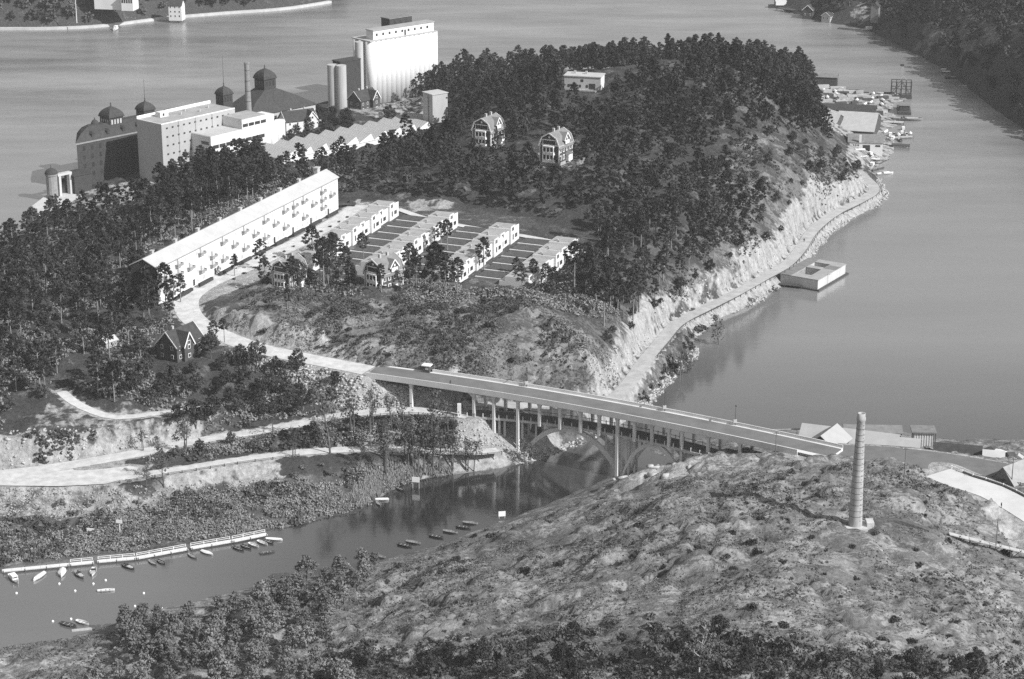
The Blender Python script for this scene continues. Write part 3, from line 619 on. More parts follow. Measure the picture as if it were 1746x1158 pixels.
BIRCH = templ('birch', [bare_geo(460 + i, 13, 3.4, 18, 9) for i in range(2)], M_birch, M_pale)
def plant(kind, tm, loc, sc, label, cat, group, part=('trunk', 'crown'), seed=None):
    i = rng.integers(len(tm)) if seed is None else seed
    e = thing(kind, label, cat, loc, rng.random() * 6.28, group)
    e.scale = (sc * (0.9 + 0.2 * rng.random()), sc * (0.9 + 0.2 * rng.random()), sc)
    link(part[0], tm[i][0], e); link(part[1], tm[i][1], e)
    return e
LM = {'the brick chimney': (1458,897), 'the bridge landing': (1250,800), 'the channel notice board': (880,900), 'the ramp road': (1680,890), 'the timber trestle': (1650,935), 'the rock crest': (1250,850), 'the central rock bowl': (1000,1000), 'the eastern rock slope': (1550,1030), 'the western rock shoulder': (720,1010), 'the hilltop house': (990,150), 'the tall loggia villa': (948,280), 'the saw-tooth works': (650,270), 'the terraced gardens': (800,350), 'the east hillside': (1180,400), 'the mill forecourt': (250,370), 'the street end': (590,310),
      'the forest track': (200,705), 'the dark timber house': (308,606), 'the little pale shed': (185,592), 'the end of the long white block': (250,500), 'the western shore': (30,410), 'the top of the pale road cutting': (80,740), 'the utility pole': (168,560), 'the bare rock clearing': (90,440),
      'the moored rowing boats': (660,950), 'the plank float': (150,1085), 'the bend of the channel': (400,1020), 'the bare western rock': (200,1140), 'the foot of the near slope': (480,1120), 'the pale rock shelf': (560,1050), 'the white-stemmed birch': (1192,1150), 'the eastern bottom of the rock': (1600,1140), 'the dark hollow': (900,1120),
      'the lower road': (450,720), 'the bridge abutment': (600,690), 'the hill road': (420,612), 'the row-house gardens': (880,490), 'the grey-roofed villa': (655,488), 'the white-gabled villa': (497,487), 'the clifftop pines': (1040,520), 'the far flagpole': (131,37), 'the white waterside house': (302,30), 'the far mansion': (195,10), 'the eastern end of the far quay': (480,12), 'the western end of the far quay': (10,45),
      'the quay path': (350,800), 'the pale sign board': (204,905), 'the reed bank': (620,860), 'the jetty end': (455,900), 'the gravel forecourt': (120,850)}
def which(px, py, names):
    return min(names, key=lambda k: (LM[k][0] - px) ** 2 + ((LM[k][1] - py) * 1.6) ** 2)
def size_word(u): return 'short' if u < 0.3 else ('tall' if u > 0.7 else 'middling')
def poisson(poly_px, land, spacing, tries=1.0, keep=None, seed=0):
    rg = np.random.default_rng(seed); pw = np.array([P(p[0], p[1], 0)[:2] for p in poly_px])
    x0, y0 = pw.min(0) - 60; x1, y1 = pw.max(0) + 60
    n = int((x1 - x0) * (y1 - y0) / spacing ** 2 * 3 * tries); x = rg.uniform(x0, x1, n); y = rg.uniform(y0, y1, n)
    okb = (x > land.x0 + 2) & (x < land.x0 + land.nx * land.res - 4) & (y > land.y0 + 2) & (y < land.y0 + land.ny * land.res - 4); x, y = x[okb], y[okb]
    z = land.h(x, y); px, py = proj((x, y, z)); ok = inpoly(px, py, poly_px) & (z > 0.6) & (land.at(land.sd, x, y) > 1.5) & (land.at(land.road, x, y) > 1.6)
    if keep is not None: ok &= keep(px, py)
    x, y, z, px, py = (q[ok] for q in (x, y, z, px, py)); grid = {}; out = []
    for i in range(len(x)):
        gx, gy = int(x[i] // spacing), int(y[i] // spacing); bad = False
        for a in (-1, 0, 1):
            for b_ in (-1, 0, 1):
                for q in grid.get((gx + a, gy + b_), ()):
                    if (q[0] - x[i]) ** 2 + (q[1] - y[i]) ** 2 < spacing * spacing: bad = True; break
                if bad: break
            if bad: break
        if not bad:
            grid.setdefault((gx, gy), []).append((x[i], y[i])); out.append((x[i], y[i], z[i], px[i], py[i]))
    return out
def top_seen(p, land, h=13.0):                 # can the tree's top be seen past the ground?
    a = np.array([p[0], p[1], p[2] + h]); c = np.array([0, 0, CAM_H]); t = np.linspace(0.005, 0.35, 60)[:, None]
    q = a + (c - a) * t
    return bool((q[:, 2] > land.h(q[:, 0], q[:, 1]) + 6).all())
HOUSES_PX = [  # ground kept clear of trees: (px0,px1,py0,py1)
 (785,872,222,282),(900,995,232,326),(950,1045,128,198),(594,658,160,226),(698,772,185,252),(455,520,470,500),(615,690,470,502),(262,345,585,622)]
def clear(px, py):
    ok = np.ones(px.shape, bool)
    for a, b_, c, d in HOUSES_PX: ok &= ~((px > a) & (px < b_) & (py > c) & (py < d))
    ok &= ~inpoly(px, py, [(425,275),(715,195),(742,232),(640,268),(530,302),(465,312)])
    ok &= ~inpoly(px, py, [(585,452),(600,380),(690,340),(760,360),(1018,402),(1022,462),(955,502),(780,496),(700,462)])
    return ok
F_MAIN = [(585,335),(640,300),(690,262),(705,240),(735,226),(775,215),(790,190),(870,160),(950,152),(1040,152),(1130,132),(1220,100),(1340,105),(1388,150),(1392,200),(1415,250),(1330,236),(1250,236),(1195,275),(1270,330),(1320,368),(1285,408),(1215,452),(1140,498),(1075,560),(1035,575),(990,520),(965,470),(1020,425),(1010,392),(900,362),(790,340),(640,322)]
F_NORTH = [(740,190),(700,165),(735,140),(900,110),(1100,95),(1300,100),(1370,130),(1388,150),(1220,140),(1040,152),(870,160),(790,190)]
F_BLOCK = [(225,455),(230,380),(300,330),(420,290),(560,285),(610,290),(585,335),(575,300),(420,352),(255,428)]
F_LEFT = [(-60,470),(0,425),(90,385),(230,370),(235,440),(250,490),(300,520),(295,560),(255,600),(240,660),(190,690),(100,655),(60,700),(0,735),(-60,745)]
F_EDGE = [(430,500),(470,478),(560,468),(620,500),(700,478),(760,485),(870,498),(960,462),(1010,430),(1060,545),(1000,545),(880,508),(760,520),(640,505),(540,505)]
F_MILL = [(240,350),(300,318),(420,285),(520,275),(560,285),(420,330),(300,372),(235,400)]
pine_pts = []
for poly, sp, area_, sd_ in ((F_MAIN, 5.2, 'main', 1), (F_NORTH, 5.2, 'main', 2), (F_BLOCK, 5.4, 'block', 3), (F_LEFT, 7.4, 'left', 4), (F_EDGE, 5.6, 'edge', 5), (F_MILL, 5.0, 'mill', 6)):
    for p in poisson(poly, island, sp, 1.0, clear, sd_):
        gap = float(vnoise(np.array([p[0] / 17.0]), np.array([p[1] / 17.0]), 5)[0])
        if gap > (0.3 if area_ == 'left' else 0.16) and top_seen(p, island): pine_pts.append((p, area_))
LBL = {'main': 'tall dark pine in the dense forest covering the island hill', 'block': 'dark pine in the wood behind the long white apartment block',
       'left': 'slender pine in the loose wood on the slope west of the hill road', 'edge': 'pine with open crown on the rocky edge below the terraced row houses',
       'mill': 'dark pine in the wood in front of the white mill building'}
F_THICK = B_BOT_T = [(600,1130),(800,1120),(1000,1090),(1200,1090),(1500,1125),(1746,1150),(1746,1230),(600,1230)]
GRP = {k: 'pines: ' + v for k, v in (('main', 'forest on the island hill'), ('block', 'wood behind the apartment block'), ('left', 'wood west of the hill road'), ('edge', 'edge below the row houses'), ('mill', 'wood before the mill'))}
# single pines picked out one by one (px, py of the foot, height in px)
SOLO = [(252,518,62),(264,524,54),(242,512,60),(286,520,44),(236,500,62),(248,508,56),(228,494,58),(444,460,56),(534,455,70),(400,472,42),(271,486,54),(294,480,54),(262,482,44),(308,516,54),(490,528,42),(620,452,50),(575,462,58),(590,470,50),(763,432,52),(752,420,44),(825,462,62),(985,480,40),(760,500,56),(780,505,60),(735,498,50),(910,490,44),(930,497,44),(1040,500,60),(1075,520,60),(880,470,34),(365,590,44),(383,585,40),(1022,470,50),(945,492,40),(650,500,44),(600,490,40),(560,488,44),(700,492,46)]
LM.update({'the middle of the apartment street': (440,455), 'the first row gardens': (590,460), 'the second row houses': (755,425), 'the third row houses': (825,465), 'the fourth row houses': (960,470), 'the hill road cutting': (375,588)}); SLM = ('the middle of the apartment street', 'the first row gardens', 'the second row houses', 'the third row houses', 'the fourth row houses', 'the hill road cutting', 'the end of the long white block', 'the clifftop pines', 'the grey-roofed villa', 'the white-gabled villa')
for i, (px, py, hp) in enumerate(SOLO):
    g = island.hit(px, py); H = hp / (mpp(g) * 0.955)
    plant('pine_tree', PINES, g, H / 14.0, 'lone pine standing clear near ' + which(px, py, SLM), 'pine tree', 'lone pines near ' + which(px, py, SLM))
allow = 300 - len(SOLO)
key = lambda q: (q[0][1] + (0 if q[1] != 'main' else 60))
pine_pts.sort(key=key)
for (p, a) in pine_pts[:allow]:
    u = rng.random(); lb, gr = LBL[a], GRP[a]
    if a == 'left':
        w_ = which(p[3], p[4], ('the forest track', 'the dark timber house', 'the little pale shed', 'the end of the long white block', 'the western shore', 'the top of the pale road cutting', 'the utility pole', 'the bare rock clearing'))
        lb = '%s slender pine near %s' % (size_word(u), w_); gr = gr + ', %s near %s' % (size_word(u), w_)
    elif a in ('main', 'block', 'mill'):
        w_ = which(p[3], p[4], ('the hilltop house', 'the tall loggia villa', 'the saw-tooth works', 'the terraced gardens', 'the east hillside', 'the mill forecourt', 'the street end'))
        lb = '%s dark forest pine near %s' % (size_word(u), w_); gr = 'forest pines, %s near %s' % (size_word(u), w_)
    elif a == 'edge':
        w_ = which(p[3], p[4], ('the row-house gardens', 'the grey-roofed villa', 'the white-gabled villa', 'the clifftop pines'))
        lb = '%s open-crowned pine on the rock edge near %s' % (size_word(u), w_); gr = gr + ', %s near %s' % (size_word(u), w_)
    plant('pine_tree', PINES, (p[0], p[1], p[2] - 0.1), 0.66 + 0.56 * u, lb, 'pine tree', gr)
def mass(name, pts, geos, m, label, cat, smin, smax, trunk=True):
    Vs = []; Fs = []; o = 0; cv = []
    for p in pts:
        v, f = geos[rng.integers(len(geos))]; s = smin + (smax - smin) * rng.random(); a = rng.random() * 6.28; ca, sa = math.cos(a) * s, math.sin(a) * s
        w = np.stack([v[:, 0] * ca - v[:, 1] * sa + p[0], v[:, 0] * sa + v[:, 1] * ca + p[1], v[:, 2] * s + p[2]], -1)
        Vs.append(w); Fs.append(f + o); o += len(w); cv.append(np.full(len(w), rng.random()))
    me = raw_mesh(name, np.concatenate(Vs), np.concatenate(Fs), m)
    at = me.attributes.new('tree_random', 'FLOAT', 'POINT'); at.data.foreach_set('value', np.concatenate(cv).astype(np.float32))
    o_ = link(name, me); o_['kind'] = 'stuff'; o_['label'] = label; o_['category'] = cat
    return o_
def mass_mat(name, base):
    m = mat(name, base, 0.9, 0.35, 0.5, 0, 2, 0, 0.05); t = m.node_tree; b = t.nodes['Principled BSDF']
    at = t.nodes.new('ShaderNodeAttribute'); at.attribute_name = 'tree_random'; mr = t.nodes.new('ShaderNodeMapRange'); mr.inputs[3].default_value = 0.5; mr.inputs[4].default_value = 1.75
    t.links.new(at.outputs['Fac'], mr.inputs[0]); src = b.inputs['Base Color'].links[0].from_socket
    mu = t.nodes.new('ShaderNodeMath'); mu.operation = 'MULTIPLY'; t.links.new(src, mu.inputs[0]); t.links.new(mr.outputs[0], mu.inputs[1]); t.links.new(mu.outputs[0], b.inputs['Base Color'])
    return m
print('pines', len(pine_pts))
rest = [p for p, a in pine_pts[allow:]]; mixd = [p for i, p in enumerate(rest) if (i * 7919) % 100 < 16 or vnoise(np.array([p[0] / 40.0]), np.array([p[1] / 40.0]), 8)[0] > 0.78]; ms = set(id(p) for p in mixd)
mass('mixed_forest', mixd, [leafy_geo(390 + i, 9.5, 3.0, 30, 13, 0.38, 0.15)[1] for i in range(3)], mass_mat('mixed_leaves', 0.062), 'greyer leafy trees mixed into the island pine forest', 'forest', 0.6, 1.15)
mass('pine_forest', [p for p in rest if id(p) not in ms], PINE_LO, mass_mat('forest_needles', 0.034), 'dense dark pine forest covering the upper island hill', 'forest', 0.62, 1.26)
# ---- leafy trees
leafy_n = 0
F_SLOPE = [(180,640),(240,630),(290,640),(330,640),(350,600),(400,606),(470,626),(560,650),(612,675),(600,696),(480,716),(350,738),(300,735),(290,712),(190,690)]
F_BANK = [(250,790),(330,765),(480,735),(600,715),(720,712),(780,725),(770,760),(620,757),(460,768),(330,785)]
F_LOW = [(0,890),(100,850),(230,850),(290,840),(480,825),(520,790),(700,785),(690,812),(610,860),(520,885),(300,915),(0,950)]
F_SILO = [(520,230),(545,200),(590,205),(650,205),(700,205),(690,235),(640,232),(560,262),(480,262),(470,240)]
F_EAST = [(1180,300),(1280,220),(1420,260),(1470,300),(1400,340),(1330,400),(1200,490),(1100,550),(1060,600),(1020,590),(1100,520),(1200,440)]
F_SPIT = [(1085,690),(1150,600),(1190,560),(1250,530),(1330,488),(1330,495),(1240,545),(1190,570),(1180,600),(1130,660)]
F_KNOLL = [(400,560),(450,510),(560,510),(700,505),(860,505),(960,560),(1020,630),(900,640),(700,615),(560,590)]
def scatter(kind, poly, land, sp, tm, s0, s1, label, cat, group, sd_, part=('trunk', 'crown'), keep=clear, cap=999, near=None):
    n = 0
    for p in poisson(poly, land, sp, 1.0, keep, sd_)[:cap]:
        u = rng.random(); lb, gr = label, group
        if near:
            w_ = which(p[3], p[4], near); lb = '%s %s near %s' % (size_word(u), label, w_); gr = '%s, %s near %s' % (group, size_word(u), w_)
        plant(kind, tm, (p[0], p[1], p[2] - 0.12), s0 + (s1 - s0) * u ** 1.8, lb, cat, gr, part); n += 1
    return n
cnt = {}
cnt['slope'] = scatter('leafy_tree', F_SLOPE, island, 5.2, LEAFYD, 0.6, 1.05, 'bushy dark tree on the slope', 'leafy tree', 'bushy trees below the hill road', 11, near=('the lower road', 'the bridge abutment', 'the hill road', 'the dark timber house', 'the forest track'))
cnt['bank'] = scatter('leafy_tree', F_BANK, island, 7.5, LEAFY, 0.4, 0.75, 'small leafy tree on the bank between the lower road and quay path', 'leafy tree', 'small trees above the quay path', 12)
cnt['silo'] = scatter('leafy_tree', F_SILO, island, 6.5, LEAFYD, 0.6, 1.0, 'dark leafy tree around the old houses near the silos', 'leafy tree', 'trees near the silos', 13)
cnt['east'] = scatter('leafy_tree', F_EAST, island, 7.5, LEAFYD, 0.3, 0.72, 'small dark tree on the rocky hillside above the shore road', 'leafy tree', 'small trees on the east hillside', 14)
def lpine(px, py): return clear(px, py)
cnt['lefty'] = scatter('leafy_tree', F_LEFT, island, 10.5, LEAFY, 0.6, 1.0, 'round leafy tree among the pines', 'leafy tree', 'leafy trees in the west wood', 15, near=('the forest track', 'the dark timber house', 'the little pale shed', 'the end of the long white block', 'the western shore', 'the top of the pale road cutting', 'the utility pole', 'the bare rock clearing'))
cnt['edge'] = scatter('leafy_tree', F_EDGE, island, 8.5, LEAFYD, 0.45, 0.8, 'low leafy tree under the pines below the row houses', 'leafy tree', 'low trees below the row houses', 16)
F_NEAR = [(190,1078),(300,1050),(420,1020),(520,985),(600,960),(650,955),(640,1000),(560,1050),(560,1100),(600,1175),(150,1175),(240,1130)]
cnt['near'] = scatter('near_leafy_tree', F_NEAR, hill, 4.6, LEAFP, 0.75, 1.25, 'pale leafy tree in the channel-side grove', 'leafy tree', 'pale grove by the channel', 17, near=('the moored rowing boats', 'the plank float', 'the bend of the channel', 'the bare western rock', 'the foot of the near slope', 'the pale rock shelf'))  # plain leafy trees of the near hill, no particular age meant
F_FAR = [(-60,46),(0,46),(130,44),(290,27),(400,17),(500,9),(560,0),(600,-30),(300,-40),(-60,-30)]
far_keep = lambda px, py: ~((px > 160) & (px < 232) & (py < 8)) & ~((px > 280) & (px < 318) & (py < 34) & (py > 10))
cnt['far'] = scatter('leafy_tree', F_FAR, far_left, 9.0, LEAFYF, 0.7, 1.2, 'broad leafy tree on the far shore', 'leafy tree', 'trees on the far shore', 18, keep=far_keep, cap=110, near=('the far flagpole', 'the white waterside house', 'the far mansion', 'the eastern end of the far quay', 'the western end of the far quay'))
cnt['thick'] = scatter('near_leafy_tree', F_THICK, hill, 7.5, LEAFYD, 0.35, 0.8, 'dark leafy tree in the foreground thicket', 'leafy tree', 'dark trees in the foreground thicket', 37, keep=None, cap=60, near=('the white-stemmed birch', 'the eastern bottom of the rock', 'the dark hollow', 'the foot of the near slope'))
print(cnt, sum(cnt.values()))
mass('far_shore_woodland', [p for p in poisson([(-60,44),(130,40),(290,24),(400,14),(500,5),(600,-40),(300,-60),(-60,-60)], far_left, 6.5, 1.0, far_keep, 19)], LEAF_LO, mass_mat('far_shore_leaves', 0.075), 'mixed woodland filling the far shore across the water', 'woodland', 0.5, 1.05)
F_FARR = [(1380,22),(1440,38),(1500,55),(1560,85),(1640,138),(1746,205),(1850,280),(1850,-60),(1500,-60),(1420,-20)]
fr_keep = lambda px, py: ~((px > 1440) & (px < 1500) & (py < 45) & (py > -5)) & ~((px > 1570) & (px < 1740) & (py > 30) & (py < 78) & (vnoise(px * 0.08, py * 0.2, 3) > 0.42))
mass('far_woodland', poisson(F_FARR, far_right, 6.6, 1.0, fr_keep, 21), LEAF_LO, mass_mat('far_wood_leaves', 0.05), 'dark woodland covering the far headland across the bay', 'woodland', 0.55, 1.05)
# ---- bushes
B_HILL = [(620,990),(760,930),(900,880),(1040,850),(1200,830),(1300,800),(1560,800),(1660,880),(1746,960),(1746,1100),(1200,1090),(700,1110),(560,1060)]
hollow = lambda px, py: vnoise(px * 0.018, py * 0.03, 12) > 0.56
cb = scatter('bush', B_HILL, hill, 6.2, BUSH, 0.35, 0.95, 'dark bush on the bare rock', 'bush', 'dark bushes on the foreground rock', 31, ('stem', 'foliage'), hollow, 130, near=('the brick chimney', 'the bridge landing', 'the channel notice board', 'the ramp road', 'the timber trestle', 'the rock crest', 'the central rock bowl', 'the eastern rock slope', 'the western rock shoulder'))
B_BOT = [(560,1110),(700,1120),(850,1095),(1000,1075),(1090,1050),(1250,1080),(1400,1110),(1500,1095),(1746,1130),(1746,1210),(560,1210)]
thick = lambda px, py: vnoise(px * 0.012, py * 0.03, 77) > 0.36
cb += scatter('bush', B_BOT, hill, 4.6, BUSHM, 0.7, 1.9, 'dark bush in the foreground thicket', 'bush', 'dark thicket in the foreground', 32, ('stem', 'foliage'), thick, 120, near=('the white-stemmed birch', 'the eastern bottom of the rock', 'the dark hollow', 'the foot of the near slope'))
cb += scatter('bush', F_KNOLL, island, 7.5, BUSH, 0.6, 1.3, 'dark bush on the bare rocky knoll above the bridge road', 'bush', 'bushes on the knoll', 33, ('stem', 'foliage'), lambda px, py: vnoise(px * 0.02, py * 0.04, 9) > 0.5, 60)
print('bushes', cb)
cp = scatter('shrub', F_LOW, island, 4.2, BUSHP, 0.5, 1.0, 'pale twiggy shrub on the low bank', 'shrub', 'pale shrubs on the channel bank', 34, ('stem', 'foliage'), None, 170, near=('the quay path', 'the pale sign board', 'the reed bank', 'the jetty end', 'the gravel forecourt'))
cp += scatter('shrub', F_SPIT, island, 3.6, BUSH, 0.5, 0.95, 'low dark shrub on the grassy strip between shore road and bay', 'shrub', 'shrubs beside the shore road', 35, ('stem', 'foliage'), None, 100)
print('shrubs', cp)
LM.update({'the lower bridge pillar': (790,720), 'the white notice board at the water': (709,830), 'the retaining wall under the bridge': (870,790), 'the bay inlet': (1190,620)}); BLM = ('the lower bridge pillar', 'the white notice board at the water', 'the retaining wall under the bridge', 'the bay inlet', 'the quay path', 'the lower road', 'the reed bank')
# ---- thin bare trees
for i, (px, py, hp) in enumerate([(563,775,108),(712,812,95),(738,805,88),(748,808,80),(722,810,85),(895,800,52),(905,798,44),(798,805,60),(808,805,56),(655,812,80),(660,790,70),(280,840,70),(318,772,62),(245,770,40),(465,745,60),(650,775,56),(690,782,64),(1226,608,70),(1160,645,50),(1172,650,46),(615,802,52),(600,745,70),(632,742,74),(668,735,66),(690,738,70),(735,745,74),(765,748,62),(700,800,84),(770,800,66),(500,780,50),(250,835,40)]):
    g = island.hit(px, py); H = hp / (mpp(g) * 0.935)
    plant('bare_tree', BARE, g, H / 11.0, 'thin bare twiggy tree near ' + which(px, py, BLM), 'bare tree', 'thin bare trees near ' + which(px, py, BLM))
g = hill.hit(1192, 1150)
plant('birch_tree', BIRCH, g, 1.05, 'white-stemmed birch with forked trunk in the dark foreground thicket', 'birch tree', None)
# ================================================================ low ground cover (nobody could count it)
def cover(name, land, polys, n, label, m, size=0.34, rad=0.45, per=4, thr=0.45, nscale=9.0, seed=0, flat=0.7, tall=0.0, near=None, up=0.15):
    rg = np.random.default_rng(seed); keep = np.zeros(land.X.shape, bool)
    for pl in polys: keep |= inpoly(land.PX, land.PY, pl)
    keep &= (land.sd > 0.4) & (land.road > 0.8) & (fbm(land.X, land.Y, nscale, 4, seed + 3) * 0.5 + 0.5 + rg.normal(size=land.X.shape) * 0.06 > thr)
    if near is not None: keep &= near(land)
    j, i = np.nonzero(keep); k = rg.integers(len(j), size=n)
    x = land.x0 + (i[k] + rg.random(n) - 0.5) * land.res; y = land.y0 + (j[k] + rg.random(n) - 0.5) * land.res; z = land.h(x, y)
    if tall:
        h = tall * (0.6 + 0.7 * rg.random(n)); a = rg.random(n) * 6.28; w = 0.10 + 0.12 * rg.random(n); lx, ly = rg.normal(size=n) * 0.3, rg.normal(size=n) * 0.3
        V = np.stack([np.stack([x - w * np.cos(a), y - w * np.sin(a), z - 0.1], -1), np.stack([x + w * np.cos(a), y + w * np.sin(a), z - 0.1], -1), np.stack([x + lx, y + ly, z + h], -1)], 1).reshape(-1, 3)
        F = np.arange(3 * n).reshape(-1, 3)
    else:
        c_ = np.stack([x, y, z + up], -1); r = rad * (0.5 + 1.0 * rg.random(n) ** 2); V, F = leaf_quads(c_, r, per, size, rg, flat, 0.5)
    o = link(name, raw_mesh(name, V, F, m)); o['kind'] = 'stuff'; o['label'] = label; o['category'] = 'ground cover'
    return o
M_heath = mat('heather', 0.15, 0.95, 0.5, 0.35); M_brush = mat('brush', 0.21, 0.95, 0.45, 0.3); M_reed = mat('dry_reed', 0.30, 0.95, 0.3, 0.4); M_dkheath = mat('dark_heather', 0.06, 0.95, 0.4, 0.4)
HILL_ALL = [(560,1000),(700,950),(860,900),(1040,850),(1200,800),(1300,780),(1600,795),(1690,890),(1800,1000),(1800,1200),(0,1200),(0,1100),(200,1080)]
cover('heather', hill, [HILL_ALL], 20000, 'low heather and grass tufts over the foreground rock', M_heath, 0.15, 0.5, 5, 0.48, 12, 51)
cover('dark_heather', hill, [HILL_ALL], 3600, 'dark scrub filling the cracks and hollows of the foreground rock', M_dkheath, 0.17, 0.75, 9, 0.63, 16, 52)
cover('dark_scrub', hill, [[(560,1100),(800,1085),(1000,1065),(1150,1085),(1400,1105),(1800,1125),(1800,1250),(500,1250)]], 5000, 'dark scrub at the foot of the foreground rock', M_dkheath, 0.24, 1.0, 8, 0.50, 24, 57, up=0.5)
cover('heather', island, [F_KNOLL, knoll], 9000, 'low heather tufts over the rocky knoll above the bridge', M_heath, 0.18, 0.55, 5, 0.50, 12, 53)
cover('dark_scrub', island, [F_KNOLL, knoll, F_EAST, F_EAST], 5200, 'dark scrub in the gullies of the knoll and east hillside', M_dkheath, 0.22, 0.9, 9, 0.60, 15, 54, up=0.4)
cover('forest_undergrowth', island, [F_LEFT, F_SLOPE, F_EDGE, F_BLOCK], 14000, 'undergrowth of bushes and young trees beneath the loose pine woods', M_brush, 0.28, 1.1, 7, 0.46, 14, 58, up=0.6)
BANK_B = [(-60,890),(100,885),(230,868),(300,842),(485,822),(640,795),(780,790),(890,790),(700,822),(620,868),(520,893),(0,972),(-60,985)]
cover('bank_brush', island, [BANK_B, F_BANK], 12000, 'tangled brush over the low bank between quay path and channel', M_brush, 0.22, 0.9, 7, 0.44, 11, 55, up=0.4)
cover('dark_brush', island, [BANK_B, F_BANK, lcut, F_SPIT], 5000, 'darker brush patches on the banks and road cuttings', M_dkheath, 0.4, 1.0, 4, 0.58, 13, 59, up=0.4)
cover('reeds', island, [BANK_B], 5500, 'pale dry reeds along the channel bank', M_reed, tall=1.7, thr=0.56, nscale=24, seed=56, near=lambda L_: L_.sd < 7)
# ================================================================ loose stones
def stones(name, land, poly, n, smin, smax, m, label, seed, near=None, single=False, cat='rubble'):
    rg = np.random.default_rng(seed); keep = inpoly(land.PX, land.PY, poly) & (land.sd > -0.6) & (land.road > 0.5)
    if near is not None: keep &= near(land)
    j, i = np.nonzero(keep)
    if not len(j): return
    k = rg.integers(len(j), size=n); cube = np.array([(-1, -1, -1), (1, -1, -1), (1, 1, -1), (-1, 1, -1), (-1, -1, 1), (1, -1, 1), (1, 1, 1), (-1, 1, 1)], float)
    fc = np.array([(0, 3, 2, 1), (4, 5, 6, 7), (0, 1, 5, 4), (1, 2, 6, 5), (2, 3, 7, 6), (3, 0, 4, 7)]); Vs = []; Fs = []
    for q in range(n):
        x = land.x0 + (i[k[q]] + rg.random() - 0.5) * land.res; y = land.y0 + (j[k[q]] + rg.random() - 0.5) * land.res; z = float(land.h(x, y))
        s = smin + (smax - smin) * rg.random() ** 2.5; v = cube * (np.array([1, 0.7, 0.5]) * s * (0.7 + 0.6 * rg.random(3)))[None] * (0.62 + 0.5 * rg.random((8, 1))) + rg.normal(size=(8, 3)) * 0.14 * s
        a = rg.random() * 6.28; ca, sa = math.cos(a), math.sin(a); t = rg.normal() * 0.35; v = np.stack([v[:, 0], v[:, 1] * math.cos(t) - v[:, 2] * math.sin(t), v[:, 1] * math.sin(t) + v[:, 2] * math.cos(t)], -1)
        v = np.stack([v[:, 0] * ca - v[:, 1] * sa, v[:, 0] * sa + v[:, 1] * ca, v[:, 2]], -1)
        if single: tag(link('boulder', raw_mesh('boulder', v, fc, m), None, (x, y, z + 0.25 * s)), label, 'boulder', label)
        else: Vs.append(v + np.array([x, y, z + 0.15 * s])); Fs.append(fc + 8 * q)
    if not single:
        o = link(name, raw_mesh(name, np.concatenate(Vs), np.concatenate(Fs), m)); o['kind'] = 'stuff'; o['label'] = label; o['category'] = cat
M_stone = mat('fresh_stone', 0.40, 0.95, 0.3, 0.8); M_rock = mat('grey_stone', 0.30, 0.95, 0.35, 0.8)
stones('shore_stones', island, [(900,800),(1100,700),(1300,510),(1400,420),(1530,330),(1500,300),(1350,460),(1150,620),(1020,740),(880,780)], 1500, 0.2, 0.6, M_stone, 'band of pale stones along the bay shore', 81, lambda L_: (L_.sd < 2.6))
stones('cut_rubble', island, [(990,690),(1040,600),(1150,500),(1330,390),(1470,290),(1500,330),(1380,420),(1200,540),(1060,690)], 500, 0.2, 0.6, M_stone, 'fallen rubble at the foot of the shore road cutting', 82, lambda L_: (L_.cut > 0.2))
stones('cut_rubble', island, [(-60,735),(330,725),(330,770),(100,800),(-60,815)], 260, 0.2, 0.7, M_stone, 'rubble on the pale cutting above the gravel forecourt', 83)
stones('slope_rubble', island, [(410,610),(480,614),(620,645),(780,665),(790,695),(610,702),(540,690),(500,650)], 1300, 0.2, 0.7, M_stone, 'tipped stones on the bank below the hill road', 84)
stones('slope_rubble', island, [(-60,828),(220,830),(480,815),(480,835),(285,842),(200,880),(-60,892)], 1400, 0.15, 0.45, M_rock, 'stones scattered on the bank below the gravel forecourt', 85)
stones('slope_rubble', island, [(770,715),(850,715),(905,770),(890,795),(800,800),(760,765)], 500, 0.15, 0.5, M_stone, 'pale tipped stones under the bridge end', 86)
stones('boulder', hill, [(1035,812),(1065,800),(1120,795),(1210,775),(1212,788),(1150,812),(1090,826),(1045,828)], 34, 0.5, 1.3, M_stone, 'large pale blasted boulder in the heap below the bridge landing', 88, single=True)
stones('boulder', island, [(930,770),(905,790),(895,796),(900,780)], 9, 0.4, 0.9, M_stone, 'pale boulder at the foot of the western arch', 89, single=True)
# ================================================================ buildings
W_plas = mat('white_render', 0.66, 0.9, 0.06, 0.15, 0, 2, 0, 0.2, 0, 6, 3)
W_roof = mat('pale_sheet_roof', 0.47, 0.7, 0.1, 0.2)
G_roof = mat('grey_felt_roof', 0.34, 0.95, 0.18, 0.25)
D_roof = mat('dark_tile_roof', 0.055, 0.85, 0.25, 0.6, 0.05, 3)
M_roofg = mat('mid_grey_roof', 0.20, 0.85, 0.2, 0.5, 0.05, 3)
D_wall = mat('dark_timber', 0.075, 0.9, 0.25, 0.8)
Brick = mat('dark_brick', 0.055, 0.95, 0.2, 0.8, 0.02, 4)  # dark brick, deepened further to carry the white mill's shadow
Grey_w = mat('grey_render', 0.42, 0.9, 0.1, 0.2, 0, 2, 0, 0.2, 0, 6, 3)
W_trim = mat('white_trim', 0.82, 0.7, 0.04, 1)
Glass = mat('window_glass', 0.04, 0.25, 0.3, 0.3, 0, 2, 0, 0.5)
PaleGl = mat('blind_window', 0.46, 0.5, 0.15, 0.4)
Concr = mat('concrete', 0.50, 0.9, 0.15, 0.2, 0.02, 3, 0, 0.2, 0, 6, 3)
Stone = mat('stone_wall', 0.36, 0.95, 0.35, 1.2, 0.15, 1.5)
Iron = mat('dark_iron', 0.06, 0.6, 0.2, 1)
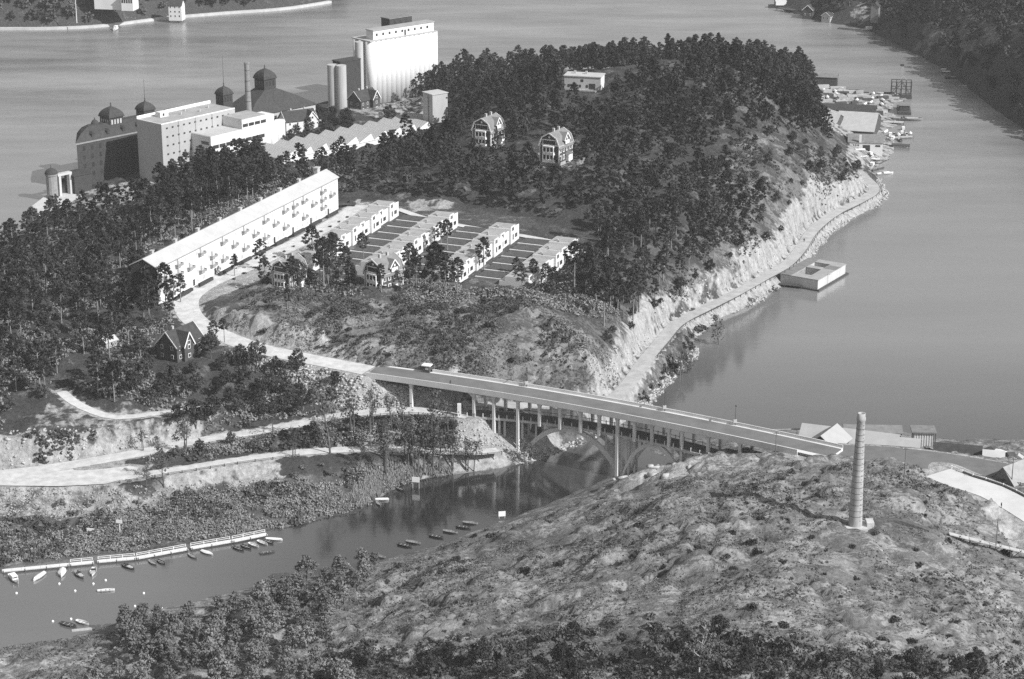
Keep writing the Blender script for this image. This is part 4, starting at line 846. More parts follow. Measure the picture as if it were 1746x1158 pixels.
Hedge_m = mat('hedge', 0.05, 0.95, 0.4, 1.5, 0.3, 2)
Soil = mat('garden_soil', 0.085, 0.95, 0.35, 0.8, 0.1, 2)
Wood = mat('weathered_planks', 0.42, 0.9, 0.2, 0.8)
WIN = {}
def win(B, x, y, z, w, h, face='y-', m=None, t=0.10, name='window'):
    m = m or Glass; k = (round(w, 2), round(h, 2), face[0], m.name, round(t, 2))
    if k not in WIN:
        b = MB(); b.box(-w / 2, w / 2, -t, t, 0, h) if face[0] == 'y' else b.box(-t, t, -w / 2, w / 2, 0, h)
        me = b.mesh(name); me.materials.append(m); WIN[k] = me
    return link(name, WIN[k], B, (x, y, z))
def gable(MBo, x0, x1, y0, y1, z0, rh, over=0.4, thick=0.22, prof=None):
    """ridge along x; two thick slopes; prof = list of (t,zfrac) from eave to ridge for gambrels"""
    c = (y0 + y1) / 2; hw = (y1 - y0) / 2; prof = prof or [(0, 0), (1, 1)]
    e = over / hw; s = (prof[1][1] - prof[0][1]) / (prof[1][0] - prof[0][0])
    pr = [(-e, prof[0][1] - e * s)] + list(prof[1:] if len(prof) > 1 else prof)
    for sg in (-1, 1):
        out = [(c + sg * hw * (1 - t), z0 + rh * f) for t, f in pr]
        pts = out + [(y, z + thick) for y, z in reversed(out)]
        MBo.prism(pts, x0 - over, x1 + over, 'x')
    return MBo
def gable_wall(b, x, y0, y1, z0, rh, prof=None, t=0.05):
    c = (y0 + y1) / 2; hw = (y1 - y0) / 2; prof = prof or [(0, 0), (1, 1)]
    pts = [(c - hw * (1 - t_), z0 + rh * f) for t_, f in prof] + [(c + hw * (1 - t_), z0 + rh * f) for t_, f in reversed(prof[:-1])]
    return b.prism(pts, x - t, x + t, 'x')
def rz_of(a): return R(a)
# ---------------------------------------------------------------- long apartment block
A_ = P(331, 487, 28); B_ = P(566, 362, 28); dv = (B_ - A_)[:2]; dv /= np.linalg.norm(dv)
BA = math.atan2(dv[1], dv[0]); near = A_ - np.array([dv[0], dv[1], 0]) * 24.0; LB = 138.0; DB = 10.5; HB = 13.6
blk = thing('apartment_block', 'very long white four-storey apartment block with low pale roof and staggered balconies', 'apartment block', near + np.array([0, 0, -0.4]), BA)
b = MB(); b.box(0, LB, 0, DB, 0, HB)
blk_wall = b.build('wall', W_plas, blk)
b = MB(); gable(b, 0, LB, 0, DB, HB, 2.6, 0.5, 0.3); b.build('roof', W_roof, blk)
b = MB()
for x in (0.02, LB - 0.02): gable_wall(b, x, 0, DB, HB, 2.5)
b.build('gable_wall', W_plas, blk)
b = MB(); b.box(-0.12, -0.02, 0.0, DB, -2, HB); gable_wall(b, -0.08, 0, DB, HB, 2.45); ew = b.build('shade_dark_end', mat('painted_end_shade', 0.06, 0.9, 0.2, 0.5), blk); ew['label'] = 'end wall facing the hill road, its shade painted dark'  # near end's shade put into a dark sheet over the white wall
b = MB(); b.bar((0, -0.55, HB - 0.15), (LB, -0.55, HB - 0.15), 0.18); b.build('gutter', mat('gutter', 0.3), blk)
b = MB(); b.box(-0.7, 0.7, -0.5, 0.5, 0, 1.9); b.box(-0.85, 0.85, -0.65, 0.65, 1.7, 1.95); ch_me = b.mesh('chimney'); ch_me.materials.append(Grey_w)
for i in range(9): link('chimney', ch_me, blk, (LB - 6 - i * 15.6, DB / 2 + 0.9, HB + 1.9), 0, (1.6 if i == 0 else 1.0,) * 3)
nst = 4; rg = random.Random(3)
for fl in range(nst):
    for i in range(34):
        x = 3.0 + i * (LB - 6) / 33; z = 1.0 + fl * 3.25
        win(blk, x, 0, z, 1.4, 1.45, 'y-', mat('curtained_window', 0.53, 0.5, 0.2, 0.4), 0.05)
b = MB(); b.box(-1.9, 1.9, -1.25, -0.05, 0, 0.16)
bal_slab = b.mesh('balcony'); bal_slab.materials.append(mat('balcony_slab', 0.45))
b = MB(); b.box(-1.9, 1.9, -1.3, -1.24, 0.2, 1.05); b.box(-1.92, -1.86, -1.24, -0.05, 0.2, 1.05); b.box(1.86, 1.92, -1.24, -0.05, 0.2, 1.05)
bal_rail = b.mesh('balcony_front'); bal_rail.materials.append(mat('balcony_front', 0.27))
for i in range(17):
    for fl in (1, 2, 3):
        if (i + fl) % 2 == 0 or (i * 5 + fl) % 7 == 0:
            x = 6 + i * (LB - 12) / 16; z = 0.75 + fl * 3.25
            bo = link('balcony', bal_slab, blk, (x, 0, z)); link('railing', bal_rail, bo)
            win(blk, x - 0.2, 0, z + 0.2, 1.0, 2.2, 'y-', mat('balcony_door_glass', 0.3), 0.08, 'balcony_door')
for i in range(9):
    win(blk, 9 + i * 15, 0, 0.4, 1.2, 2.3, 'y-', Glass, 0.09, 'door')
for i in range(9):
    hp = near + np.array([dv[0], dv[1], 0]) * (14 + i * 14.2) + np.array([dv[1], -dv[0], 0]) * 2.4
    b = MB(); b.box(-4.6, 4.6, -0.5, 0.5, 0, 1.1); h = b.build('hedge', Hedge_m, None, (hp[0], hp[1], 28), BA)
    tag(h, 'clipped low dark hedge along the foot of the long white block', 'hedge', 'hedges along the apartment block')
# small bushes down the street
for i in range(13):
    hp = near + np.array([dv[0], dv[1], 0]) * (36 + i * 7.6) + np.array([dv[1], -dv[0], 0]) * 9.5
    plant('bush', BUSH, (hp[0], hp[1], 28), 0.42, 'small round bush in the row along the pale street by the white block', 'bush', 'street bushes by the block', ('stem', 'foliage'))
# ---------------------------------------------------------------- terraced row houses
RA = R(68.0); ru = np.array([math.cos(RA), math.sin(RA)]); rv = np.array([math.sin(RA), -math.cos(RA)])
def rowhouse_meshes():
    U, D, H = 8.3, 9.2, 4.7
    wl = MB(); wl.box(0, U, 0, D, -2.0, H); wl.box(0.15, U * 0.52, 0.003, 5.2, H - 0.1, H + 1.0); wl.box(0, U, D + 0.002, D + 2.2, -2.0, 3.0)
    rf = MB(); rf.box(0.25, U - 0.25, 5.2, D - 0.25, H + 0.003, H + 0.12); rf.box(U * 0.52 + 0.003, U - 0.25, 0.25, 5.198, H + 0.003, H + 0.12); rf.box(0.35, U * 0.52 - 0.2, 0.2, 5.0, H + 1.003, H + 1.1)
    pp = MB(); pp.box(0, U, 0, 0.25, H, H + 0.28); pp.box(0, 0.14, 0.252, D, H, H + 0.28)
    out = []
    for b_, n_, m_ in ((wl, 'wall', W_plas), (rf, 'roof', G_roof), (pp, 'parapet', W_trim)):
        me = b_.mesh(n_); me.materials.append(m_); out.append((n_, me))
    b_ = MB(); b_.box(-0.4, 0.4, -0.4, 0.4, 0, 0.8); me = b_.mesh('chimney'); me.materials.append(Grey_w); out.append(('chimney', me))
    return out
RH = rowhouse_meshes()
ROWS = [((680, 366), 9, 'first', 'the apartment street'), ((781, 384), 8, 'second', 'the second garden path'), ((885, 403), 8, 'third', 'the third garden path'), ((988, 426), 6, 'fourth', 'the forest edge')]
pw_path = mat('pale_path', 0.55, 0.95, 0.15, 0.5)
SEG = 8.35
for ri, (fp, nu, nm, side) in enumerate(ROWS):
    o = P(fp[0], fp[1], 28.4)
    for k in range(nu):
        q = o[:2] - ru * SEG * (k + 1); zb = 28.9 - 0.036 * (736.5 - float(q @ ru) - SEG); zg = zb; q = q - rv * 0.9 * (k % 2); zb -= 0.5 * (k % 2)
        endw = 'at the forest end' if k == 0 else ('at the rock end' if k == nu - 1 else 'in mid-row')
        hs = thing('row_house', 'white flat-roofed terraced house %s, %s row from the long block' % (endw, nm), 'row house', (q[0], q[1], zb), RA, 'terraced row houses, ' + nm + ' row')
        for n_, me in RH:
            if n_ == 'chimney': link('chimney', me, hs, (2.0 + (k % 2), 6.6, 4.75))
            else: link(n_, me, hs)
        win(hs, 1.5, 0, 3.9, 0.7, 1.3, 'y-', Glass); win(hs, 2.6, 0, 3.9, 0.7, 1.3, 'y-', Glass)
        win(hs, 5.2, 0, 0.7, 2.2, 1.5, 'y-', Glass); win(hs, 2.2, 0, 0.3, 0.95, 2.1, 'y-', D_wall, 0.08, 'door')
        if k == nu - 1: win(hs, 0, 4.0, 3.8, 1.0, 1.2, 'x-', Glass)
        # garden plot in front of the house
        if ri < 3:
            gq = o[:2] - ru * SEG * (k + 1) + rv * 1.6
            b = MB(); b.box(0.75, SEG - 0.75, -12.2, -1.8, 0.1, 0.45)
            g_ = b.build('garden_bed', Soil, None, (gq[0], gq[1], zg - 0.42), RA); g_['kind'] = 'structure'
            b = MB(); b.box(-0.4, 0.4, -12.6, -1.2, 0.1, 0.36)
            g_ = b.build('garden_path', pw_path, None, (gq[0], gq[1], zg - 0.42), RA); g_['kind'] = 'structure'
    # path and hedge at the foot of the gardens
    if ri < 3:
        for (n_, m_, off, w_, hh) in (('terrace_path', pw_path, 14.4, 0.7, 0.5), ('terrace_hedge', Hedge_m, 16.0, 0.65, 1.1)):
            q = o[:2] - ru * SEG * nu + rv * off
            b = MB(); b.box(0, SEG * nu, -w_, w_, 0, hh); ob = b.build(n_, m_, None, (q[0], q[1], 27.6), RA)
            ob.rotation_euler = (0, -math.atan(0.036), RA); ob.location.z = 28.45 - 0.036 * (736.5 - float(q @ ru))
            if 'hedge' in n_: tag(ob, 'long dark clipped hedge between the %s row of gardens and the next row of houses' % nm, 'hedge')
            else: ob['kind'] = 'structure'
# path across the far ends of the rows
c = catmull([np.append(P(678, 356, 28.6)[:2], 28.7), P(730, 371, 28.8), P(800, 384, 28.8), P(870, 395, 28.8), P(943, 408, 28.8), P(1000, 424, 28.8), P(1050, 440, 28.8)], 4)
c = [np.array([p[0], p[1], float(island.h(p[0], p[1])) + 0.25]) for p in c]
ribbon('upper_path', c, 1.7, pw_path, 0.06)
# ---------------------------------------------------------------- villas with gambrel roofs
GAM = [(0, 0), (0.32, 0.62), (1, 1)]
def villa(px, py, z, ang, label, L=11.5, W=9.0, base=1.4, h=7.0, rh=5.2, lab_roof=None, sc=1.0):
    loc = P(px, py, z); B = thing('villa', label, 'villa', loc, R(ang)); B.scale = (sc,) * 3
    y0, y1, x0, x1 = -W / 2, W / 2, -L / 2, L / 2
    b = MB(); b.box(x0 - 0.05, x1 + 0.05, y0 - 0.05, y1 + 0.05, -2, base); b.build('plinth', Stone, B)
    b = MB(); b.box(x0, x1, y0, y1, base + 0.002, base + h); gable_wall(b, x0 + 0.05, y0, y1, base + h, rh, GAM); gable_wall(b, x1 - 0.05, y0, y1, base + h, rh, GAM); b.build('wall', D_wall, B)
    b = MB(); gable(b, x0, x1, y0, y1, base + h, rh, 0.55, 0.25, GAM); rf = b.build('roof', M_roofg, B)
    for x in (-1.8, 2.4):
        b = MB(); b.box(x - 0.45, x + 0.45, -0.2, 0.7, base + h + rh - 0.8, base + h + rh + 1.5); b.build('chimney', Grey_w, rf)
    # white verge boards following the gambrel on both gables
    for xg in (x0 - 0.62, x1 + 0.62):
        b = MB(); hw = W / 2 + 0.5
        pr = [(-1, -0.12), (-(1 - 0.32), 0.62), (0, 1), (1 - 0.32, 0.62), (1, -0.12)]
        for (a0, f0), (a1, f1) in zip(pr, pr[1:]): b.bar((xg, a0 * hw, base + h + rh * f0 + 0.2), (xg, a1 * hw, base + h + rh * f1 + 0.2), 0.16, 0.5)
        b.build('verge_board', W_trim, B)
    # white loggia on the near gable: two storeys of balcony and a glazed attic
    b = MB(); xb = x0 - 1.5
    for zf in (base, base + 3.3): b.box(xb, x0 - 0.003, -2.6, 2.6, zf, zf + 1.15)
    b.box(xb, x0 - 0.003, -2.6, 2.6, base + h - 0.5, base + h + 0.1)
    for y in (-2.5, -0.85, 0.85, 2.5): b.box(xb, xb + 0.35, y - 0.18, y + 0.18, base + 1.15, base + h - 0.5)
    b.build('loggia', W_trim, B)
    b = MB(); b.box(x0 - 0.16, x0, -W / 2 + 0.4, W / 2 - 0.4, base + h + 0.1, base + h + 0.45); b.box(x0 - 0.16, x0, -W / 2 + 0.6, W / 2 - 0.6, base + h + 2.3, base + h + 2.6)
    for y in (-3.1, -1.9, -0.65, 0.65, 1.9, 3.1): b.box(x0 - 0.15, x0, y - 0.14, y + 0.14, base + h + 0.45, base + h + 2.3)
    b.build('attic_glazing_bars', W_trim, B)
    win(B, x0 - 0.1, 0, base + h + 0.5, 5.6, 1.7, 'x-', Glass, 0.06); win(B, x0 - 0.12, 0, base + h + 3.2, 0.8, 0.8, 'x-', W_trim, 0.06)
    for zf in (base + 1.1, base + 4.3):
        for y in (-1.65, 0, 1.65): win(B, x0 - 0.02, y, zf, 1.1, 1.8, 'x-', Glass, 0.04)
    # sunlit long side: white framed windows, corner boards, entrance and gabled dormer
    for zf in (base + 0.9, base + 4.1):
        for x in (-4.3, -1.6, 1.3, 4.2):
            f = win(B, x, y0, zf, 1.5, 2.0, 'y-', W_trim, 0.10, 'window_frame'); win(B, x, y0, zf + 0.25, 0.9, 1.5, 'y-', Glass, 0.13)
    for x in (x0, x1):
        for y in (y0, y1): b = MB(); b.box(x - 0.2, x + 0.2, y - 0.2, y + 0.2, base, base + h); b.build('corner_board', W_trim, B)
    b = MB(); b.box(x0 + 0.21, x1 - 0.21, y0 - 0.15, y0 + 0.05, base + h - 0.35, base + h + 0.01); b.build('eaves_board', W_trim, B)
    b = MB(); b.box(0.2, 3.6, y0 - 1.5, y0 - 0.02, base - 0.1, base + 2.7); b.build('porch', W_trim, B)
    b = MB(); b.prism([(-0.1, base + 2.7), (3.9, base + 2.7), (1.9, base + 3.9)], y0 - 1.8, y0 - 0.01); b.build('porch_roof', M_roofg, B)
    b = MB(); b.box(-1.0, 3.2, y0 - 0.3, y0 + 2.0, base + h + 0.01, base + h + 2.0); b.prism([(-1.0, base + h + 2.0), (3.2, base + h + 2.0), (1.1, base + h + 4.6)], y0 - 0.3, y0 + 3.5); d = b.build('dormer', D_wall, B)
    b = MB(); b.bar((-1.5, y0 - 0.45, base + h + 1.7), (1.1, y0 - 0.45, base + h + 4.9), 0.16, 0.42); b.bar((3.7, y0 - 0.45, base + h + 1.7), (1.1, y0 - 0.45, base + h + 4.9), 0.16, 0.42); b.build('verge_board', W_trim, d)
    win(d, 1.1, y0 - 0.3, base + h + 0.2, 3.4, 1.6, 'y-', W_trim, 0.08); win(d, 1.1, y0 - 0.3, base + h + 2.2, 0.7, 0.9, 'y-', W_trim, 0.08)
    b = MB(); b.prism([(-1.6, base + h + 1.7), (1.1, base + h + 4.8), (1.1, base + h + 5.0), (-1.75, base + h + 1.8)], y0 - 0.5, y0 + 3.8); b.prism([(3.8, base + h + 1.7), (1.1, base + h + 4.8), (1.1, base + h + 5.0), (3.95, base + h + 1.8)], y0 - 0.5, y0 + 3.8); b.build('dormer_roof', M_roofg, d)
    return B
villa(948, 277, 38, 60, 'tall gambrel-roofed villa with white loggias standing in a forest clearing')
villa(833, 250, 36, 60, 'gambrel-roofed villa half sunk in pines with only its upper floor showing')
villa(494, 492, 28.5, 58, 'gambrel-roofed villa with white gable boards below the long white block', sc=0.84)
villa(655, 496, 28.5, 50, 'grey-roofed gambrel villa with steep white dormer below the row houses', sc=0.92)
# ---------------------------------------------------------------- plain gabled houses
def house(name, label, cat, loc, ang, L, W, h, rh, wm_, rm_, wings=(), nwin=4, floors=1, trim=True, chim=1):
    B = thing(name, label, cat, loc, R(ang)); x0, x1, y0, y1 = -L / 2, L / 2, -W / 2, W / 2
    b = MB(); b.box(x0, x1, y0, y1, -1.5, h); gable_wall(b, x0 + 0.05, y0, y1, h, rh); gable_wall(b, x1 - 0.05, y0, y1, h, rh); b.build('wall', wm_, B)
    b = MB(); gable(b, x0, x1, y0, y1, h, rh, 0.5, 0.22); rf = b.build('roof', rm_, B)
    if trim:
        for xg in (x0 - 0.55, x1 + 0.55):
            b = MB()
            for s in (-1, 1): b.bar((xg, s * (W / 2 + 0.45), h - 0.1), (xg, 0, h + rh + 0.25), 0.12, 0.36)
            b.build('verge_board', W_trim, B)
    for i in range(chim):
        b = MB(); x = (-0.2 + 0.45 * i) * L; b.box(x - 0.4, x + 0.4, 0.3, 1.1, h + rh - 1.3, h + rh + 1.1); b.build('chimney', Grey_w, rf)
    for f in range(floors):
        for i in range(nwin):
            x = x0 + (i + 0.5) * L / nwin; win(B, x, y0, 1.0 + 3 * f, 1.1, 1.4, 'y-', W_trim, 0.07, 'window_frame'); win(B, x, y0, 1.12 + 3 * f, 0.85, 1.15, 'y-', Glass, 0.09)
        for y in (-W / 4, W / 4): win(B, x0, y, 1.0 + 3 * f, 1.1, 1.4, 'x-', W_trim, 0.07, 'window_frame'); win(B, x0, y, 1.12 + 3 * f, 0.85, 1.15, 'x-', Glass, 0.09)
    for (xc, wl, wd) in wings:                 # cross wings on the sunny side, ridge along y
        yy0, yy1 = y0 - wd, y0 + W * 0.5
        b = MB(); b.box(xc - wl / 2, xc + wl / 2, yy0, y0 + 0.2, -1.5, h + 0.01); b.prism([(xc - wl / 2, h), (xc + wl / 2, h), (xc, h + rh * 0.92)], yy0, yy0 + 0.2); wg = b.build('wing', wm_, B)
        b = MB()
        for s in (-1, 1):
            a = (xc + s * (wl / 2 + 0.4), h - 0.3); t_ = (xc, h + rh * 0.95)
            b.prism([a, t_, (t_[0], t_[1] + 0.22), (a[0] + s * 0.1, a[1] + 0.22)], yy0 - 0.4, yy1)
        b.build('wing_roof', rm_, wg)
        b = MB()
        for s in (-1, 1): b.bar((xc + s * (wl / 2 + 0.45), yy0 - 0.45, h - 0.3), (xc, yy0 - 0.45, h + rh * 0.95 + 0.2), 0.12, 0.36)
        b.build('verge_board', W_trim, wg)
        for z in [1.0 + 3 * f for f in range(floors)] + [h + 0.3]:
            win(wg, xc, yy0, z, 1.3, 1.4, 'y-', W_trim, 0.07, 'window_frame'); win(wg, xc, yy0, z + 0.15, 1.0, 1.1, 'y-', Glass, 0.09)
    return B
house('timber_house', 'dark-roofed timber house with white gable beside the hill road bend', 'house', P(308, 606, 22.5), 58, 13, 8.5, 5.2, 4.6, D_wall, D_roof, ((-2.0, 4.6, 1.4),), 4, 2)
house('timber_house', 'dark timber house with white-trimmed cross gables at the foot of the silos', 'house', P(620, 188, 10), 52, 14, 9, 6.6, 4.4, D_wall, D_roof, ((3.2, 5.5, 2.0),), 4, 2, True, 2)
house('white_house', 'white house with two gables and long dark roof behind the white mill', 'house', P(508, 222, 9), 30, 17, 9.5, 6.2, 4.2, W_plas, D_roof, ((5.5, 6, 1.5),), 4, 2, True, 2)
house('garden_shed', 'little pale shed among the trees by the hill road house', 'shed', P(185, 592, 24.3), 50, 4.5, 3.5, 2.6, 1.0, Grey_w, W_roof, (), 1, 1, False, 0)
# ---------------------------------------------------------------- flat white house on the hill top
def flat_house():
    B = thing('hilltop_house', 'long low pale house with two chimneys on the wooded hill top', 'house', P(962, 152, 45.2), R(-14))
    b = MB(); b.box(0, 17.5, 0, 9, -1.5, 6.3); b.build('wall', Grey_w, B)
    b = MB(); b.box(-0.4, 17.9, -0.4, 9.4, 6.303, 6.7); rf = b.build('roof', W_roof, B)
    for x in (4, 9.5):
        b = MB(); b.box(x - 0.5, x + 0.5, 5, 6, 6.7, 8.0); b.build('chimney', Grey_w, rf)
    for x in (2.2, 3.8, 5.4, 7.6, 11): win(B, x, 0, 1.2, 1.0, 1.3)
    win(B, 13.5, 0, 0.6, 3.0, 2.6); win(B, 8.6, 0, 3.9, 1.3, 1.2)
    b = MB(); b.box(4, 16, -4, -0.01, -1.5, 0.25); b.box(4, 16, -4.2, -4.0, 0.25, 0.9); b.build('terrace', Stone, B)
    b = MB(); b.box(17.5, 17.62, 0.4, 8.6, 0, 6.2); b.build('end_wall', W_plas, B)
flat_house()
# ---------------------------------------------------------------- pale tower by the saw-tooth works
def box_block(name, label, cat, corner, ang, L, W, H, wall, roof, down=4.0, over=0.0):
    """corner = front near corner at ground; local x along the sunny face, y back"""
    B = thing(name, label, cat, corner, R(ang))
    b = MB(); b.box(0, L, 0, W, -down, H); b.build('wall', wall, B)
    b = MB(); b.box(-over + 0.003 * (over == 0), L + over, -over, W + over, H + 0.003, H + 0.35); b.build('roof', roof, B)
    return B
T = box_block('water_tower_block', 'plain pale square tower with flat roof beside the saw-tooth works', 'tower', P(738, 214, 19), 36, 9.0, 8.6, 15.2, Grey_w, W_roof, 6, 0.35)
for z in (3, 7.5, 12.5): win(T, 8.4, 0, z, 0.9, 0.7)
b = MB(); b.box(-0.12, -0.003, 3.0, 3.5, -4, 15); b.box(-0.12, -0.003, 3.9, 4.1, -4, 15); b.build('downpipe', mat('downpipe', 0.2), T)
# ---------------------------------------------------------------- grain silos
S0 = P(632, 173, 5.0); SA = R(42)
SI = thing('grain_silo', 'huge white grain silo with windowed gallery along its top', 'silo', S0, SA)
HS = 33.0; n = 14; sp = 3.375
b = MB(); b.box(0.8, n * sp - 0.8, 1.2, 15, -2, HS); b.build('core_wall', W_plas, SI)
b = MB(); b.cyl(0, 0, -2, HS, 3.05, None, 24); cell = b.mesh('silo_cell'); cell.materials.append(W_plas); cell.polygons.foreach_set('use_smooth', [len(p.vertices) == 4 for p in cell.polygons])
for i in range(n): link('silo_cell', cell, SI, (2.6 + i * sp, 2.2, 0))
for i in (0, n - 1): link('silo_cell', cell, SI, (2.6 + i * sp - (0.25 if i == 0 else -0.25), 8.0, 0)); link('silo_cell', cell, SI, (2.6 + i * sp, 13.2, 0))
b = MB(); b.box(-0.3, n * sp + 0.3, -0.9, 15.6, HS + 0.003, HS + 0.5); b.build('roof_slab', Grey_w, SI)
G = MB(); G.box(3.5, n * sp - 0.5, 1.0, 7.0, HS + 0.503, HS + 5.4); ga = G.build('gallery', W_plas, SI)
b = MB(); b.box(3.1, n * sp - 0.1, 0.6, 7.4, HS + 5.403, HS + 5.8); b.build('gallery_roof', G_roof, ga)
for i in range(9): win(ga, 6 + i * 4.5, 1.0, HS + 2.4, 1.2, 1.3)
win(ga, 26, 1.0, HS + 0.5, 1.0, 3.0, 'y-', Glass, 0.12, 'door')
b = MB(); b.box(22, 38, 9.5, 17, HS + 0.503, HS + 8.6); hd = b.build('elevator_head', Brick, SI)
b = MB(); b.box(21.6, 38.4, 9.1, 17.4, HS + 8.603, HS + 9.0); b.build('elevator_roof', M_roofg, hd)
for x in (26, 30, 34): win(hd, x, 9.5, HS + 5.6, 1.4, 1.6)
b = MB(); b.cyl(-3.2, 5.2, -2, HS - 0.2, 2.25, None, 20); b.build('side_cell', Grey_w, SI, smooth=False)
DS = thing('dark_silo', 'pair of dark cylindrical silos with dark block behind, beside the white silo', 'silo', P(583, 188, 6), R(42))
for i, (x, y, m_) in enumerate(((0, 0, Grey_w), (-2.2, 4.4, Grey_w))):
    b = MB(); b.cyl(x, y, -2, 24.5, 2.9, None, 20); b.build('silo_cell', m_, DS, smooth=False)
b = MB(); b.box(2.2, 16, 3.2, 10, -2, 25.2); b.build('dark_block', mat('shade_dark_render', 0.05), DS)  # the block's shade is put into its dark wall colour
b = MB(); b.box(1.9, 16.2, 2.9, 10.3, 25.203, 25.7); b.build('roof', D_roof, DS)
# ---------------------------------------------------------------- white mill
MA = 50.0
mc = P(275, 213, 34); MW = thing('white_mill', 'large flat-roofed white mill with blank end wall and rows of small windows', 'mill', (mc[0], mc[1], 5.5), R(MA))
HM = 28.5; LM, DM = 46.0, 17.5
b = MB(); b.box(0, LM, 0, DM, -3, HM); b.build('wall', mat('mill_render', 0.38, 0.9, 0.1, 0.12, 0, 2, 0, 0.2, 0, 6, 4), MW)
b = MB(); b.box(0.4, LM - 0.4, 0.4, DM - 0.4, HM + 0.003, HM + 0.25); rf = b.build('roof', G_roof, MW)
b = MB(); b.box(0, LM, DM - 0.4, DM, HM, HM + 1.6); b.box(0, LM, 0, 0.4, HM, HM + 0.35); b.box(0, 0.4, 0.402, DM - 0.402, HM, HM + 0.35); b.build('parapet', W_trim, MW)
b = MB(); b.box(9, 14, 11, 14.5, HM + 0.253, HM + 2.6); pe = b.build('roof_hut', W_plas, MW); win(pe, 11, 11, HM + 0.8, 1.0, 1.2)
for x, y in ((20, 9), (30, 7), (38, 10), (26, 13)):
    b = MB(); b.cyl(x, y, HM + 0.2, HM + 1.5, 0.45, 0.35, 8); b.build('roof_vent', Grey_w, MW)
for fl in range(6):
    for i in range(12):
        win(MW, 3.2 + i * 3.5, 0, HM - 2.6 - fl * 4.1, 1.1, 0.8, 'y-', Glass, 0.08)
for x in (10.3, 20.8, 31.3): b = MB(); b.box(x - 0.12, x + 0.12, -0.12, -0.003, -1, HM); b.build('downpipe', mat('downpipe', 0.2), MW)
# front works building with ribbon windows
fc = P(359, 234, 27.0); FW = thing('works_building', 'stepped white works building with long dark ribbon windows in front of the white mill', 'works building', (fc[0], fc[1], 13.4), R(MA))
b = MB(); b.box(0, 36, 0, 14, -9, 13.6); b.build('wall', W_plas, FW)
b = MB(); b.box(0.3, 35.7, 0.3, 13.7, 13.603, 13.8); b.build('roof', W_roof, FW)
b = MB(); b.box(20, 35.9, 0.06, 13.9, 13.8, 18.2); tp = b.build('upper_storey', W_plas, FW)
b = MB(); b.box(20.2, 35.7, 0.3, 13.6, 18.203, 18.45); b.build('upper_roof', G_roof, tp)
for i in range(8): win(FW, 3.0 + i * 4.2, 0, 7.6, 3.7, 1.7)
for i in range(4): win(tp, 22.2 + i * 3.9, 0.06, 14.6, 3.3, 1.5)
for i in range(3): win(FW, 24.5 + i * 3.6, 0, 3.2, 3.2, 1.6)
for z in (1.5, 5.5, 9.5): win(FW, 0, 4.0, z, 5.0, 1.5, 'x-')
b = MB(); b.cyl(0, 0, -9, 12.8, 2.5, None, 18); cme = b.mesh('flour_silo'); cme.materials.append(W_plas); cme.polygons.foreach_set('use_smooth', [len(p.vertices) == 4 for p in cme.polygons])
for i in range(3): link('flour_silo', cme, FW, (38.6 + i * 5.0, 4.2, 0))
b = MB(); b.box(36.02, 47, 6.5, 15, -3, 15.8); b.build('silo_house', W_plas, FW)
# factory chimney
fch = np.array([(427 - CX) / FPX * 1015, 990.0, 9.0]); FCH = thing('mill_chimney', 'slim dark factory chimney rising behind the white works building', 'chimney', fch)
b = MB(); b.lathe([(1.9, -3), (1.65, 15), (1.35, 32), (1.2, 45), (1.35, 45.1), (1.35, 46), (1.1, 46.1)], 14); b.build('shaft', mat('sooty_brick', 0.22, 0.9, 0.25, 0.8), FCH)
b = MB()
for z in (22, 27, 32, 37, 42): b.lathe([(1.9 - z * 0.0155, z), (1.9 - z * 0.0155, z + 0.25)], 14)
b.build('iron_band', Iron, FCH)
# ---------------------------------------------------------------- old brick mill with domed towers
C0 = P(135, 313, 3.5); OA = 46.0
OM = thing('brick_mill', 'long dark brick mill with mansard roof and domed roof towers on the quay', 'mill', C0, R(OA))
HO = 19.5; LO_, DO = 96.0, 17.0
SK = 0.74
def skew(b): b.v = [(x + SK * (y - 0) if True else x, y, z) for x, y, z in b.v]; return b
b = MB(); b.box(0, LO_ - 14, 0, DO, -3, HO); skew(b).build('wall', Brick, OM)
b = MB(); b.box(-0.3, LO_ - 13.7, -0.3, DO + 0.3, HO - 0.9, HO + 0.05); skew(b).build('cornice', mat('brick_cornice', 0.25), OM)
rings = []
for f, ins in ((0, -0.5), (0.6, 2.4), (1.0, 6.4)):
    z = HO + 0.055 + f * 5.0; rings.append([(ins, ins, z), (LO_ - 14 - ins, ins, z), (LO_ - 14 - ins, DO - ins, z), (ins, DO - ins, z)])
b = MB(); b.loft(rings); omr = skew(b).build('roof', D_roof, OM)
for i in range(8):
    x = 10 + i * 8.8; b = MB(); b.box(x - 0.8, x + 0.8, 0.4, 3.0, HO + 1.2, HO + 2.9); b.prism([(x - 1.1, HO + 2.85), (x + 1.1, HO + 2.85), (x, HO + 3.7)], 0.2, 3.2); b.build('roof_dormer', D_roof, omr)
for fl in range(4):
    for i in range(17): win(OM, 4 + i * 4.6, 0, 2.5 + fl * 4.2, 1.4, 2.2, 'y-', Glass, 0.06)
for fl in range(4):
    pass
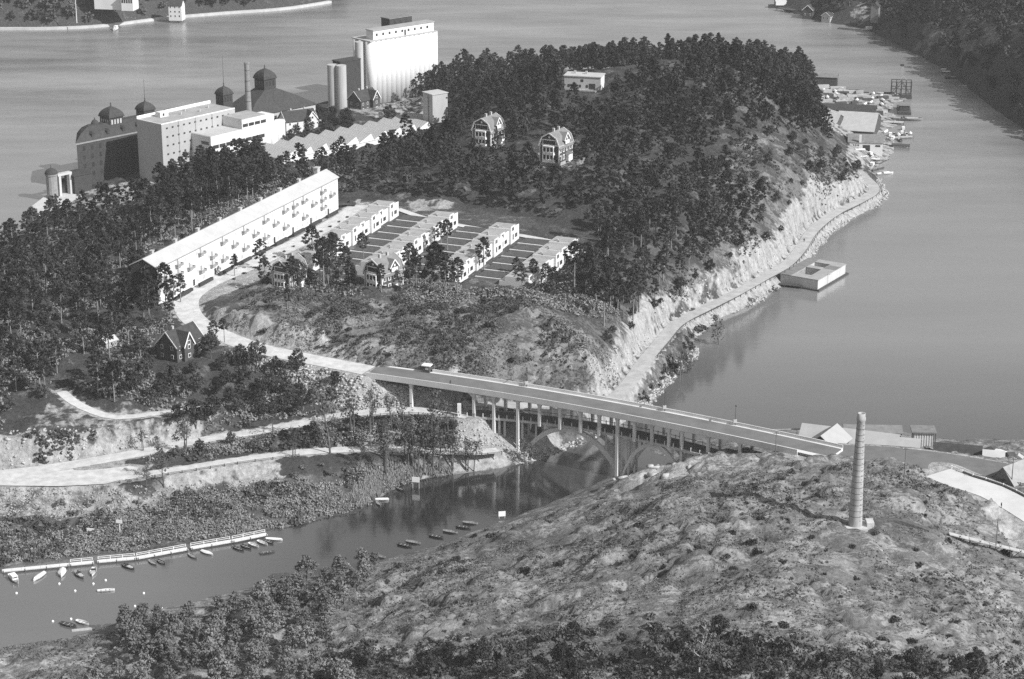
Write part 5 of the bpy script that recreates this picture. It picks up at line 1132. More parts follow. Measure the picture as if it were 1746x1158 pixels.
def dome_tower(par, x, y, z0, s, hb, hd, ang=0, wins=4, mast=0, frame=None):
    """square lantern with a four-sided bulging dome, finial or flag mast"""
    b = MB(); b.box(x - s, x + s, y - s, y + s, z0 - 6, z0 + hb); t_ = b.build('tower', Brick, par)
    b = MB(); b.box(x - s * 1.15, x + s * 1.15, y - s * 1.15, y + s * 1.15, z0 + hb - 0.05, z0 + hb + 0.35); b.build('tower_eave', D_roof, t_)
    b = MB(); pr = [(1.12, 0), (1.05, 0.22), (0.9, 0.46), (0.68, 0.68), (0.4, 0.86), (0.1, 1.0)]
    b.loft([[(x - s * k, y - s * k, z0 + hb + 0.35 + hd * f), (x + s * k, y - s * k, z0 + hb + 0.35 + hd * f), (x + s * k, y + s * k, z0 + hb + 0.35 + hd * f), (x - s * k, y + s * k, z0 + hb + 0.35 + hd * f)] for k, f in pr]); b.build('dome', D_roof, t_)
    zt = z0 + hb + 0.35 + hd
    b = MB(); b.lathe([(0.25, zt - 0.1), (0.35, zt + 0.5), (0.12, zt + 0.9), (0.4, zt + 1.3), (0.1, zt + 1.9)], 8, x, y)
    if mast: b.cyl(x, y, zt + 1.5, zt + mast, 0.13, 0.06, 6)
    b.build('flag_mast' if mast else 'finial', Iron, t_)
    for i in range(wins):
        o = (i + 0.5) / wins * 2 * s - s
        win(t_, x + o * 0.85, y - s, z0 + hb * 0.35, s * 1.5 / wins * 0.6, hb * 0.45, 'y-', PaleGl if wins > 3 else Glass, 0.06); win(t_, x - s, y + o * 0.85, z0 + hb * 0.35, s * 1.5 / wins * 0.6, hb * 0.45, 'x-', PaleGl if wins > 3 else Glass, 0.06)
    return t_
def om_local(px, py, z):
    w = P(px, py, z) - C0; a = R(OA); return w[0] * math.cos(a) + w[1] * math.sin(a), -w[0] * math.sin(a) + w[1] * math.cos(a)
dome_tower(OM, 26.5, 8.5, 22, 3.95, 5.0, 4.3, wins=4)
dome_tower(OM, 46.5, 8.5, 22, 3.2, 5.0, 3.6, wins=3, mast=11)
dome_tower(OM, 95.0, 8.5, 22, 3.0, 5.2, 3.6, wins=3, mast=15)
b = MB(); b.lathe([(1.7, 21), (1.7, 24), (1.9, 24.1), (1.7, 25.2), (1.1, 26.1), (0.3, 26.6), (0.1, 27.6)], 12, 17.5, 9.5); b.build('small_turret', D_roof, OM)
DG = thing('domed_granary', 'dark steep-roofed granary crowned by a square domed tower, pale end wall', 'granary', C0 + np.array([math.cos(R(OA)) * 104 - math.sin(R(OA)) * 0.5, math.sin(R(OA)) * 104 + math.cos(R(OA)) * 0.5, 0]), R(OA))
b = MB(); b.box(0, 44, 0, 21, -2, 15.0); b.build('wall', Grey_w, DG)
rings = []
for (x0, x1, y0, y1, z) in ((-0.8, 44.8, -0.8, 21.8, 15.0), (8, 34, 4, 17.5, 21.0), (15.5, 23.5, 6.0, 14.5, 25.5)):
    rings.append([(x0, y0, z), (x1, y0, z), (x1, y1, z), (x0, y1, z)])
b = MB(); b.loft(rings); b.build('roof', D_roof, DG)
dome_tower(DG, 19.5, 10.2, 25.4, 3.85, 5.4, 4.6, wins=3)
for i in range(9): win(DG, 3 + i * 4.7, 0, 10.5, 1.6, 2.6)
b = MB(); b.box(24, 43, -7.5, -0.02, -2, 9.5); an = b.build('annex', W_plas, DG)
b = MB(); b.prism([(23.6, 9.503), (43.4, 9.503), (43.4, 9.8), (23.6, 9.8)], -7.9, -0.02); b.build('annex_roof', D_roof, an)
for i in range(5): win(an, 26 + i * 3.6, -7.5, 6.0, 1.2, 1.6)
# quay gate tower, portal and quay slab
qt = P(90, 333, 2.5); QT = thing('quay_tower', 'round brick quay tower with small dome at the mill landing', 'tower', qt, R(46))
b = MB(); b.lathe([(2.6, -3), (2.6, 9.5), (2.95, 9.6), (2.95, 10.4)], 14); b.build('shaft', mat('pale_brick', 0.25, 0.95, 0.2, 0.8), QT)
b = MB(); b.lathe([(3.1, 10.4), (2.9, 11.2), (2.2, 12.1), (1.1, 12.7), (0.15, 12.9), (0.08, 14.6)], 14); b.build('dome', D_roof, QT)
b = MB(); b.box(3.2, 4.4, -1.2, 1.2, -3, 8.6); b.box(9.0, 10.2, -1.2, 1.2, -3, 8.6); b.prism([(2.7, 8.6), (10.4, 8.6), (10.4, 9.6), (2.7, 9.6)], -1.3, 1.3); b.build('portal', Concr, QT)
b = MB(); b.box(10.3, 20, -3, 5, -3, 7.5); b.prism([(9.8, 7.503), (20.4, 7.503), (20.4, 8.0), (9.8, 8.0)], -3.4, 5.4); b.build('gatehouse', Brick, QT)
def sheet(name, pts, m, z0=-4):
    b = MB(); b.loft([[(p[0], p[1], z0) for p in pts], [tuple(p) for p in pts]]); return b.build(name, m)
qs = sheet('quay', [P(42, 361, 1.6), P(64, 366, 1.6), P(104, 352, 1.6), P(140, 335, 1.6), P(120, 328, 1.6), P(78, 333, 1.6)], Concr); qs['kind'] = 'structure'
# moored lighter behind the mill
def boat_mesh(L, W, H, n=9, sheer=0.25, deck=False, bowp=0.75, inner=True):
    """open double-ended or transom hull as a thick shell"""
    b = MB(); out = []; inn = []
    for i in range(n):
        t = i / (n - 1); x = (t - 0.5) * L; w = W / 2 * (min(1, (0.62 + 0.9 * t)) if t < 0.45 else max(0.03, (1 - ((t - 0.45) / 0.55) ** 2.2)))
        zt = H * (0.8 + sheer * (abs(t - 0.4) * 1.6) ** 2); w = max(w, 0.03)
        out.append([(x, -w, zt), (x, -w * 0.78, H * 0.25), (x, -w * 0.2, -0.12), (x, w * 0.2, -0.12), (x, w * 0.78, H * 0.25), (x, w, zt)])
        wi = max(w - 0.09, 0.01); inn.append([(x, -wi, zt), (x, -wi * 0.75, H * 0.32), (x, wi * 0.75, H * 0.32), (x, wi, zt)])
    k = len(b.v); m_ = 6
    for r in out: b.v += r
    for i in range(n - 1):
        for j in range(m_ - 1): b.f.append((k + i * m_ + j, k + i * m_ + j + 1, k + (i + 1) * m_ + j + 1, k + (i + 1) * m_ + j))
    b.f.append(tuple(k + j for j in reversed(range(m_)))); b.f.append(tuple(k + (n - 1) * m_ + j for j in range(m_)))
    k2 = len(b.v)
    for r in inn: b.v += r
    for i in range(n - 1):
        for j in range(3): b.f.append((k2 + i * 4 + j, k2 + (i + 1) * 4 + j, k2 + (i + 1) * 4 + j + 1, k2 + i * 4 + j + 1))
        b.f.append((k + i * m_, k + (i + 1) * m_, k2 + (i + 1) * 4, k2 + i * 4)); b.f.append((k + i * m_ + 5, k2 + i * 4 + 3, k2 + (i + 1) * 4 + 3, k + (i + 1) * m_ + 5))
    return b
Hull_w = mat('pale_hull', 0.62, 0.5, 0.1, 1); Hull_d = mat('dark_hull', 0.09, 0.5, 0.2, 1); Hull_m = mat('varnished_hull', 0.25, 0.5, 0.2, 1); In_m = mat('boat_inside', 0.3, 0.8, 0.2, 1); Tarp = mat('tarpaulin', 0.7, 0.9, 0.12, 1.5)
HULLS = {}
def boat(kind, px, py, ang, label, L=4.6, W=1.55, H=0.6, hull=None, style='row', group=None, z=0.0, land=None):
    hull = hull or Hull_w; loc = P(px, py, z); B = thing(kind, label, 'boat', loc, R(ang), group)
    k = (L, W, H, hull.name)
    if k not in HULLS: me = boat_mesh(L, W, H).mesh('hull'); me.materials.append(hull); HULLS[k] = me
    link('hull', HULLS[k], B)
    if style == 'row':
        for x in (-L * 0.28, 0, L * 0.22): b = MB(); b.box(x - 0.12, x + 0.12, -W * 0.42, W * 0.42, H * 0.55, H * 0.62); b.build('thwart', In_m, B)
    elif style == 'tarp':
        b = MB(); rings = []
        for t in np.linspace(0.06, 0.94, 8):
            w = W / 2 * (min(1, (0.62 + 0.9 * t)) if t < 0.45 else max(0.05, (1 - ((t - 0.45) / 0.55) ** 2.2))) * 1.02; x = (t - 0.5) * L
            rings.append([(x, -w, H * 0.82), (x, -w * 0.5, H * 1.15), (x, 0, H * 1.3), (x, w * 0.5, H * 1.15), (x, w, H * 0.82)])
        b.loft(rings, True, False); b.build('tarpaulin', Tarp, B)
    elif style == 'cabin':
        b = MB(); b.box(-L * 0.22, L * 0.18, -W * 0.36, W * 0.36, H * 0.5, H * 1.9); b.box(-L * 0.24, L * 0.2, -W * 0.38, W * 0.38, H * 1.9, H * 2.0); cb_ = b.build('cabin', W_trim, B)
        win(cb_, L * 0.18, 0, H * 1.3, W * 0.6, H * 0.4, 'x-', Glass, 0.03)
        b = MB(); b.box(L * 0.18, L * 0.36, -W * 0.3, W * 0.3, H * 0.7, H * 0.78); b.build('foredeck', In_m, B)
    elif style == 'deck':
        b = MB(); b.box(-L * 0.05, L * 0.34, -W * 0.3, W * 0.3, H * 0.72, H * 0.84); b.build('foredeck', Wood, B)
        b = MB(); b.box(-L * 0.32, -L * 0.22, -W * 0.38, W * 0.38, H * 0.5, H * 0.6); b.build('thwart', In_m, B)
        b = MB(); b.box(-L * 0.16, -L * 0.12, -W * 0.33, W * 0.33, H * 0.8, H * 1.3); b.build('windscreen', Glass, B)
    elif style == 'sail':
        b = MB(); b.box(-L * 0.1, L * 0.25, -W * 0.3, W * 0.3, H * 0.7, H * 1.25); b.build('cabin', W_trim, B)
        b = MB(); b.cyl(L * 0.08, 0, 0, L * 1.35, 0.07, 0.04, 6); b.build('mast', Wood, B)
        b = MB(); b.bar((L * 0.08, 0, H * 2.2), (-L * 0.38, 0, H * 2.1), 0.1); b.build('boom', Wood, B)
    return B
boat('lighter', 122, 306, 44, 'dark cargo lighter moored beyond the brick mill', 24, 6, 2.6, Hull_d, 'cabin')
# ---------------------------------------------------------------- saw-tooth works
sw0 = P(432, 274, 13.5); SWA = 45.0
SW = thing('sawtooth_works', 'long factory hall with many striped saw-tooth roof ridges half hidden by pines', 'factory', sw0, R(SWA))
nt_ = 12; tw = 9.4; SWW = 22.0
b = MB(); b.box(0, nt_ * tw, -SWW, 0, -4, 4.2); b.build('wall', W_plas, SW)
rib = MB()
prof = [(0, 4.25), (tw * 0.8, 7.6), (tw * 0.99, 4.25)]
b = MB(); b.prism(prof, -SWW - 0.4, 0.4); tm_ = b.mesh('roof_tooth'); tm_.materials.append(mat('corrugated_pale', 0.78, 0.8, 0.08, 0.5))
for i in range(24):
    y = -SWW + 0.3 + i * (SWW - 0.6) / 23
    dx, dz = tw * 0.8, 3.35; l = math.hypot(dx, dz); nx, nz = -dz / l, dx / l
    rib.prism([(0.15 + nx * 0.02, 4.3 + nz * 0.02), (tw * 0.79 + nx * 0.02, 7.58 + nz * 0.02), (tw * 0.79 + nx * 0.14, 7.58 + nz * 0.14), (0.15 + nx * 0.14, 4.3 + nz * 0.14)], y - 0.22, y + 0.22)
rib_me = rib.mesh('roof_ribs'); rib_me.materials.append(mat('dark_glazing_strip', 0.20, 0.6, 0.1, 1))
for i in range(nt_):
    t_ = link('roof_tooth', tm_, SW, (i * tw, 0, 0)); r_ = link('roof_ribs', rib_me, t_); r_['kind'] = 'stuff'
# ---------------------------------------------------------------- boatyard on the point
def shed(name, label, corner, ang, L, W, h, rh, wall, roof, cat='shed', down=2.5):
    B = thing(name, label, cat, corner, R(ang))
    b = MB(); b.box(0, L, 0, W, -down, h); gable_wall(b, 0.05, 0, W, h, rh); gable_wall(b, L - 0.05, 0, W, h, rh); b.build('wall', wall, B)
    b = MB(); gable(b, 0, L, 0, W, h, rh, 0.4, 0.2); b.build('roof', roof, B)
    return B
pale_corr = mat('pale_corrugated', 0.40, 0.7, 0.12, 0.4)
H1 = shed('boat_hall', 'big boatyard hall with wide pale sloping roof', P(1423, 228, 3.5), -16, 20, 34, 2.2, 6.2, D_wall, pale_corr, 'hall')
for i in range(4): win(H1, 2.5 + i * 5, 0, 0.4, 2.4, 1.5)
shed('boat_shed', 'smaller pale-roofed shed against the wooded slope beside the big boat hall', P(1396, 222, 6), -22, 9, 16, 4.5, 3.0, D_wall, pale_corr)
shed('timber_shed', 'long dark-roofed timber shed behind the big boat hall', P(1405, 197, 4.0), -16, 27, 8, 3.6, 2.6, D_wall, D_roof)
WH = shed('white_workshop', 'white workshop with dark doorway and grey roof at the end of the boatyard', P(1446, 257, 3.6), -8, 17, 15, 4.4, 2.6, W_plas, M_roofg, 'workshop')
for x in (1.3, 2.5, 3.7, 4.9): win(WH, x, 0, 2.0, 0.8, 1.3)
win(WH, 9, 0, 0, 3.6, 3.2, 'y-', Glass, 0.1, 'doorway'); win(WH, 14.6, 0, 2.4, 2.4, 0.9)
b = MB(); b.box(5.2, 6.4, -0.5, 0.5, 4.4, 8.2); b.build('chimney', W_plas, WH)
shed('open_shed', 'low open-fronted shed above the boatyard by the wood edge', P(1379, 142, 4), -14, 16, 7, 4, 1.6, D_wall, M_roofg)
# dock frame with crane mast
DF = thing('dock_crane', 'timber dock frame with tall lattice crane mast at the end of the point', 'crane', P(1536, 163, 1.0), R(-8))
b = MB()
for x in (-5.5, -2.7, 0, 2.7, 5.5):
    for y in (-3.5, 3.5): b.bar((x, y, -3), (x, y, 8.6), 0.4)
for y in (-3.5, 3.5):
    for z in (4.5, 8.4): b.bar((-5.7, y, z), (5.7, y, z), 0.35)
    b.bar((-5.5, y, 0), (0, y, 8.4), 0.25); b.bar((5.5, y, 0), (0, y, 8.4), 0.25)
for x in (-5.5, 0, 5.5): b.bar((x, -3.5, 8.4), (x, 3.5, 8.4), 0.35)
b.build('frame', Iron, DF)
b = MB(); b.box(-6, 6, -4, 4, -1, 0.6); b.build('platform', D_wall, DF)
b = MB()
for sx_, sy_ in ((-0.7, -0.7), (0.7, -0.7), (0.7, 0.7), (-0.7, 0.7)): b.bar((sx_, sy_, 0.6), (sx_ * 0.4, sy_ * 0.4, 17), 0.18)
for i in range(8): b.bar((-0.7, -0.7, 1 + i * 2), (0.6, -0.6, 2.8 + i * 2), 0.1); b.bar((0.7, 0.7, 1 + i * 2), (-0.6, 0.6, 2.8 + i * 2), 0.1)
b.build('mast', Wood, DF)
b = MB(); b.box(-1.4, 0.8, -0.6, 0.6, 17, 18); b.build('mast_head', Iron, DF)
b = MB(); b.bar((-3, 0, 1), (-11, -9, 0.2), 0.5); b.bar((0, 0, 12), (5, -3, 7), 0.2); b.build('jib', Wood, DF)
BG = thing('barge', 'dark work barge with hut moored beside the dock frame', 'barge', P(1541, 190, 0), R(82))
b = MB(); b.prism([(-9, -0.8), (8, -0.8), (9.5, 1.6), (-9.5, 1.6)], -3.6, 3.6); b.build('hull', Hull_d, BG)
b = MB(); b.box(-7, 2, -2.6, 2.6, 1.603, 4.6); b.build('deckhouse', D_wall, BG)
b = MB(); b.box(-7.4, 2.4, -3, 3, 4.603, 4.85); b.build('deckhouse_roof', M_roofg, BG)
b = MB(); b.cyl(5, 0, 1.6, 5.5, 0.3, 0.25, 8); b.build('funnel', Iron, BG)
b = boat('work_boat', 1548, 205, -5, 'flat-decked dark boat lying off the boatyard jetty', 16, 5, 1.6, Hull_m, 'deck')
def jetty(label, a, c_, w=2.2, z=0.9, rail=False, m=None):
    a = np.asarray(a); c_ = np.asarray(c_); d = c_ - a; L = float(np.linalg.norm(d[:2])); an = math.atan2(d[1], d[0]); J = thing('jetty', label, 'jetty', (a[0], a[1], 0), an)
    npl = max(2, int(L / 2.4))
    pl = MB(); pl.box(0.02, L / npl - 0.02, -w / 2, w / 2, z - 0.1, z + 0.02); me = pl.mesh('deck_plank'); me.materials.append(m or Wood)
    for i in range(npl): link('deck_plank', me, J, (i * L / npl, 0, 0))
    b_ = MB(); b_.box(0, L, -w / 2 + 0.1, -w / 2 + 0.25, z - 0.3, z - 0.1); b_.box(0, L, w / 2 - 0.25, w / 2 - 0.1, z - 0.3, z - 0.1); b_.build('beam', m or Wood, J)
    b_ = MB(); b_.cyl(0, 0, -4, z + 0.25, 0.13, None, 6); me = b_.mesh('pile'); me.materials.append(D_wall)
    for i in range(int(L / 5) + 1):
        for s in (-1, 1): link('pile', me, J, (0.3 + i * (L - 0.6) / max(1, int(L / 5)), s * (w / 2 - 0.05), 0))
    return J
jetty('white-fronted timber jetty on the boatyard point', P(1505, 211, 0), P(1541, 212, 0), 4.0, 1.2)
jetty('long low jetty with moored boats below the boatyard', P(1512, 238, 0), P(1556, 235, 0), 2.6)
jetty('dark timber jetty in front of the white workshop', P(1520, 250, 0), P(1551, 252, 0), 4.5, 1.3, m=D_wall)
for i, (px, py, a) in enumerate([(1518,232,80),(1525,230,75),(1532,231,85),(1538,229,78),(1546,230,82),(1552,229,80),(1522,238,70),(1534,240,95),(1510,226,60),(1540,222,84)]):
    boat('yard_boat', px, py, a, 'pleasure boat moored in the crowded row off the boatyard', 6.5, 2.0, 0.9, (Hull_w, Hull_m, Hull_w, Hull_d)[i % 4], ('cabin', 'deck', 'tarp')[i % 3], 'boats moored off the boatyard')
boat('sailing_boat', 1509, 297, 20, 'pale sailing boat with tall mast moored where the shore road bends', 9, 2.6, 0.9, Hull_w, 'sail')
boat('cabin_boat', 1487, 283, 70, 'white cabin boat drawn in below the white workshop', 7.5, 2.4, 0.9, Hull_w, 'cabin')
for i, (px, py, a) in enumerate([(1494,290,30),(1502,288,40)]): boat('rowing_boat', px, py, a, 'small dark rowing boat beside the sailing boat below the boatyard', 5, 1.6, 0.6, Hull_d, 'row', 'small boats below the boatyard')
# timber stacks, sheds and laid-up boats on the yard
YARD = [(1398,148),(1440,152),(1500,158),(1530,163),(1520,180),(1505,198),(1488,205),(1470,200),(1440,186),(1404,182)]
for i, p in enumerate(poisson(YARD, island, 4.6, 1.0, None, 91)[:80]):
    if i % 4 != 3:
        b = MB(); l, w, h = rng.uniform(3, 8), rng.uniform(1.2, 2.2), rng.uniform(0.6, 1.9)
        for lv in range(3):
            for s_ in range(3): b.box(-l / 2 + 0.15 * ((lv + s_) % 2), l / 2, -w / 2 + s_ * w / 3, -w / 2 + (s_ + 1.02) * w / 3, lv * h / 3, (lv + 1.02) * h / 3)
        tag(b.build('timber_stack', (D_wall, Wood, Grey_w, M_roofg)[i % 4], None, p[:3], R(-15 + 30 * rng.random())), 'stack of sawn timber lying on the boatyard ground behind the halls', 'timber stack', 'timber stacks in the boatyard')
    else:
        bo = boat('laid_up_boat', 0, 0, 60 + 40 * rng.random(), 'laid-up boat standing ashore among the timber stacks', 6.5, 2.0, 0.9, (Hull_w, Hull_m)[i % 2], 'tarp', 'boats laid up ashore'); bo.location = (p[0], p[1], p[2] + 0.25)
for i, (px, py) in enumerate([(1466,266),(1476,268),(1484,264),(1492,267),(1472,272),(1497,258)]):
    p = P(px, py, 3); z = float(island.h(p[0], p[1])); bo = boat('laid_up_boat', 0, 0, 10 + 50 * i, 'boat pulled ashore on the quay before the white workshop', 5.5, 1.8, 0.8, (Hull_w, Hull_m)[i % 2], ('tarp', 'row', 'cabin')[i % 3], 'boats before the workshop'); bo.location = (p[0], p[1], z + 0.2)
# ---------------------------------------------------------------- floating bath house
bt = P(1394, 494, 0.5); BH = thing('bath_house', 'floating white bath house with open courtyard pool moored off the shore road', 'bath house', (bt[0], bt[1], 0), R(57))
Lb, Db = 26.5, 16.5
b = MB(); b.box(-0.8, Lb + 1.5, -1.0, Db + 0.8, -0.6, 0.55); b.build('pontoon', D_wall, BH)
b = MB()
for (x0, x1, y0, y1) in ((0, Lb, 0, 5.0), (0, Lb, Db - 4.5, Db), (0, 4.5, 5.002, Db - 4.502), (Lb - 4.0, Lb, 5.002, Db - 4.502), (14, 17, 5.002, Db - 4.502)): b.box(x0, x1, y0, y1, 0.553, 4.4)
b.build('wall', mat('bath_boards', 0.5, 0.9, 0.15, 0.6, 0, 2, 0, 0.2, 0, 6, 3), BH)
b = MB(); b.box(-0.3, Lb + 0.3, -0.3, 5.1, 4.403, 4.6); b.box(-0.3, 4.6, 5.102, Db - 4.602, 4.403, 4.6); b.box(Lb - 4.1, Lb + 0.3, 5.102, Db - 4.602, 4.403, 4.6); b.box(13.9, 17.1, 5.102, Db - 4.602, 4.403, 4.6); b.build('roof', mat('bath_roof', 0.33, 0.9, 0.15, 0.4), BH)
b = MB(); b.box(-0.3, Lb + 0.3, Db - 4.6, Db + 0.3, 4.403, 4.6); b.build('rear_roof', M_roofg, BH)
b = MB(); b.box(16, 21, -0.35, 5.15, 4.6, 4.66); b.build('dark_roof_patch', M_roofg, BH)
for i in range(11):
    b = MB(); b.box(4.8 + i * 0.9 - 0.05, 4.8 + i * 0.9 + 0.05, Db - 4.7, Db - 4.6, 0.6, 4.3); b.build('cabin_post', D_wall, BH)
b = MB(); b.bar((8.5, -0.4, 0.6), (8.5, -0.4, 6.2), 0.12); b.bar((8.5, -0.4, 5), (11.5, -0.4, 4.2), 0.1); b.build('flag_staff', Wood, BH)
jetty('dark gangway from the shore road to the floating bath house', P(1310, 486, 0), P(1368, 492, 0), 2.2, 1.1, m=D_wall)
jetty('second dark landing stage beside the bath house gangway', P(1330, 480, 0), P(1375, 462, 0), 3.0, 1.4, m=D_wall)
# ================================================================ bridges
BZ = 21.0
# near and far edges of the upper deck in plan, from its visible parapet line
near_px = [(560,631),(623,642),(705,651),(805,664),(880,678),(987,696),(1080,715),(1153,729),(1233,746),(1353,771),(1400,780)]
E = [P(x, y, BZ) for x, y in near_px]
cx = np.polyfit([e[0] for e in E], [e[1] for e in E], 2)
def edge(X): return np.polyval(cx, X)
def frame_at(X, off):
    m = 2 * cx[0] * X + cx[1]; t_ = np.array([1, m]) / math.hypot(1, m); n_ = np.array([-t_[1], t_[0]])
    return np.array([X, edge(X)]) + n_ * off
XB0, XB1 = E[1][0], E[9][0] + 9
XS = np.linspace(XB0, XB1, 40)
def dz(X): return 0.0
def sweep(sec, X0=XB0, X1=XB1, n=40):
    """sec: outline in (offset across from near edge, z relative to deck)"""
    b = MB(); rings = []
    for X in np.linspace(X0, X1, n): rings.append([tuple(frame_at(X, o)) + (BZ + z,) for o, z in sec])
    return b.loft(rings)
BR = thing('road_bridge', 'high concrete road bridge on slender piers curving over the sound', 'bridge')
Pale_c = mat('pale_concrete', 0.62, 0.85, 0.12, 0.15, 0.01, 3, 0, 0.2, 0, 6, 3)
WB = 11.0
sweep([(1.2, -1.0), (WB - 1.2, -1.0), (WB - 1.2, -0.22), (1.2, -0.22)]).build('deck_slab', Pale_c, BR)
sweep([(0, -0.95), (1.198, -0.95), (1.198, 0.05), (0.32, 0.05), (0.32, 0.95), (0, 0.95)], XB0, XB1 - 8.0).build('near_parapet', Pale_c, BR)
XF = XB0
while proj((*frame_at(XF, WB), BZ + 1))[0] < 737: XF += 0.25
sweep([(WB - 1.198, -0.95), (WB, -0.95), (WB, 0.05), (WB - 1.198, 0.05)], XB0, XF - 0.02, 8).build('far_edge_slab', Pale_c, BR)
sweep([(WB - 1.198, -0.95), (WB, -0.95), (WB, 1.0), (WB - 0.32, 1.0), (WB - 0.32, 0.05), (WB - 1.198, 0.05)], XF, XB1).build('far_parapet', Pale_c, BR)
sweep([(0.33, 0.053), (2.3, 0.053), (2.3, 0.14), (0.33, 0.14)]).build('footway', Pale_c, BR)
sweep([(2.302, -0.218), (WB - 1.2, -0.218), (WB - 1.2, 0.02), (2.302, 0.02)]).build('carriageway', mat('bridge_asphalt', 0.16, 0.9, 0.2, 0.15), BR)
for off in (2.9, 8.1): sweep([(off - 0.35, -2.1), (off + 0.35, -2.1), (off + 0.35, -1.002), (off - 0.35, -1.002)]).build('girder', Concr, BR)
def X_at(px, z=BZ):                            # x in plan where the near edge is seen at pixel column px
    lo, hi = XB0 - 30, XB1 + 40
    for _ in range(50):
        m = (lo + hi) / 2
        if proj((m, edge(m), z))[0] < px: lo = m
        else: hi = m
    return m
NEARH = lambda x, y: max(float(island.h(x, y)) if -330 < x < 300 and y > 502 else -9, float(hill.h(x, y)) if 332 < y < 688 else -9)
lowX = {}
for px in (699, 806, 840, 881, 918, 953, 988, 1020, 1051, 1080, 1110, 1139, 1161, 1206, 1260):
    X = X_at(px)
    for off in (0.95, WB - 1.3):
        p = frame_at(X, off); g = NEARH(p[0], p[1]); zb = g - 1.0
        if px in (918, 953, 988, 1020, 1080, 1110, 1139): zb = 12.4 + 1.2 * (px - 918) / 221
        m = 2 * cx[0] * X + cx[1]; b = MB(); b.box(-0.42, 0.42, -0.55, 0.55, zb, BZ - 0.952); b.loft([[(-0.42, -0.5, BZ - 2.2), (0.42, -0.5, BZ - 2.2), (0.42, 0.5, BZ - 2.2), (-0.42, 0.5, BZ - 2.2)], [(-0.9, -0.52, BZ - 0.953), (0.9, -0.52, BZ - 0.953), (0.9, 0.52, BZ - 0.953), (-0.9, 0.52, BZ - 0.953)]])
        b.build('pier', Pale_c, BR, (p[0], p[1], 0), math.atan(m))
    p0, p1 = frame_at(X, 0.95), frame_at(X, WB - 1.3); b = MB(); b.bar((p0[0], p0[1], BZ - 1.5), (p1[0], p1[1], BZ - 1.5), 0.5, 0.9); b.build('cross_beam', Concr, BR)
# abutments
for X, side in ((XB0 + 0.2, -1), (XB1 - 0.6, 1)):
    p = frame_at(X, WB / 2); m = 2 * cx[0] * X + cx[1]; b = MB(); b.box(-0.8, 0.8, -WB / 2 + 0.1, WB / 2 - 0.1, 9 if side < 0 else 14, BZ - 0.955); b.prism([(-0.8, BZ - 1.0), (3.2, BZ - 1.0), (0.8, BZ - 5.5), (-0.8, BZ - 5.5)] if side < 0 else [(0.8, BZ - 1.0), (-2.2, BZ - 1.0), (-0.8, BZ - 4), (0.8, BZ - 4)], -WB / 2 - 0.02, -WB / 2 + 0.6); b.build('abutment', Pale_c, BR, (p[0], p[1], 0), math.atan(m))
# lamp posts on the far footway
for px in (904, 1140, 1261):
    X = X_at(px) - 5.5; p = frame_at(X, WB - 0.6); L_ = thing('lamp_post', 'slim iron lamp post on the parapet of the high road bridge', 'lamp post', (p[0], p[1], BZ), 0, 'bridge lamp posts')
    b = MB(); b.cyl(0, 0, 0, 6.5, 0.09, 0.05, 6); b.build('pole', Iron, L_); b = MB(); b.box(-0.25, 0.25, -0.9, 0.1, 6.4, 6.6); b.build('lamp_head', Iron, L_); b = MB(); b.box(-0.5, 0.5, -0.3, 0.3, 0.9, 1.9); b.build('base_box', Concr, L_)
# road-side hut at the bridge end
p = frame_at(XF - 1.6, WB - 0.6); HT = thing('toll_hut', 'tiny white-roofed hut at the end of the bridge parapet', 'hut', (p[0], p[1], 21.05), R(-20))
b = MB(); b.box(-1.2, 1.2, -1, 1, 0, 2.2); b.build('wall', D_wall, HT); b = MB(); b.box(-1.5, 1.5, -1.3, 1.3, 2.203, 2.5); b.build('roof', W_trim, HT); win(HT, 0.3, -1, 1.0, 1.0, 0.8, 'y-', PaleGl)
# ---------------------------------------------------------------- old arch bridge below
low_px = [(785,709,11.9),(870,717,12.6),(932,722,13.1),(985,729,13.6),(1051,741,14),(1109,753,14.1),(1163,768,14),(1200,776,13.9)]
EL = [P(*q) for q in low_px]; czl = np.polyfit([e[0] for e in EL], [e[2] for e in EL], 2)
def lz(X): return float(np.polyval(czl, X))
cl = np.polyfit([e[0] for e in EL], [e[1] for e in EL], 2)
def ledge(X): return np.polyval(cl, X)
def lframe(X, off):
    m = 2 * cl[0] * X + cl[1]; t_ = np.array([1, m]) / math.hypot(1, m); n_ = np.array([-t_[1], t_[0]]); return np.array([X, ledge(X)]) + n_ * off
def lX(px):
    lo, hi = EL[0][0] - 30, EL[-1][0] + 40
    for _ in range(50):
        m = (lo + hi) / 2
        if proj((m, ledge(m), lz(m)))[0] < px: lo = m
        else: hi = m
    return m
def lsweep(sec, X0, X1, n=24):
    b = MB(); rings = []
    for X in np.linspace(X0, X1, n): rings.append([tuple(lframe(X, o)) + (lz(X) + z,) for o, z in sec])
    return b.loft(rings)
AB = thing('arch_bridge', 'older low concrete bridge on two open arches under the high road bridge', 'bridge')
LX0, LX1 = lX(783), lX(1208); WL = 7.0
lsweep([(0, -0.7), (WL, -0.7), (WL, 0), (0, 0)], LX0, LX1).build('deck', Concr, AB)
lsweep([(0.6, 0.003), (WL - 0.6, 0.003), (WL - 0.6, 0.08), (0.6, 0.08)], LX0, LX1).build('carriageway', mat('dark_roadway', 0.13, 0.9, 0.2, 0.4), AB)
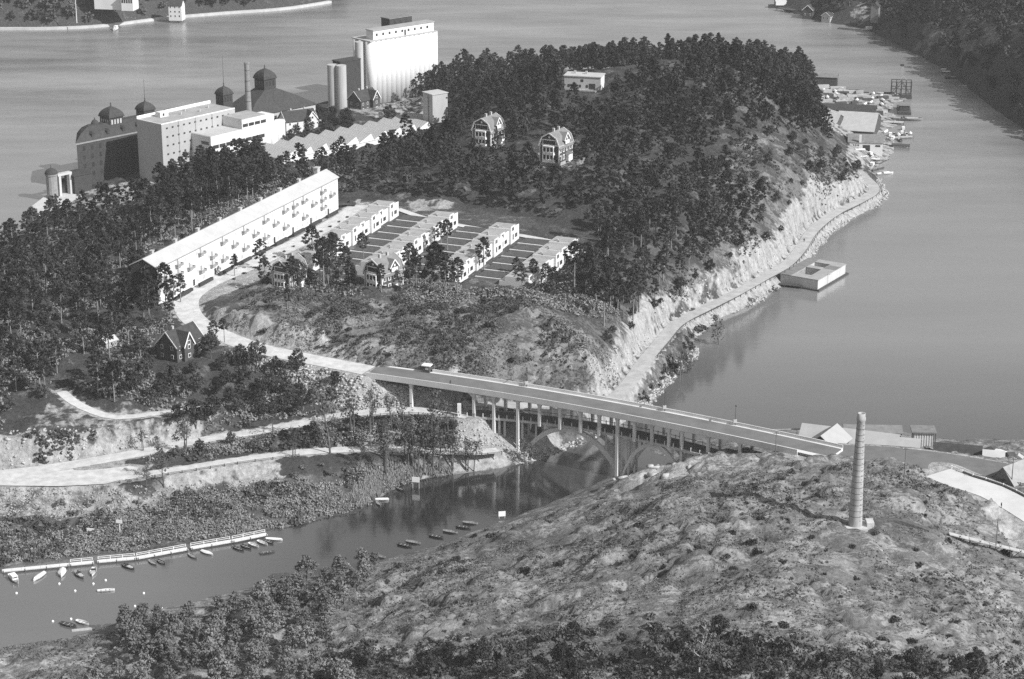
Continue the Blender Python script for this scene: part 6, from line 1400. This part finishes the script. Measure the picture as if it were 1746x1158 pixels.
for off in (0.12, WL - 0.12):
    b = MB()
    for X in np.linspace(LX0, LX1, 31): q = lframe(X, off); b.box(q[0] - 0.14, q[0] + 0.14, q[1] - 0.14, q[1] + 0.14, lz(X) - 0.1, lz(X) + 1.25)
    o_ = b.build('railing_posts', Pale_c, AB); o_['kind'] = 'stuff'
    b = lsweep([(off - 0.06, 0.85), (off + 0.06, 0.85), (off + 0.06, 0.97), (off - 0.06, 0.97)], LX0, LX1); b.build('railing', Iron, AB)
q = lframe(LX0, 0.1); b = MB(); b.box(q[0] - 0.6, q[0] + 0.6, q[1] - 0.6, q[1] + 0.6, 7, lz(LX0) + 4.2); b.build('gate_pillar', Pale_c, AB)
def arch(Xa, za, Xb, zb, crown, offs):
    for off in offs:
        b = MB(); rings = []
        for t_ in np.linspace(0, 1, 19):
            X = Xa + (Xb - Xa) * t_; base = za + (zb - za) * t_; z = base + (crown - (za + zb) / 2) * (4 * t_ * (1 - t_)) ** 0.8
            th = 0.55 + 0.55 * abs(2 * t_ - 1); q0 = lframe(X, off - 0.5); q1 = lframe(X, off + 0.5)
            rings.append([(q0[0], q0[1], z - th), (q1[0], q1[1], z - th), (q1[0], q1[1], z + th), (q0[0], q0[1], z + th)])
        b.loft(rings); b.build('arch_rib', Pale_c, AB)
    return lambda X: za + (zb - za) * (X - Xa) / (Xb - Xa) + (crown - (za + zb) / 2) * (4 * ((X - Xa) / (Xb - Xa)) * (1 - (X - Xa) / (Xb - Xa))) ** 0.8
xa0, xa1, xa2, xa3 = lX(893), lX(1052), lX(1062), lX(1162)
f1 = arch(xa0, 1.0, xa1, 0.8, 12.3, (0.7, WL - 0.7)); f2 = arch(xa2, 0.8, xa3, 3.0, 12.9, (0.7, WL - 0.7))
for f_, xs in ((f1, np.linspace(xa0, xa1, 9)[[1, 2, 6, 7]]), (f2, np.linspace(xa2, xa3, 7)[[1, 5]])):
    for X in xs:
        for off in (0.7, WL - 0.7):
            q = lframe(X, off); b = MB(); b.box(q[0] - 0.3, q[0] + 0.3, q[1] - 0.3, q[1] + 0.3, f_(X), lz(X) - 0.702); b.build('spandrel_column', Concr, AB)
for px in (850, 859, 889, 1058, 1070, 1172, 1185):
    X = lX(px)
    for off in (0.8, WL - 0.8):
        q = lframe(X, off); g = NEARH(q[0], q[1]); b = MB(); b.box(q[0] - 0.35, q[0] + 0.35, q[1] - 0.35, q[1] + 0.35, min(g, 6) - 1.5, lz(X) - 0.702); b.build('column', Concr, AB)
for X in ((xa1 + xa2) / 2,):
    q0 = lframe(X, 0.2); q1 = lframe(X, WL - 0.2); b = MB(); b.bar((q0[0], q0[1], 0.2), (q1[0], q1[1], 0.2), 2.2, 1.6); b.build('pier_footing', Concr, AB)
q0 = lframe(xa0, -0.5); q1 = lframe(xa0, WL + .5); b = MB(); b.bar((q0[0], q0[1], 1.0), (q1[0], q1[1], 1.0), 3.0, 2.4); b.build('abutment_footing', Concr, AB)
# ================================================================ foreground chimney
cp_ = P(1458, 897, 28); gz = float(hill.h(cp_[0], cp_[1]))
CH = thing('brick_chimney', 'tall free-standing brick chimney with iron bands on the foreground rock', 'chimney', (cp_[0], cp_[1], gz))
Brk = mat('weathered_brick', 0.36, 0.95, 0.25, 0.9, 0.05, 3, 0, 0.1, 0, 6, 4)
prof = [(1.85, -1.5), (1.8, 0.4), (1.72, 4), (1.16, 26), (1.05, 29.3), (1.2, 29.5), (1.2, 30.3), (1.06, 30.5), (1.02, 31.5), (0.8, 31.5), (0.7, 30.8)]
b = MB(); b.lathe(prof, 24); b.build('shaft', Brk, CH, smooth=True)
def rad(z): return 1.72 - (z - 4) * (1.72 - 1.16) / 22
for i in range(16):
    z = 3 + i * 1.62; r = rad(z); b = MB(); b.lathe([(r + 0.03, z), (r + 0.03, z + 0.1)], 20); b.build('iron_band', Iron, CH)
b = MB(); b.box(-2.9, 2.9, -2.9, 2.9, -3.0, 0.2); b.box(2.9, 4.8, -1.4, 1.8, -3, 1.3); b.build('stone_base', mat('pale_stone', 0.5, 0.95, 0.2, 0.8, 0.1, 2), CH)
for i in range(24): b = MB(); z = 2 + i * 1.15; r = rad(z); a = R(-60); b.bar(((r + 0.02) * math.cos(a) - 0.25, (r + 0.02) * math.sin(a), z), ((r + 0.1) * math.cos(a) + 0.2, (r + 0.1) * math.sin(a) - 0.02, z), 0.06); b.build('climbing_iron', Iron, CH)
# covered pipe trench / sheep wall beyond the chimney
def wall_run(name, label, pts, w, h, m, cat, land, cap=None, up=0.0):
    c = [np.array([*(P(*q)[:2]), 0]) for q in pts]; c = catmull(c, 3.0); b = MB(); rings = []
    for i, p in enumerate(c):
        d = (c[min(i + 1, len(c) - 1)] - c[max(i - 1, 0)])[:2]; d /= np.linalg.norm(d); n_ = np.array([-d[1], d[0]]) * w / 2; z = float(land.h(p[0], p[1])) + up
        rings.append([(p[0] - n_[0], p[1] - n_[1], z - 1.0), (p[0] + n_[0], p[1] + n_[1], z - 1.0), (p[0] + n_[0], p[1] + n_[1], z + h), (p[0] - n_[0], p[1] - n_[1], z + h)])
    b.loft(rings); return tag(b.build(name, m), label, cat)
wall_run('stone_flue', 'low dark roofed flue running from the chimney base over the rock', [(1476,893,28),(1510,892,27.5),(1550,896,27),(1585,905,26)], 1.7, 0.55, mat('tarred_roof', 0.10, 0.9, 0.45, 0.8, 0.2, 1.5), 'flue', hill)
# timber trestle below the ramp
def trestle():
    a, c_ = P(1618, 914, 23.5), P(1790, 956, 17.5); d = c_ - a; L = float(np.linalg.norm(d[:2])); T_ = thing('timber_trestle', 'old timber trestle with pale plank top crossing the slope below the ramp road', 'trestle', (a[0], a[1], 0), math.atan2(d[1], d[0]))
    n_ = 10
    for i in range(n_):
        b = MB(); z0 = a[2] + (c_[2] - a[2]) * i / n_; z1 = a[2] + (c_[2] - a[2]) * (i + 1) / n_; x0, x1 = L * i / n_ + 0.05, L * (i + 1) / n_ - 0.05
        b.loft([[(x0, -0.9, z0 + 0.6), (x0, 0.9, z0 + 0.6), (x0, 0.9, z0 + 0.8), (x0, -0.9, z0 + 0.8)], [(x1, -0.9, z1 + 0.6), (x1, 0.9, z1 + 0.6), (x1, 0.9, z1 + 0.8), (x1, -0.9, z1 + 0.8)]]); b.build('deck_plank', Wood, T_)
        if i % 2 == 0:
            b = MB(); b.bar((x0 + 0.2, -0.9, z0 - 6), (x0 + 0.2, -0.7, z0 + 0.6), 0.25); b.bar((x0 + 0.2, 0.9, z0 - 6), (x0 + 0.2, 0.7, z0 + 0.6), 0.25); b.bar((x0 + 0.2, -0.8, z0 - 2), (x0 + 3, -0.8, z0 + 0.5), 0.18); b.build('trestle_bent', D_wall, T_)
trestle()
# ---------------------------------------------------------------- poles
def pole(px, py, z, h, label, arm=True, land=None, group=None):
    p = P(px, py, z); z = max(float(land.h(p[0], p[1])), z - 3) if land else z; T_ = thing('utility_pole', label, 'utility pole', (p[0], p[1], z), 0, group)
    b = MB(); b.cyl(0, 0, -0.6, h, 0.17, 0.11, 7); b.build('post', mat('pole_wood', 0.16, 0.9, 0.2, 1), T_)
    if arm:
        b = MB(); b.box(-0.9, 0.9, -0.08, 0.08, h - 0.6, h - 0.42); b.build('crossarm', D_wall, T_)
        for x in (-0.75, 0.75): b = MB(); b.cyl(x, 0, h - 0.42, h - 0.15, 0.08, 0.05, 6); b.build('insulator', W_trim, T_)
pole(1322, 782, 20, 9.0, 'utility pole standing by the rock where the high bridge lands', True, hill)
pole(1542, 812, 25.5, 10, 'utility pole on the rock crest between chimney and asphalt road', True, hill)
pole(1725, 822, 17.5, 8.5, 'utility pole beside the asphalt road above the ramp', True, hill)
pole(1697, 945, 19, 9.5, 'utility pole rising beside the timber trestle', True, hill)
pole(168, 560, 25, 11, 'bare utility pole among the pines west of the hill road', False, island)
# ---------------------------------------------------------------- people
def person(px, py, z, label, coat, ang=0, land=None, lift=0.0):
    p = P(px, py, z); zz = (float(land.h(p[0], p[1])) if land else z) + lift
    me = bpy.data.meshes.new('person')
    J = [(0, 0, 0.95), (0, 0, 1.2), (0, 0, 1.42), (0, 0, 1.54), (0, 0.02, 1.66), (0.02, 0.22, 1.4), (0.06, 0.3, 1.12), (0.14, 0.28, 0.86), (-0.02, -0.22, 1.4), (-0.08, -0.3, 1.12), (-0.08, -0.29, 0.86), (0.02, 0.11, 0.9), (0.16, 0.12, 0.5), (0.16, 0.12, 0.06), (0.32, 0.12, 0.03), (0, -0.11, 0.9), (-0.06, -0.12, 0.5), (-0.24, -0.12, 0.08), (-0.10, -0.12, 0.03)]
    Ed = [(0, 1), (1, 2), (2, 3), (3, 4), (2, 5), (5, 6), (6, 7), (2, 8), (8, 9), (9, 10), (0, 11), (11, 12), (12, 13), (13, 14), (0, 15), (15, 16), (16, 17), (17, 18)]
    rads = [0.17, 0.17, 0.18, 0.07, 0.12, 0.085, 0.06, 0.045, 0.085, 0.06, 0.045, 0.11, 0.08, 0.06, 0.05, 0.11, 0.08, 0.06, 0.05]
    import bmesh
    bm = bmesh.new(); lay = bm.verts.layers.skin.verify(); vs = [bm.verts.new(j) for j in J]
    for v, r in zip(vs, rads): v[lay].radius = (r, r)
    vs[0][lay].use_root = True
    for e in Ed: bm.edges.new((vs[e[0]], vs[e[1]]))
    bm.to_mesh(me); bm.free(); me.materials.append(coat); o = link('person', me, None, (p[0], p[1], zz), R(ang))
    o.modifiers.new('skin', 'SKIN'); sm = o.modifiers.new('sub', 'SUBSURF'); sm.levels = 1; sm.render_levels = 2
    tag(o, label, 'person')
    b = MB(); b.lathe([(0.02, 1.52), (0.115, 1.58), (0.13, 1.68), (0.1, 1.78), (0.02, 1.82)], 8); b.build('hair', Iron, o)
Coat = mat('dark_cloth', 0.05, 0.95, 0.2, 3)
person(1707, 868, 18.2, 'person in dark clothes walking on the pale ground beside the ramp road', Coat, 200, hill)
person(1371, 412, 4.7, 'person in dark clothes walking along the shore road below the rock cut', Coat, 60, island)
person(768, 657, 21.0, 'person in dark clothes crossing the carriageway of the high bridge', Coat, 150, None, 0.05)
# ---------------------------------------------------------------- jetty with white railing, boats and buoys
JP = [(4, 977), (160, 962), (232, 955), (322, 938), (395, 925), (455, 913)]
Wh_wood = mat('pale_painted_wood', 0.66, 0.85, 0.1, 1.2)
def railed(a, c_, rail, label):
    a = P(*a); c_ = P(*c_); J = jetty(label, a, c_, 1.7, 0.75, m=Wh_wood); L = float(np.linalg.norm((c_ - a)[:2]))
    if rail:
        n_ = max(2, int(L / 3.2)); b = MB(); b.box(-0.06, 0.06, 0.72, 0.84, 0.7, 1.85); me = b.mesh('railing_post'); me.materials.append(W_trim)
        for i in range(n_ + 1): link('railing_post', me, J, (0.3 + i * (L - 0.6) / n_, 0, 0))
        for z in (1.25, 1.75): b = MB(); b.box(0.2, L - 0.2, 0.75, 0.81, z, z + 0.1); b.build('rail', W_trim, J)
railed(JP[0], (118, 966), False, 'pale plank jetty section without railing at the open west end')
railed((119, 966), (160, 962), True, 'short railed section of pale jetty joining the open west end')
railed((166, 961), (232, 955), True, 'railed section of pale jetty with the cabin boats moored alongside')
railed((233, 955), (320, 939), True, 'long railed section of pale jetty beside the dark reflections')
railed((325, 938), (395, 926), True, 'railed section of pale jetty with a tarpaulined boat alongside')
railed((396, 926), (455, 914), True, 'railed section of pale jetty ending at the clustered rowing boats')
G_ = 'boats moored along the pale jetty'
boat('cabin_boat', 24, 989, -58, 'cabin boat with long pale roof at the west end of the jetty', 6.8, 2.1, 0.8, Hull_w, 'cabin')
boat('motor_boat', 67, 985, -112, 'pale decked motor boat with pointed bow at the unrailed jetty', 5.6, 1.9, 0.8, Hull_w, 'tarp')
boat('motor_boat', 106, 979, -84, 'blunt white covered boat lying straight off the jetty', 5.0, 2.3, 0.9, Hull_w, 'tarp')
boat('motor_boat', 136, 982, -55, 'dark decked motor boat with white bow by the railed jetty', 5.6, 1.9, 0.8, Hull_m, 'deck')
boat('motor_boat', 159, 977, -86, 'open motor boat with windscreen and dark inside by the railed jetty', 5.2, 1.9, 0.8, Hull_w, 'deck')
boat('motor_boat', 219, 968, -42, 'low dark boat with white foredeck near the railed jetty', 5.4, 1.8, 0.7, Hull_d, 'deck')
boat('rowing_boat', 261, 961, -52, 'dark rowing boat under the longest railing of the jetty', 4.4, 1.5, 0.6, Hull_m, 'row')
boat('rowing_boat', 275, 960, -50, 'black rowing boat lying beside another dark boat at the jetty', 4.2, 1.4, 0.55, Hull_d, 'row')
boat('rowing_boat', 329, 950, -50, 'rowing boat with white bow moored at the gap in the railing', 4.4, 1.5, 0.6, Hull_m, 'row')
boat('covered_boat', 353, 944, -38, 'white tarpaulined boat moored beside the jetty', 4.8, 1.6, 0.6, Hull_w, 'tarp')
boat('rowing_boat', 407, 937, -40, 'dark open rowing boat with pale stern near the jetty end', 4.5, 1.5, 0.6, Hull_d, 'row')
for px, py, lb, hu in ((420, 934, 'narrow dark rowing boat squeezed between two others at the jetty end', Hull_d), (433, 931, 'pale rowing boat third in the cluster at the jetty end', Hull_w), (448, 927, 'broad pale rowing boat against the jetty end', Hull_w), (458, 925, 'small dark rowing boat behind the broad pale one at the jetty end', Hull_d)):
    boat('rowing_boat', px, py, -42, lb, 4.3, 1.5, 0.6, hu, 'row')
boat('rowing_boat', 467, 921, -8, 'long pale boat lying crosswise past the jetty end', 5.2, 1.5, 0.6, Hull_w, 'tarp')
boat('rowing_boat', 456, 943, 22, 'dark rowing boat drifting free off the jetty end', 4.5, 1.4, 0.55, Hull_d, 'row')
boat('rowing_boat', 181, 1008, 12, 'white rowing boat alone in the middle of the channel', 4.7, 1.4, 0.6, Hull_w, 'row')
boat('rowing_boat', 117, 1067, -28, 'dark rowing boat moored at the float near the south bank', 5.4, 1.7, 0.7, Hull_d, 'row')
boat('rowing_boat', 141, 1063, -32, 'pale-rimmed rowing boat moored beside the dark one near the south bank', 4.4, 1.6, 0.65, Hull_w, 'row')
b = MB(); b.box(-3, 3, -0.5, 0.5, -0.2, 0.25); p = P(142, 1074, 0); tag(b.build('mooring_float', Wood, None, p, R(14)), 'narrow plank float beside two rowing boats near the south bank', 'float')
boat('rowing_boat', 651, 853, 4, 'white rowing boat drawn up by the reeds', 4.4, 1.4, 0.6, Hull_w, 'tarp')
boat('rowing_boat', 646, 860, -70, 'small rowing boat with pale rim nosing the reed bank', 3.8, 1.4, 0.55, Hull_m, 'row')
boat('rowing_boat', 682, 835, -50, 'dark rowing boat under the bank below the notice board', 4.2, 1.4, 0.55, Hull_d, 'row')
for i, (px, py, a) in enumerate([(802, 893, -12), (790, 900, -18), (768, 908, -20), (744, 916, -24), (705, 926, -20), (690, 931, -25), (645, 950, -20)]):
    boat('rowing_boat', px, py, a, 'dark rowing boat in the row moored along the shaded south bank', 4.6, 1.5, 0.6, Hull_d if i % 2 else Hull_m, 'row', 'boats along the south bank')
b = MB(); b.lathe([(0.05, -0.25), (0.32, -0.1), (0.36, 0.12), (0.22, 0.36), (0.05, 0.45)], 10); bme = b.mesh('mooring_buoy'); bme.materials.append(W_trim)
for px, py in ((28, 1012), (101, 996), (128, 1008), (159, 996), (180, 990), (230, 1034), (276, 1038), (90, 1060), (121, 1056), (245, 1012)): tag(link('mooring_buoy', bme, None, P(px, py, 0)), 'small white mooring buoy floating in the channel off the jetty', 'buoy', 'mooring buoys in the channel')
# ---------------------------------------------------------------- notice boards
def board(px, py, z, w, h, leg, label, posts=2, ang=-12, land=island):
    p = P(px, py, z); zz = max(float(land.h(p[0], p[1])), -0.5); T_ = thing('notice_board', label, 'sign', (p[0], p[1], zz), R(ang))
    b = MB(); b.box(-w / 2, w / 2, -0.06, 0.06, leg, leg + h); b.build('panel', W_trim, T_)
    for x in ((-w / 2 + 0.2, w / 2 - 0.2) if posts == 2 else (0,)): b = MB(); b.box(x - 0.1, x + 0.1, 0.062, 0.22, -0.8, leg + h * 0.9); b.build('post', W_trim if posts == 1 else Wood, T_)
board(204, 905, 2.2, 1.9, 1.0, 3.2, 'white sign board on a single tall white post above the jetty', 1)
board(154, 906, 2.4, 2.2, 1.2, 0.3, 'white blank sign board standing low in the brush above the jetty', 2)
board(709, 830, 0.6, 2.4, 1.7, 2.6, 'white notice board on two posts at the water edge facing the channel', 2)
board(651, 805, 3.2, 1.7, 1.9, 0.4, 'white upright sign panel in the brush above the reed bank', 2)
board(856, 882, 0.4, 2.1, 1.6, 1.2, 'white notice board on the dark south bank by the moored boats', 2, 10, hill)
# ---------------------------------------------------------------- fences along roads
def fence(name, label, road, side, off, t0, t1, gap, hgt=1.0, m=None, rail=True, z_up=0.0, land=None):
    c = ROADS[road]['c']; n_ = len(c); F_ = thing(name, label, 'fence'); acc = 0; last = None; pts = []
    for i in range(int(n_ * t0), int(n_ * t1)):
        p = c[i]; d = (c[min(i + 1, n_ - 1)] - c[max(i - 1, 0)])[:2]; d /= np.linalg.norm(d); q = p[:2] + np.array([-d[1], d[0]]) * side * off
        if last is None or np.linalg.norm(q - last) >= gap: z = p[2] - 0.1 if land is None else float(land.h(q[0], q[1])); pts.append((q[0], q[1], z)); last = q
    b = MB(); b.box(-0.13, 0.13, -0.13, 0.13, -0.3, hgt); me = b.mesh('fence_post'); me.materials.append(m or Stone)
    for p in pts: link('fence_post', me, F_, p)
    if rail:
        for p, q in zip(pts, pts[1:]): b = MB(); b.bar((p[0], p[1], p[2] + hgt * 0.8), (q[0], q[1], q[2] + hgt * 0.8), 0.1, 0.14); b.build('rail', m or Stone, F_)
    return F_
fence('roadside_fence', 'low post-and-rail fence on the water side of the shore road', 'shore', -1, 3.3, 0.24, 0.97, 4.0, 0.9, D_wall)
fence('roadside_fence', 'post-and-rail fence along the outer edge of the lower road', 'lower', -1, 3.7, 0.42, 0.98, 3.6, 0.9, D_wall)
fence('roadside_fence', 'dark post fence along the wide gravel forecourt edge and quay path', 'quay', -1, 2.9, 0.02, 0.5, 3.2, 0.9, D_wall)
fence('roadside_fence', 'post fence on the retaining wall of the path under the bridge', 'quay', -1, 2.9, 0.86, 1.0, 2.6, 0.9, D_wall)
fence('white_railing', 'white rail on dark wall along the outer side of the ramp road', 'ramp', 1, 5.6, 0.02, 0.9, 3.0, 1.1, W_trim)
fence('garden_fence', 'dark picket fence along the edge of the asphalt road', 'yard', -1, 7.6, 0.55, 1.0, 2.4, 1.1, D_wall)
# retaining wall under the white rail
c = ROADS['ramp']['c']; b = MB(); rings = []
for i, p in enumerate(c[1:-2]):
    d = (c[i + 2] - c[i])[:2]; d /= np.linalg.norm(d); n_ = np.array([-d[1], d[0]]); a0 = p[:2] + n_ * 5.45; a1 = p[:2] + n_ * 5.95
    rings.append([(a0[0], a0[1], p[2] - 2), (a1[0], a1[1], p[2] - 2), (a1[0], a1[1], p[2] + 0.55), (a0[0], a0[1], p[2] + 0.55)])
b.loft(rings); tag(b.build('retaining_wall', mat('dark_wall', 0.12, 0.9, 0.2, 0.6)), 'dark curved retaining wall carrying the white rail of the ramp', 'wall')
# stone retaining wall below the quay path
wall_run('retaining_wall', 'pale rough-stone retaining wall under the bridge-end path', [(800,790,4.5),(840,787,4.3),(870,782,4.1),(888,776,4)], 1.2, 1.6, mat('pale_masonry', 0.5, 0.95, 0.3, 1.2, 0.1, 1.5), 'wall', island, up=0)
# ---------------------------------------------------------------- buildings beyond the bridge landing
pale_barn = mat('pale_barn_roof', 0.37, 0.7, 0.08, 0.3)
def barn(name, label, corner, ang, L, W, h, rh, roof, wall=None, down=4):
    return shed(name, label, corner, ang, L, W, h, rh, wall or D_wall, roof, 'barn', down)
barn('pale_barn', 'large pale-roofed barn beyond the bridge landing', P(1362, 763, 8.3), -19, 30, 11, 3.2, 2.8, pale_barn)
barn('gabled_barn', 'pale steep barn roof with gable end toward the road beyond the bridge landing', P(1424, 777, 11), 58, 12, 10, 1.8, 3.6, pale_barn)
barn('pale_barn', 'long low pale roof stretching from behind the brick chimney along the asphalt road', P(1482, 770, 9), -14, 15, 9, 1.8, 2.0, pale_barn)
LS = shed('open_boat_shed', 'long dark open-sided shed with posts at the water behind the pale barns', P(1440, 757, 4), -3, 18, 7, 4.0, 1.2, D_wall, M_roofg)
for i in range(7): win(LS, 1 + i * 2.65, 0, 0.4, 0.3, 3.8, 'y-', Wood, 0.06, 'shed_post')
SG = thing('water_side_tower', 'square timber slipway tower with planked face standing at the water beyond the sheds', 'tower', P(1572, 764, 3), R(-4))
b = MB(); b.box(-3.2, 3.2, -2.5, 2.5, -2, 6.2); b.build('wall', Grey_w, SG); b = MB(); b.box(-3.9, 3.9, -3.2, 3.2, 6.203, 6.6); b.build('roof', M_roofg, SG)
for x in (-3.6, 3.6): b = MB(); b.bar((x, -2.8, -2), (x, -2.8, 6.2), 0.25); b.build('corner_post', D_wall, SG)
for i in range(8): b = MB(); b.box(-2.9 + i * 0.8, -2.75 + i * 0.8, -2.62, -2.503, -1, 6.1); b.build('wall_batten', W_trim, SG)
for i in range(3): b = MB(); b.bar((-3.2, -2.5, 1 + i * 1.6), (-5.0, -2.8, 0.8 + i * 1.6), 0.2); b.build('bracket', D_wall, SG)
DSH = shed('dark_shed', 'dark long-roofed shed beside the asphalt road near the water', P(1592, 782, 9.5), -14, 14, 8, 1.8, 2.0, D_wall, D_roof)
shed('small_white_shed', 'small white-walled shed among the clutter right of the dark long-roofed shed', P(1676, 792, 10), -12, 6, 5, 2.4, 1.4, W_plas, W_roof)
shed('slanted_shed', 'pale steep-roofed shed at the fence above the ramp road', P(1728, 838, 15), 40, 9, 8, 2.0, 4.2, M_roofg, mat('weathered_slate', 0.3))
for i, (px, py) in enumerate([(1650,776),(1690,782),(1702,790),(1715,783),(1722,792),(1640,772),(1735,790)]):
    p = P(px, py, 9); b = MB(); l = 3 + (i % 3); b.box(-l / 2, l / 2, -1, 1, -2, 0.9 + 0.4 * (i % 2)); b.prism([(-l / 2 - 0.2, 0.9 + 0.4 * (i % 2)), (l / 2 + 0.2, 0.9 + 0.4 * (i % 2)), (0, 1.9)], -1.2, 1.2)
    tag(b.build('allotment_hut', (Grey_w, D_wall, W_plas)[i % 3], None, (p[0], p[1], max(float(hill.h(p[0], p[1])), 1)), R(-20 + 30 * i)), 'tiny hut in the cluttered plots between dark shed and water', 'hut', 'huts on the plots')
GY = thing('crane_gantry', 'thin timber gantry frame beside the water behind the bridge parapet', 'gantry', P(1336, 760, 6), R(-8))
b = MB(); b.bar((-6, 0, 5), (6, 0, 6), 0.25); b.bar((4, 0, -2), (4, 0, 5.8), 0.22); b.bar((5.6, 0, -2), (5.6, 0, 5.9), 0.22); b.bar((-5.6, 0, -2), (-5.6, 0, 5), 0.22); b.build('frame', Wood, GY)
# ---------------------------------------------------------------- far shore
fh = P(302, 30, 3); FH = house('waterside_house', 'tall white house with mansard roof on the far shore quay', 'house', fh, -8, 9, 8, 9.0, 3.5, W_plas, D_roof, (), 3, 3, False, 1)
fh = P(195, 9, 15); FM = thing('mansion', 'long white mansion with tall windows half hidden by trees on the far shore', 'mansion', fh, R(-10))
b = MB(); b.box(-14, 6, 0, 10, -3, 10.5); b.build('wall', W_plas, FM); b = MB(); b.box(6.002, 14, -3, 8, -3, 6.5); b.build('wing', W_plas, FM)
b = MB(); b.prism([(-0.6, 10.503), (10.6, 10.503), (5, 14)], -14.6, 6.6, 'x'); b.build('roof', D_roof, FM); b = MB(); b.box(5.8, 14.4, -3.4, 8.2, 6.503, 6.9); b.build('wing_roof', M_roofg, FM)
for i in range(7): win(FM, -12.4 + i * 2.7, 0, 6.4, 1.2, 2.6, 'y-', Glass); 
for i in range(5): win(FM, 6.9 + i * 1.55, -3, 2.2, 1.0, 3.2, 'y-', Glass)
FP = thing('flagpole', 'tall white flagpole on the far shore lawn', 'flagpole', P(131, 37, 6)); b = MB(); b.cyl(0, 0, -1, 17, 0.22, 0.12, 6); b.build('pole', W_trim, FP); b = MB(); b.lathe([(0.05, 17), (0.3, 17.3), (0.05, 17.6)], 6); b.build('knob', W_trim, FP)
boat('cutter', 198, 51, 80, 'small white boat lying off the far shore quay', 8, 2.6, 1.4, Hull_w, 'cabin')
boat('launch', 1482, 52, 10, 'white launch lying close to the dark far headland', 10, 3, 1.3, Hull_w, 'cabin')
house('boat_house', 'small dark boat house with white gable on the far headland shore', 'boat house', P(1379, 27, 1.5), 70, 9, 7, 4.5, 3.2, D_wall, D_roof, (), 2, 1, True, 0)
house('boat_house', 'low white-fronted cottage on the far headland shore', 'cottage', P(1411, 34, 1.5), 60, 7, 6, 3.2, 2.2, Grey_w, D_roof, (), 3, 1, True, 0)
shed('tall_boat_house', 'tall narrow pale boat house under the dark trees of the far headland', P(1497, 33, 9), 70, 6, 5, 8, 2.5, M_roofg, D_roof)
jetty('dark loading quay at the tip of the far headland', P(1327, 18, 0), P(1356, 22, 0), 6, 2.0, m=D_wall)
boat('coaster', 1332, 13, 0, 'dark coaster moored at the tip of the far headland', 18, 5, 2.4, Hull_d, 'cabin')
for i, (py, L_) in enumerate(((112, 8.5), (116, 9.5), (120, 8.5), (124, 10.5))):
    boat('moored_barge', 1616 + (i % 2) * 3, py, -4, 'narrow barge in the stack of moored barges off the far headland', L_, 2.2, 0.9, Hull_m if i % 2 else Hull_w, 'tarp', 'barges off the far headland')
boat('moored_barge', 1622, 134, -4, 'single dark barge lying apart just below the stacked barges', 8, 2.6, 1.3, Hull_d, 'deck')
boat('skiff', 1648, 147, 2, 'thin pale skiff close to the dark wooded headland', 9, 1.4, 0.4, Hull_w, 'row')
c = catmull([np.append(q, 0) for q in far_left.shore[1:14]], 12); n_ = 0
b = MB(); rings = []
for p, q in zip(c, c[1:]):
    d = (q - p)[:2]; d /= np.linalg.norm(d); nn = np.array([-d[1], d[0]]); rings.append([(p[0] - nn[0] * 1.5, p[1] - nn[1] * 1.5, -2), (p[0] + nn[0] * 1.5, p[1] + nn[1] * 1.5, -2), (p[0] + nn[0] * 1.5, p[1] + nn[1] * 1.5, 1.6), (p[0] - nn[0] * 1.5, p[1] - nn[1] * 1.5, 1.6)])
b.loft(rings); tag(b.build('quay_wall', Concr), 'low pale stone quay wall edging the far wooded shore', 'quay wall')
# parked lorry at the far end of the block
LR = thing('lorry', 'dark flatbed lorry parked at the far end of the long white block', 'lorry', P(590, 352, 28.1), R(10))
b = MB(); b.box(-3.4, 1.4, -1.1, 1.1, 0.9, 1.2); b.box(-3.4, -3.3, -1.1, 1.1, 1.2, 1.8); b.box(-3.4, 1.4, -1.1, -1.0, 1.2, 1.8); b.box(-3.4, 1.4, 1.0, 1.1, 1.2, 1.8); b.build('flatbed', D_wall, LR)
b = MB(); b.prism([(1.5, 0.7), (4.0, 0.7), (4.0, 1.5), (2.9, 1.7), (2.7, 2.5), (1.5, 2.5)], -1.0, 1.0); b.build('cab', Iron, LR)
for x in (-2.3, 3.1):
    for y in (-1.05, 1.05):
        b = MB(); b.loft([[(x + 0.48 * math.cos(a), y + s, 0.48 + 0.48 * math.sin(a)) for a in np.linspace(0, 2 * math.pi, 11)[:-1]] for s in (-0.14, 0.14)]); b.build('wheel', mat('tyre', 0.03), LR)
# ================================================================ air
hm = bpy.data.materials.new('haze_air'); hm.use_nodes = True; t = hm.node_tree
for n in list(t.nodes):
    if n.type == 'BSDF_PRINCIPLED': t.nodes.remove(n)
pv = t.nodes.new('ShaderNodeVolumePrincipled'); pv.inputs['Color'].default_value = (0.97, 0.97, 0.97, 1); pv.inputs['Density'].default_value = 0.00006; pv.inputs['Anisotropy'].default_value = 0.0
t.links.new(pv.outputs[0], t.nodes['Material Output'].inputs['Volume'])
b = MB(); b.box(-1600, 1600, -60, 2700, -6.4, 262); hz = b.build('haze', hm); hz['kind'] = 'stuff'; hz['label'] = 'thin pale haze filling the air over the water and land'; hz['category'] = 'haze'
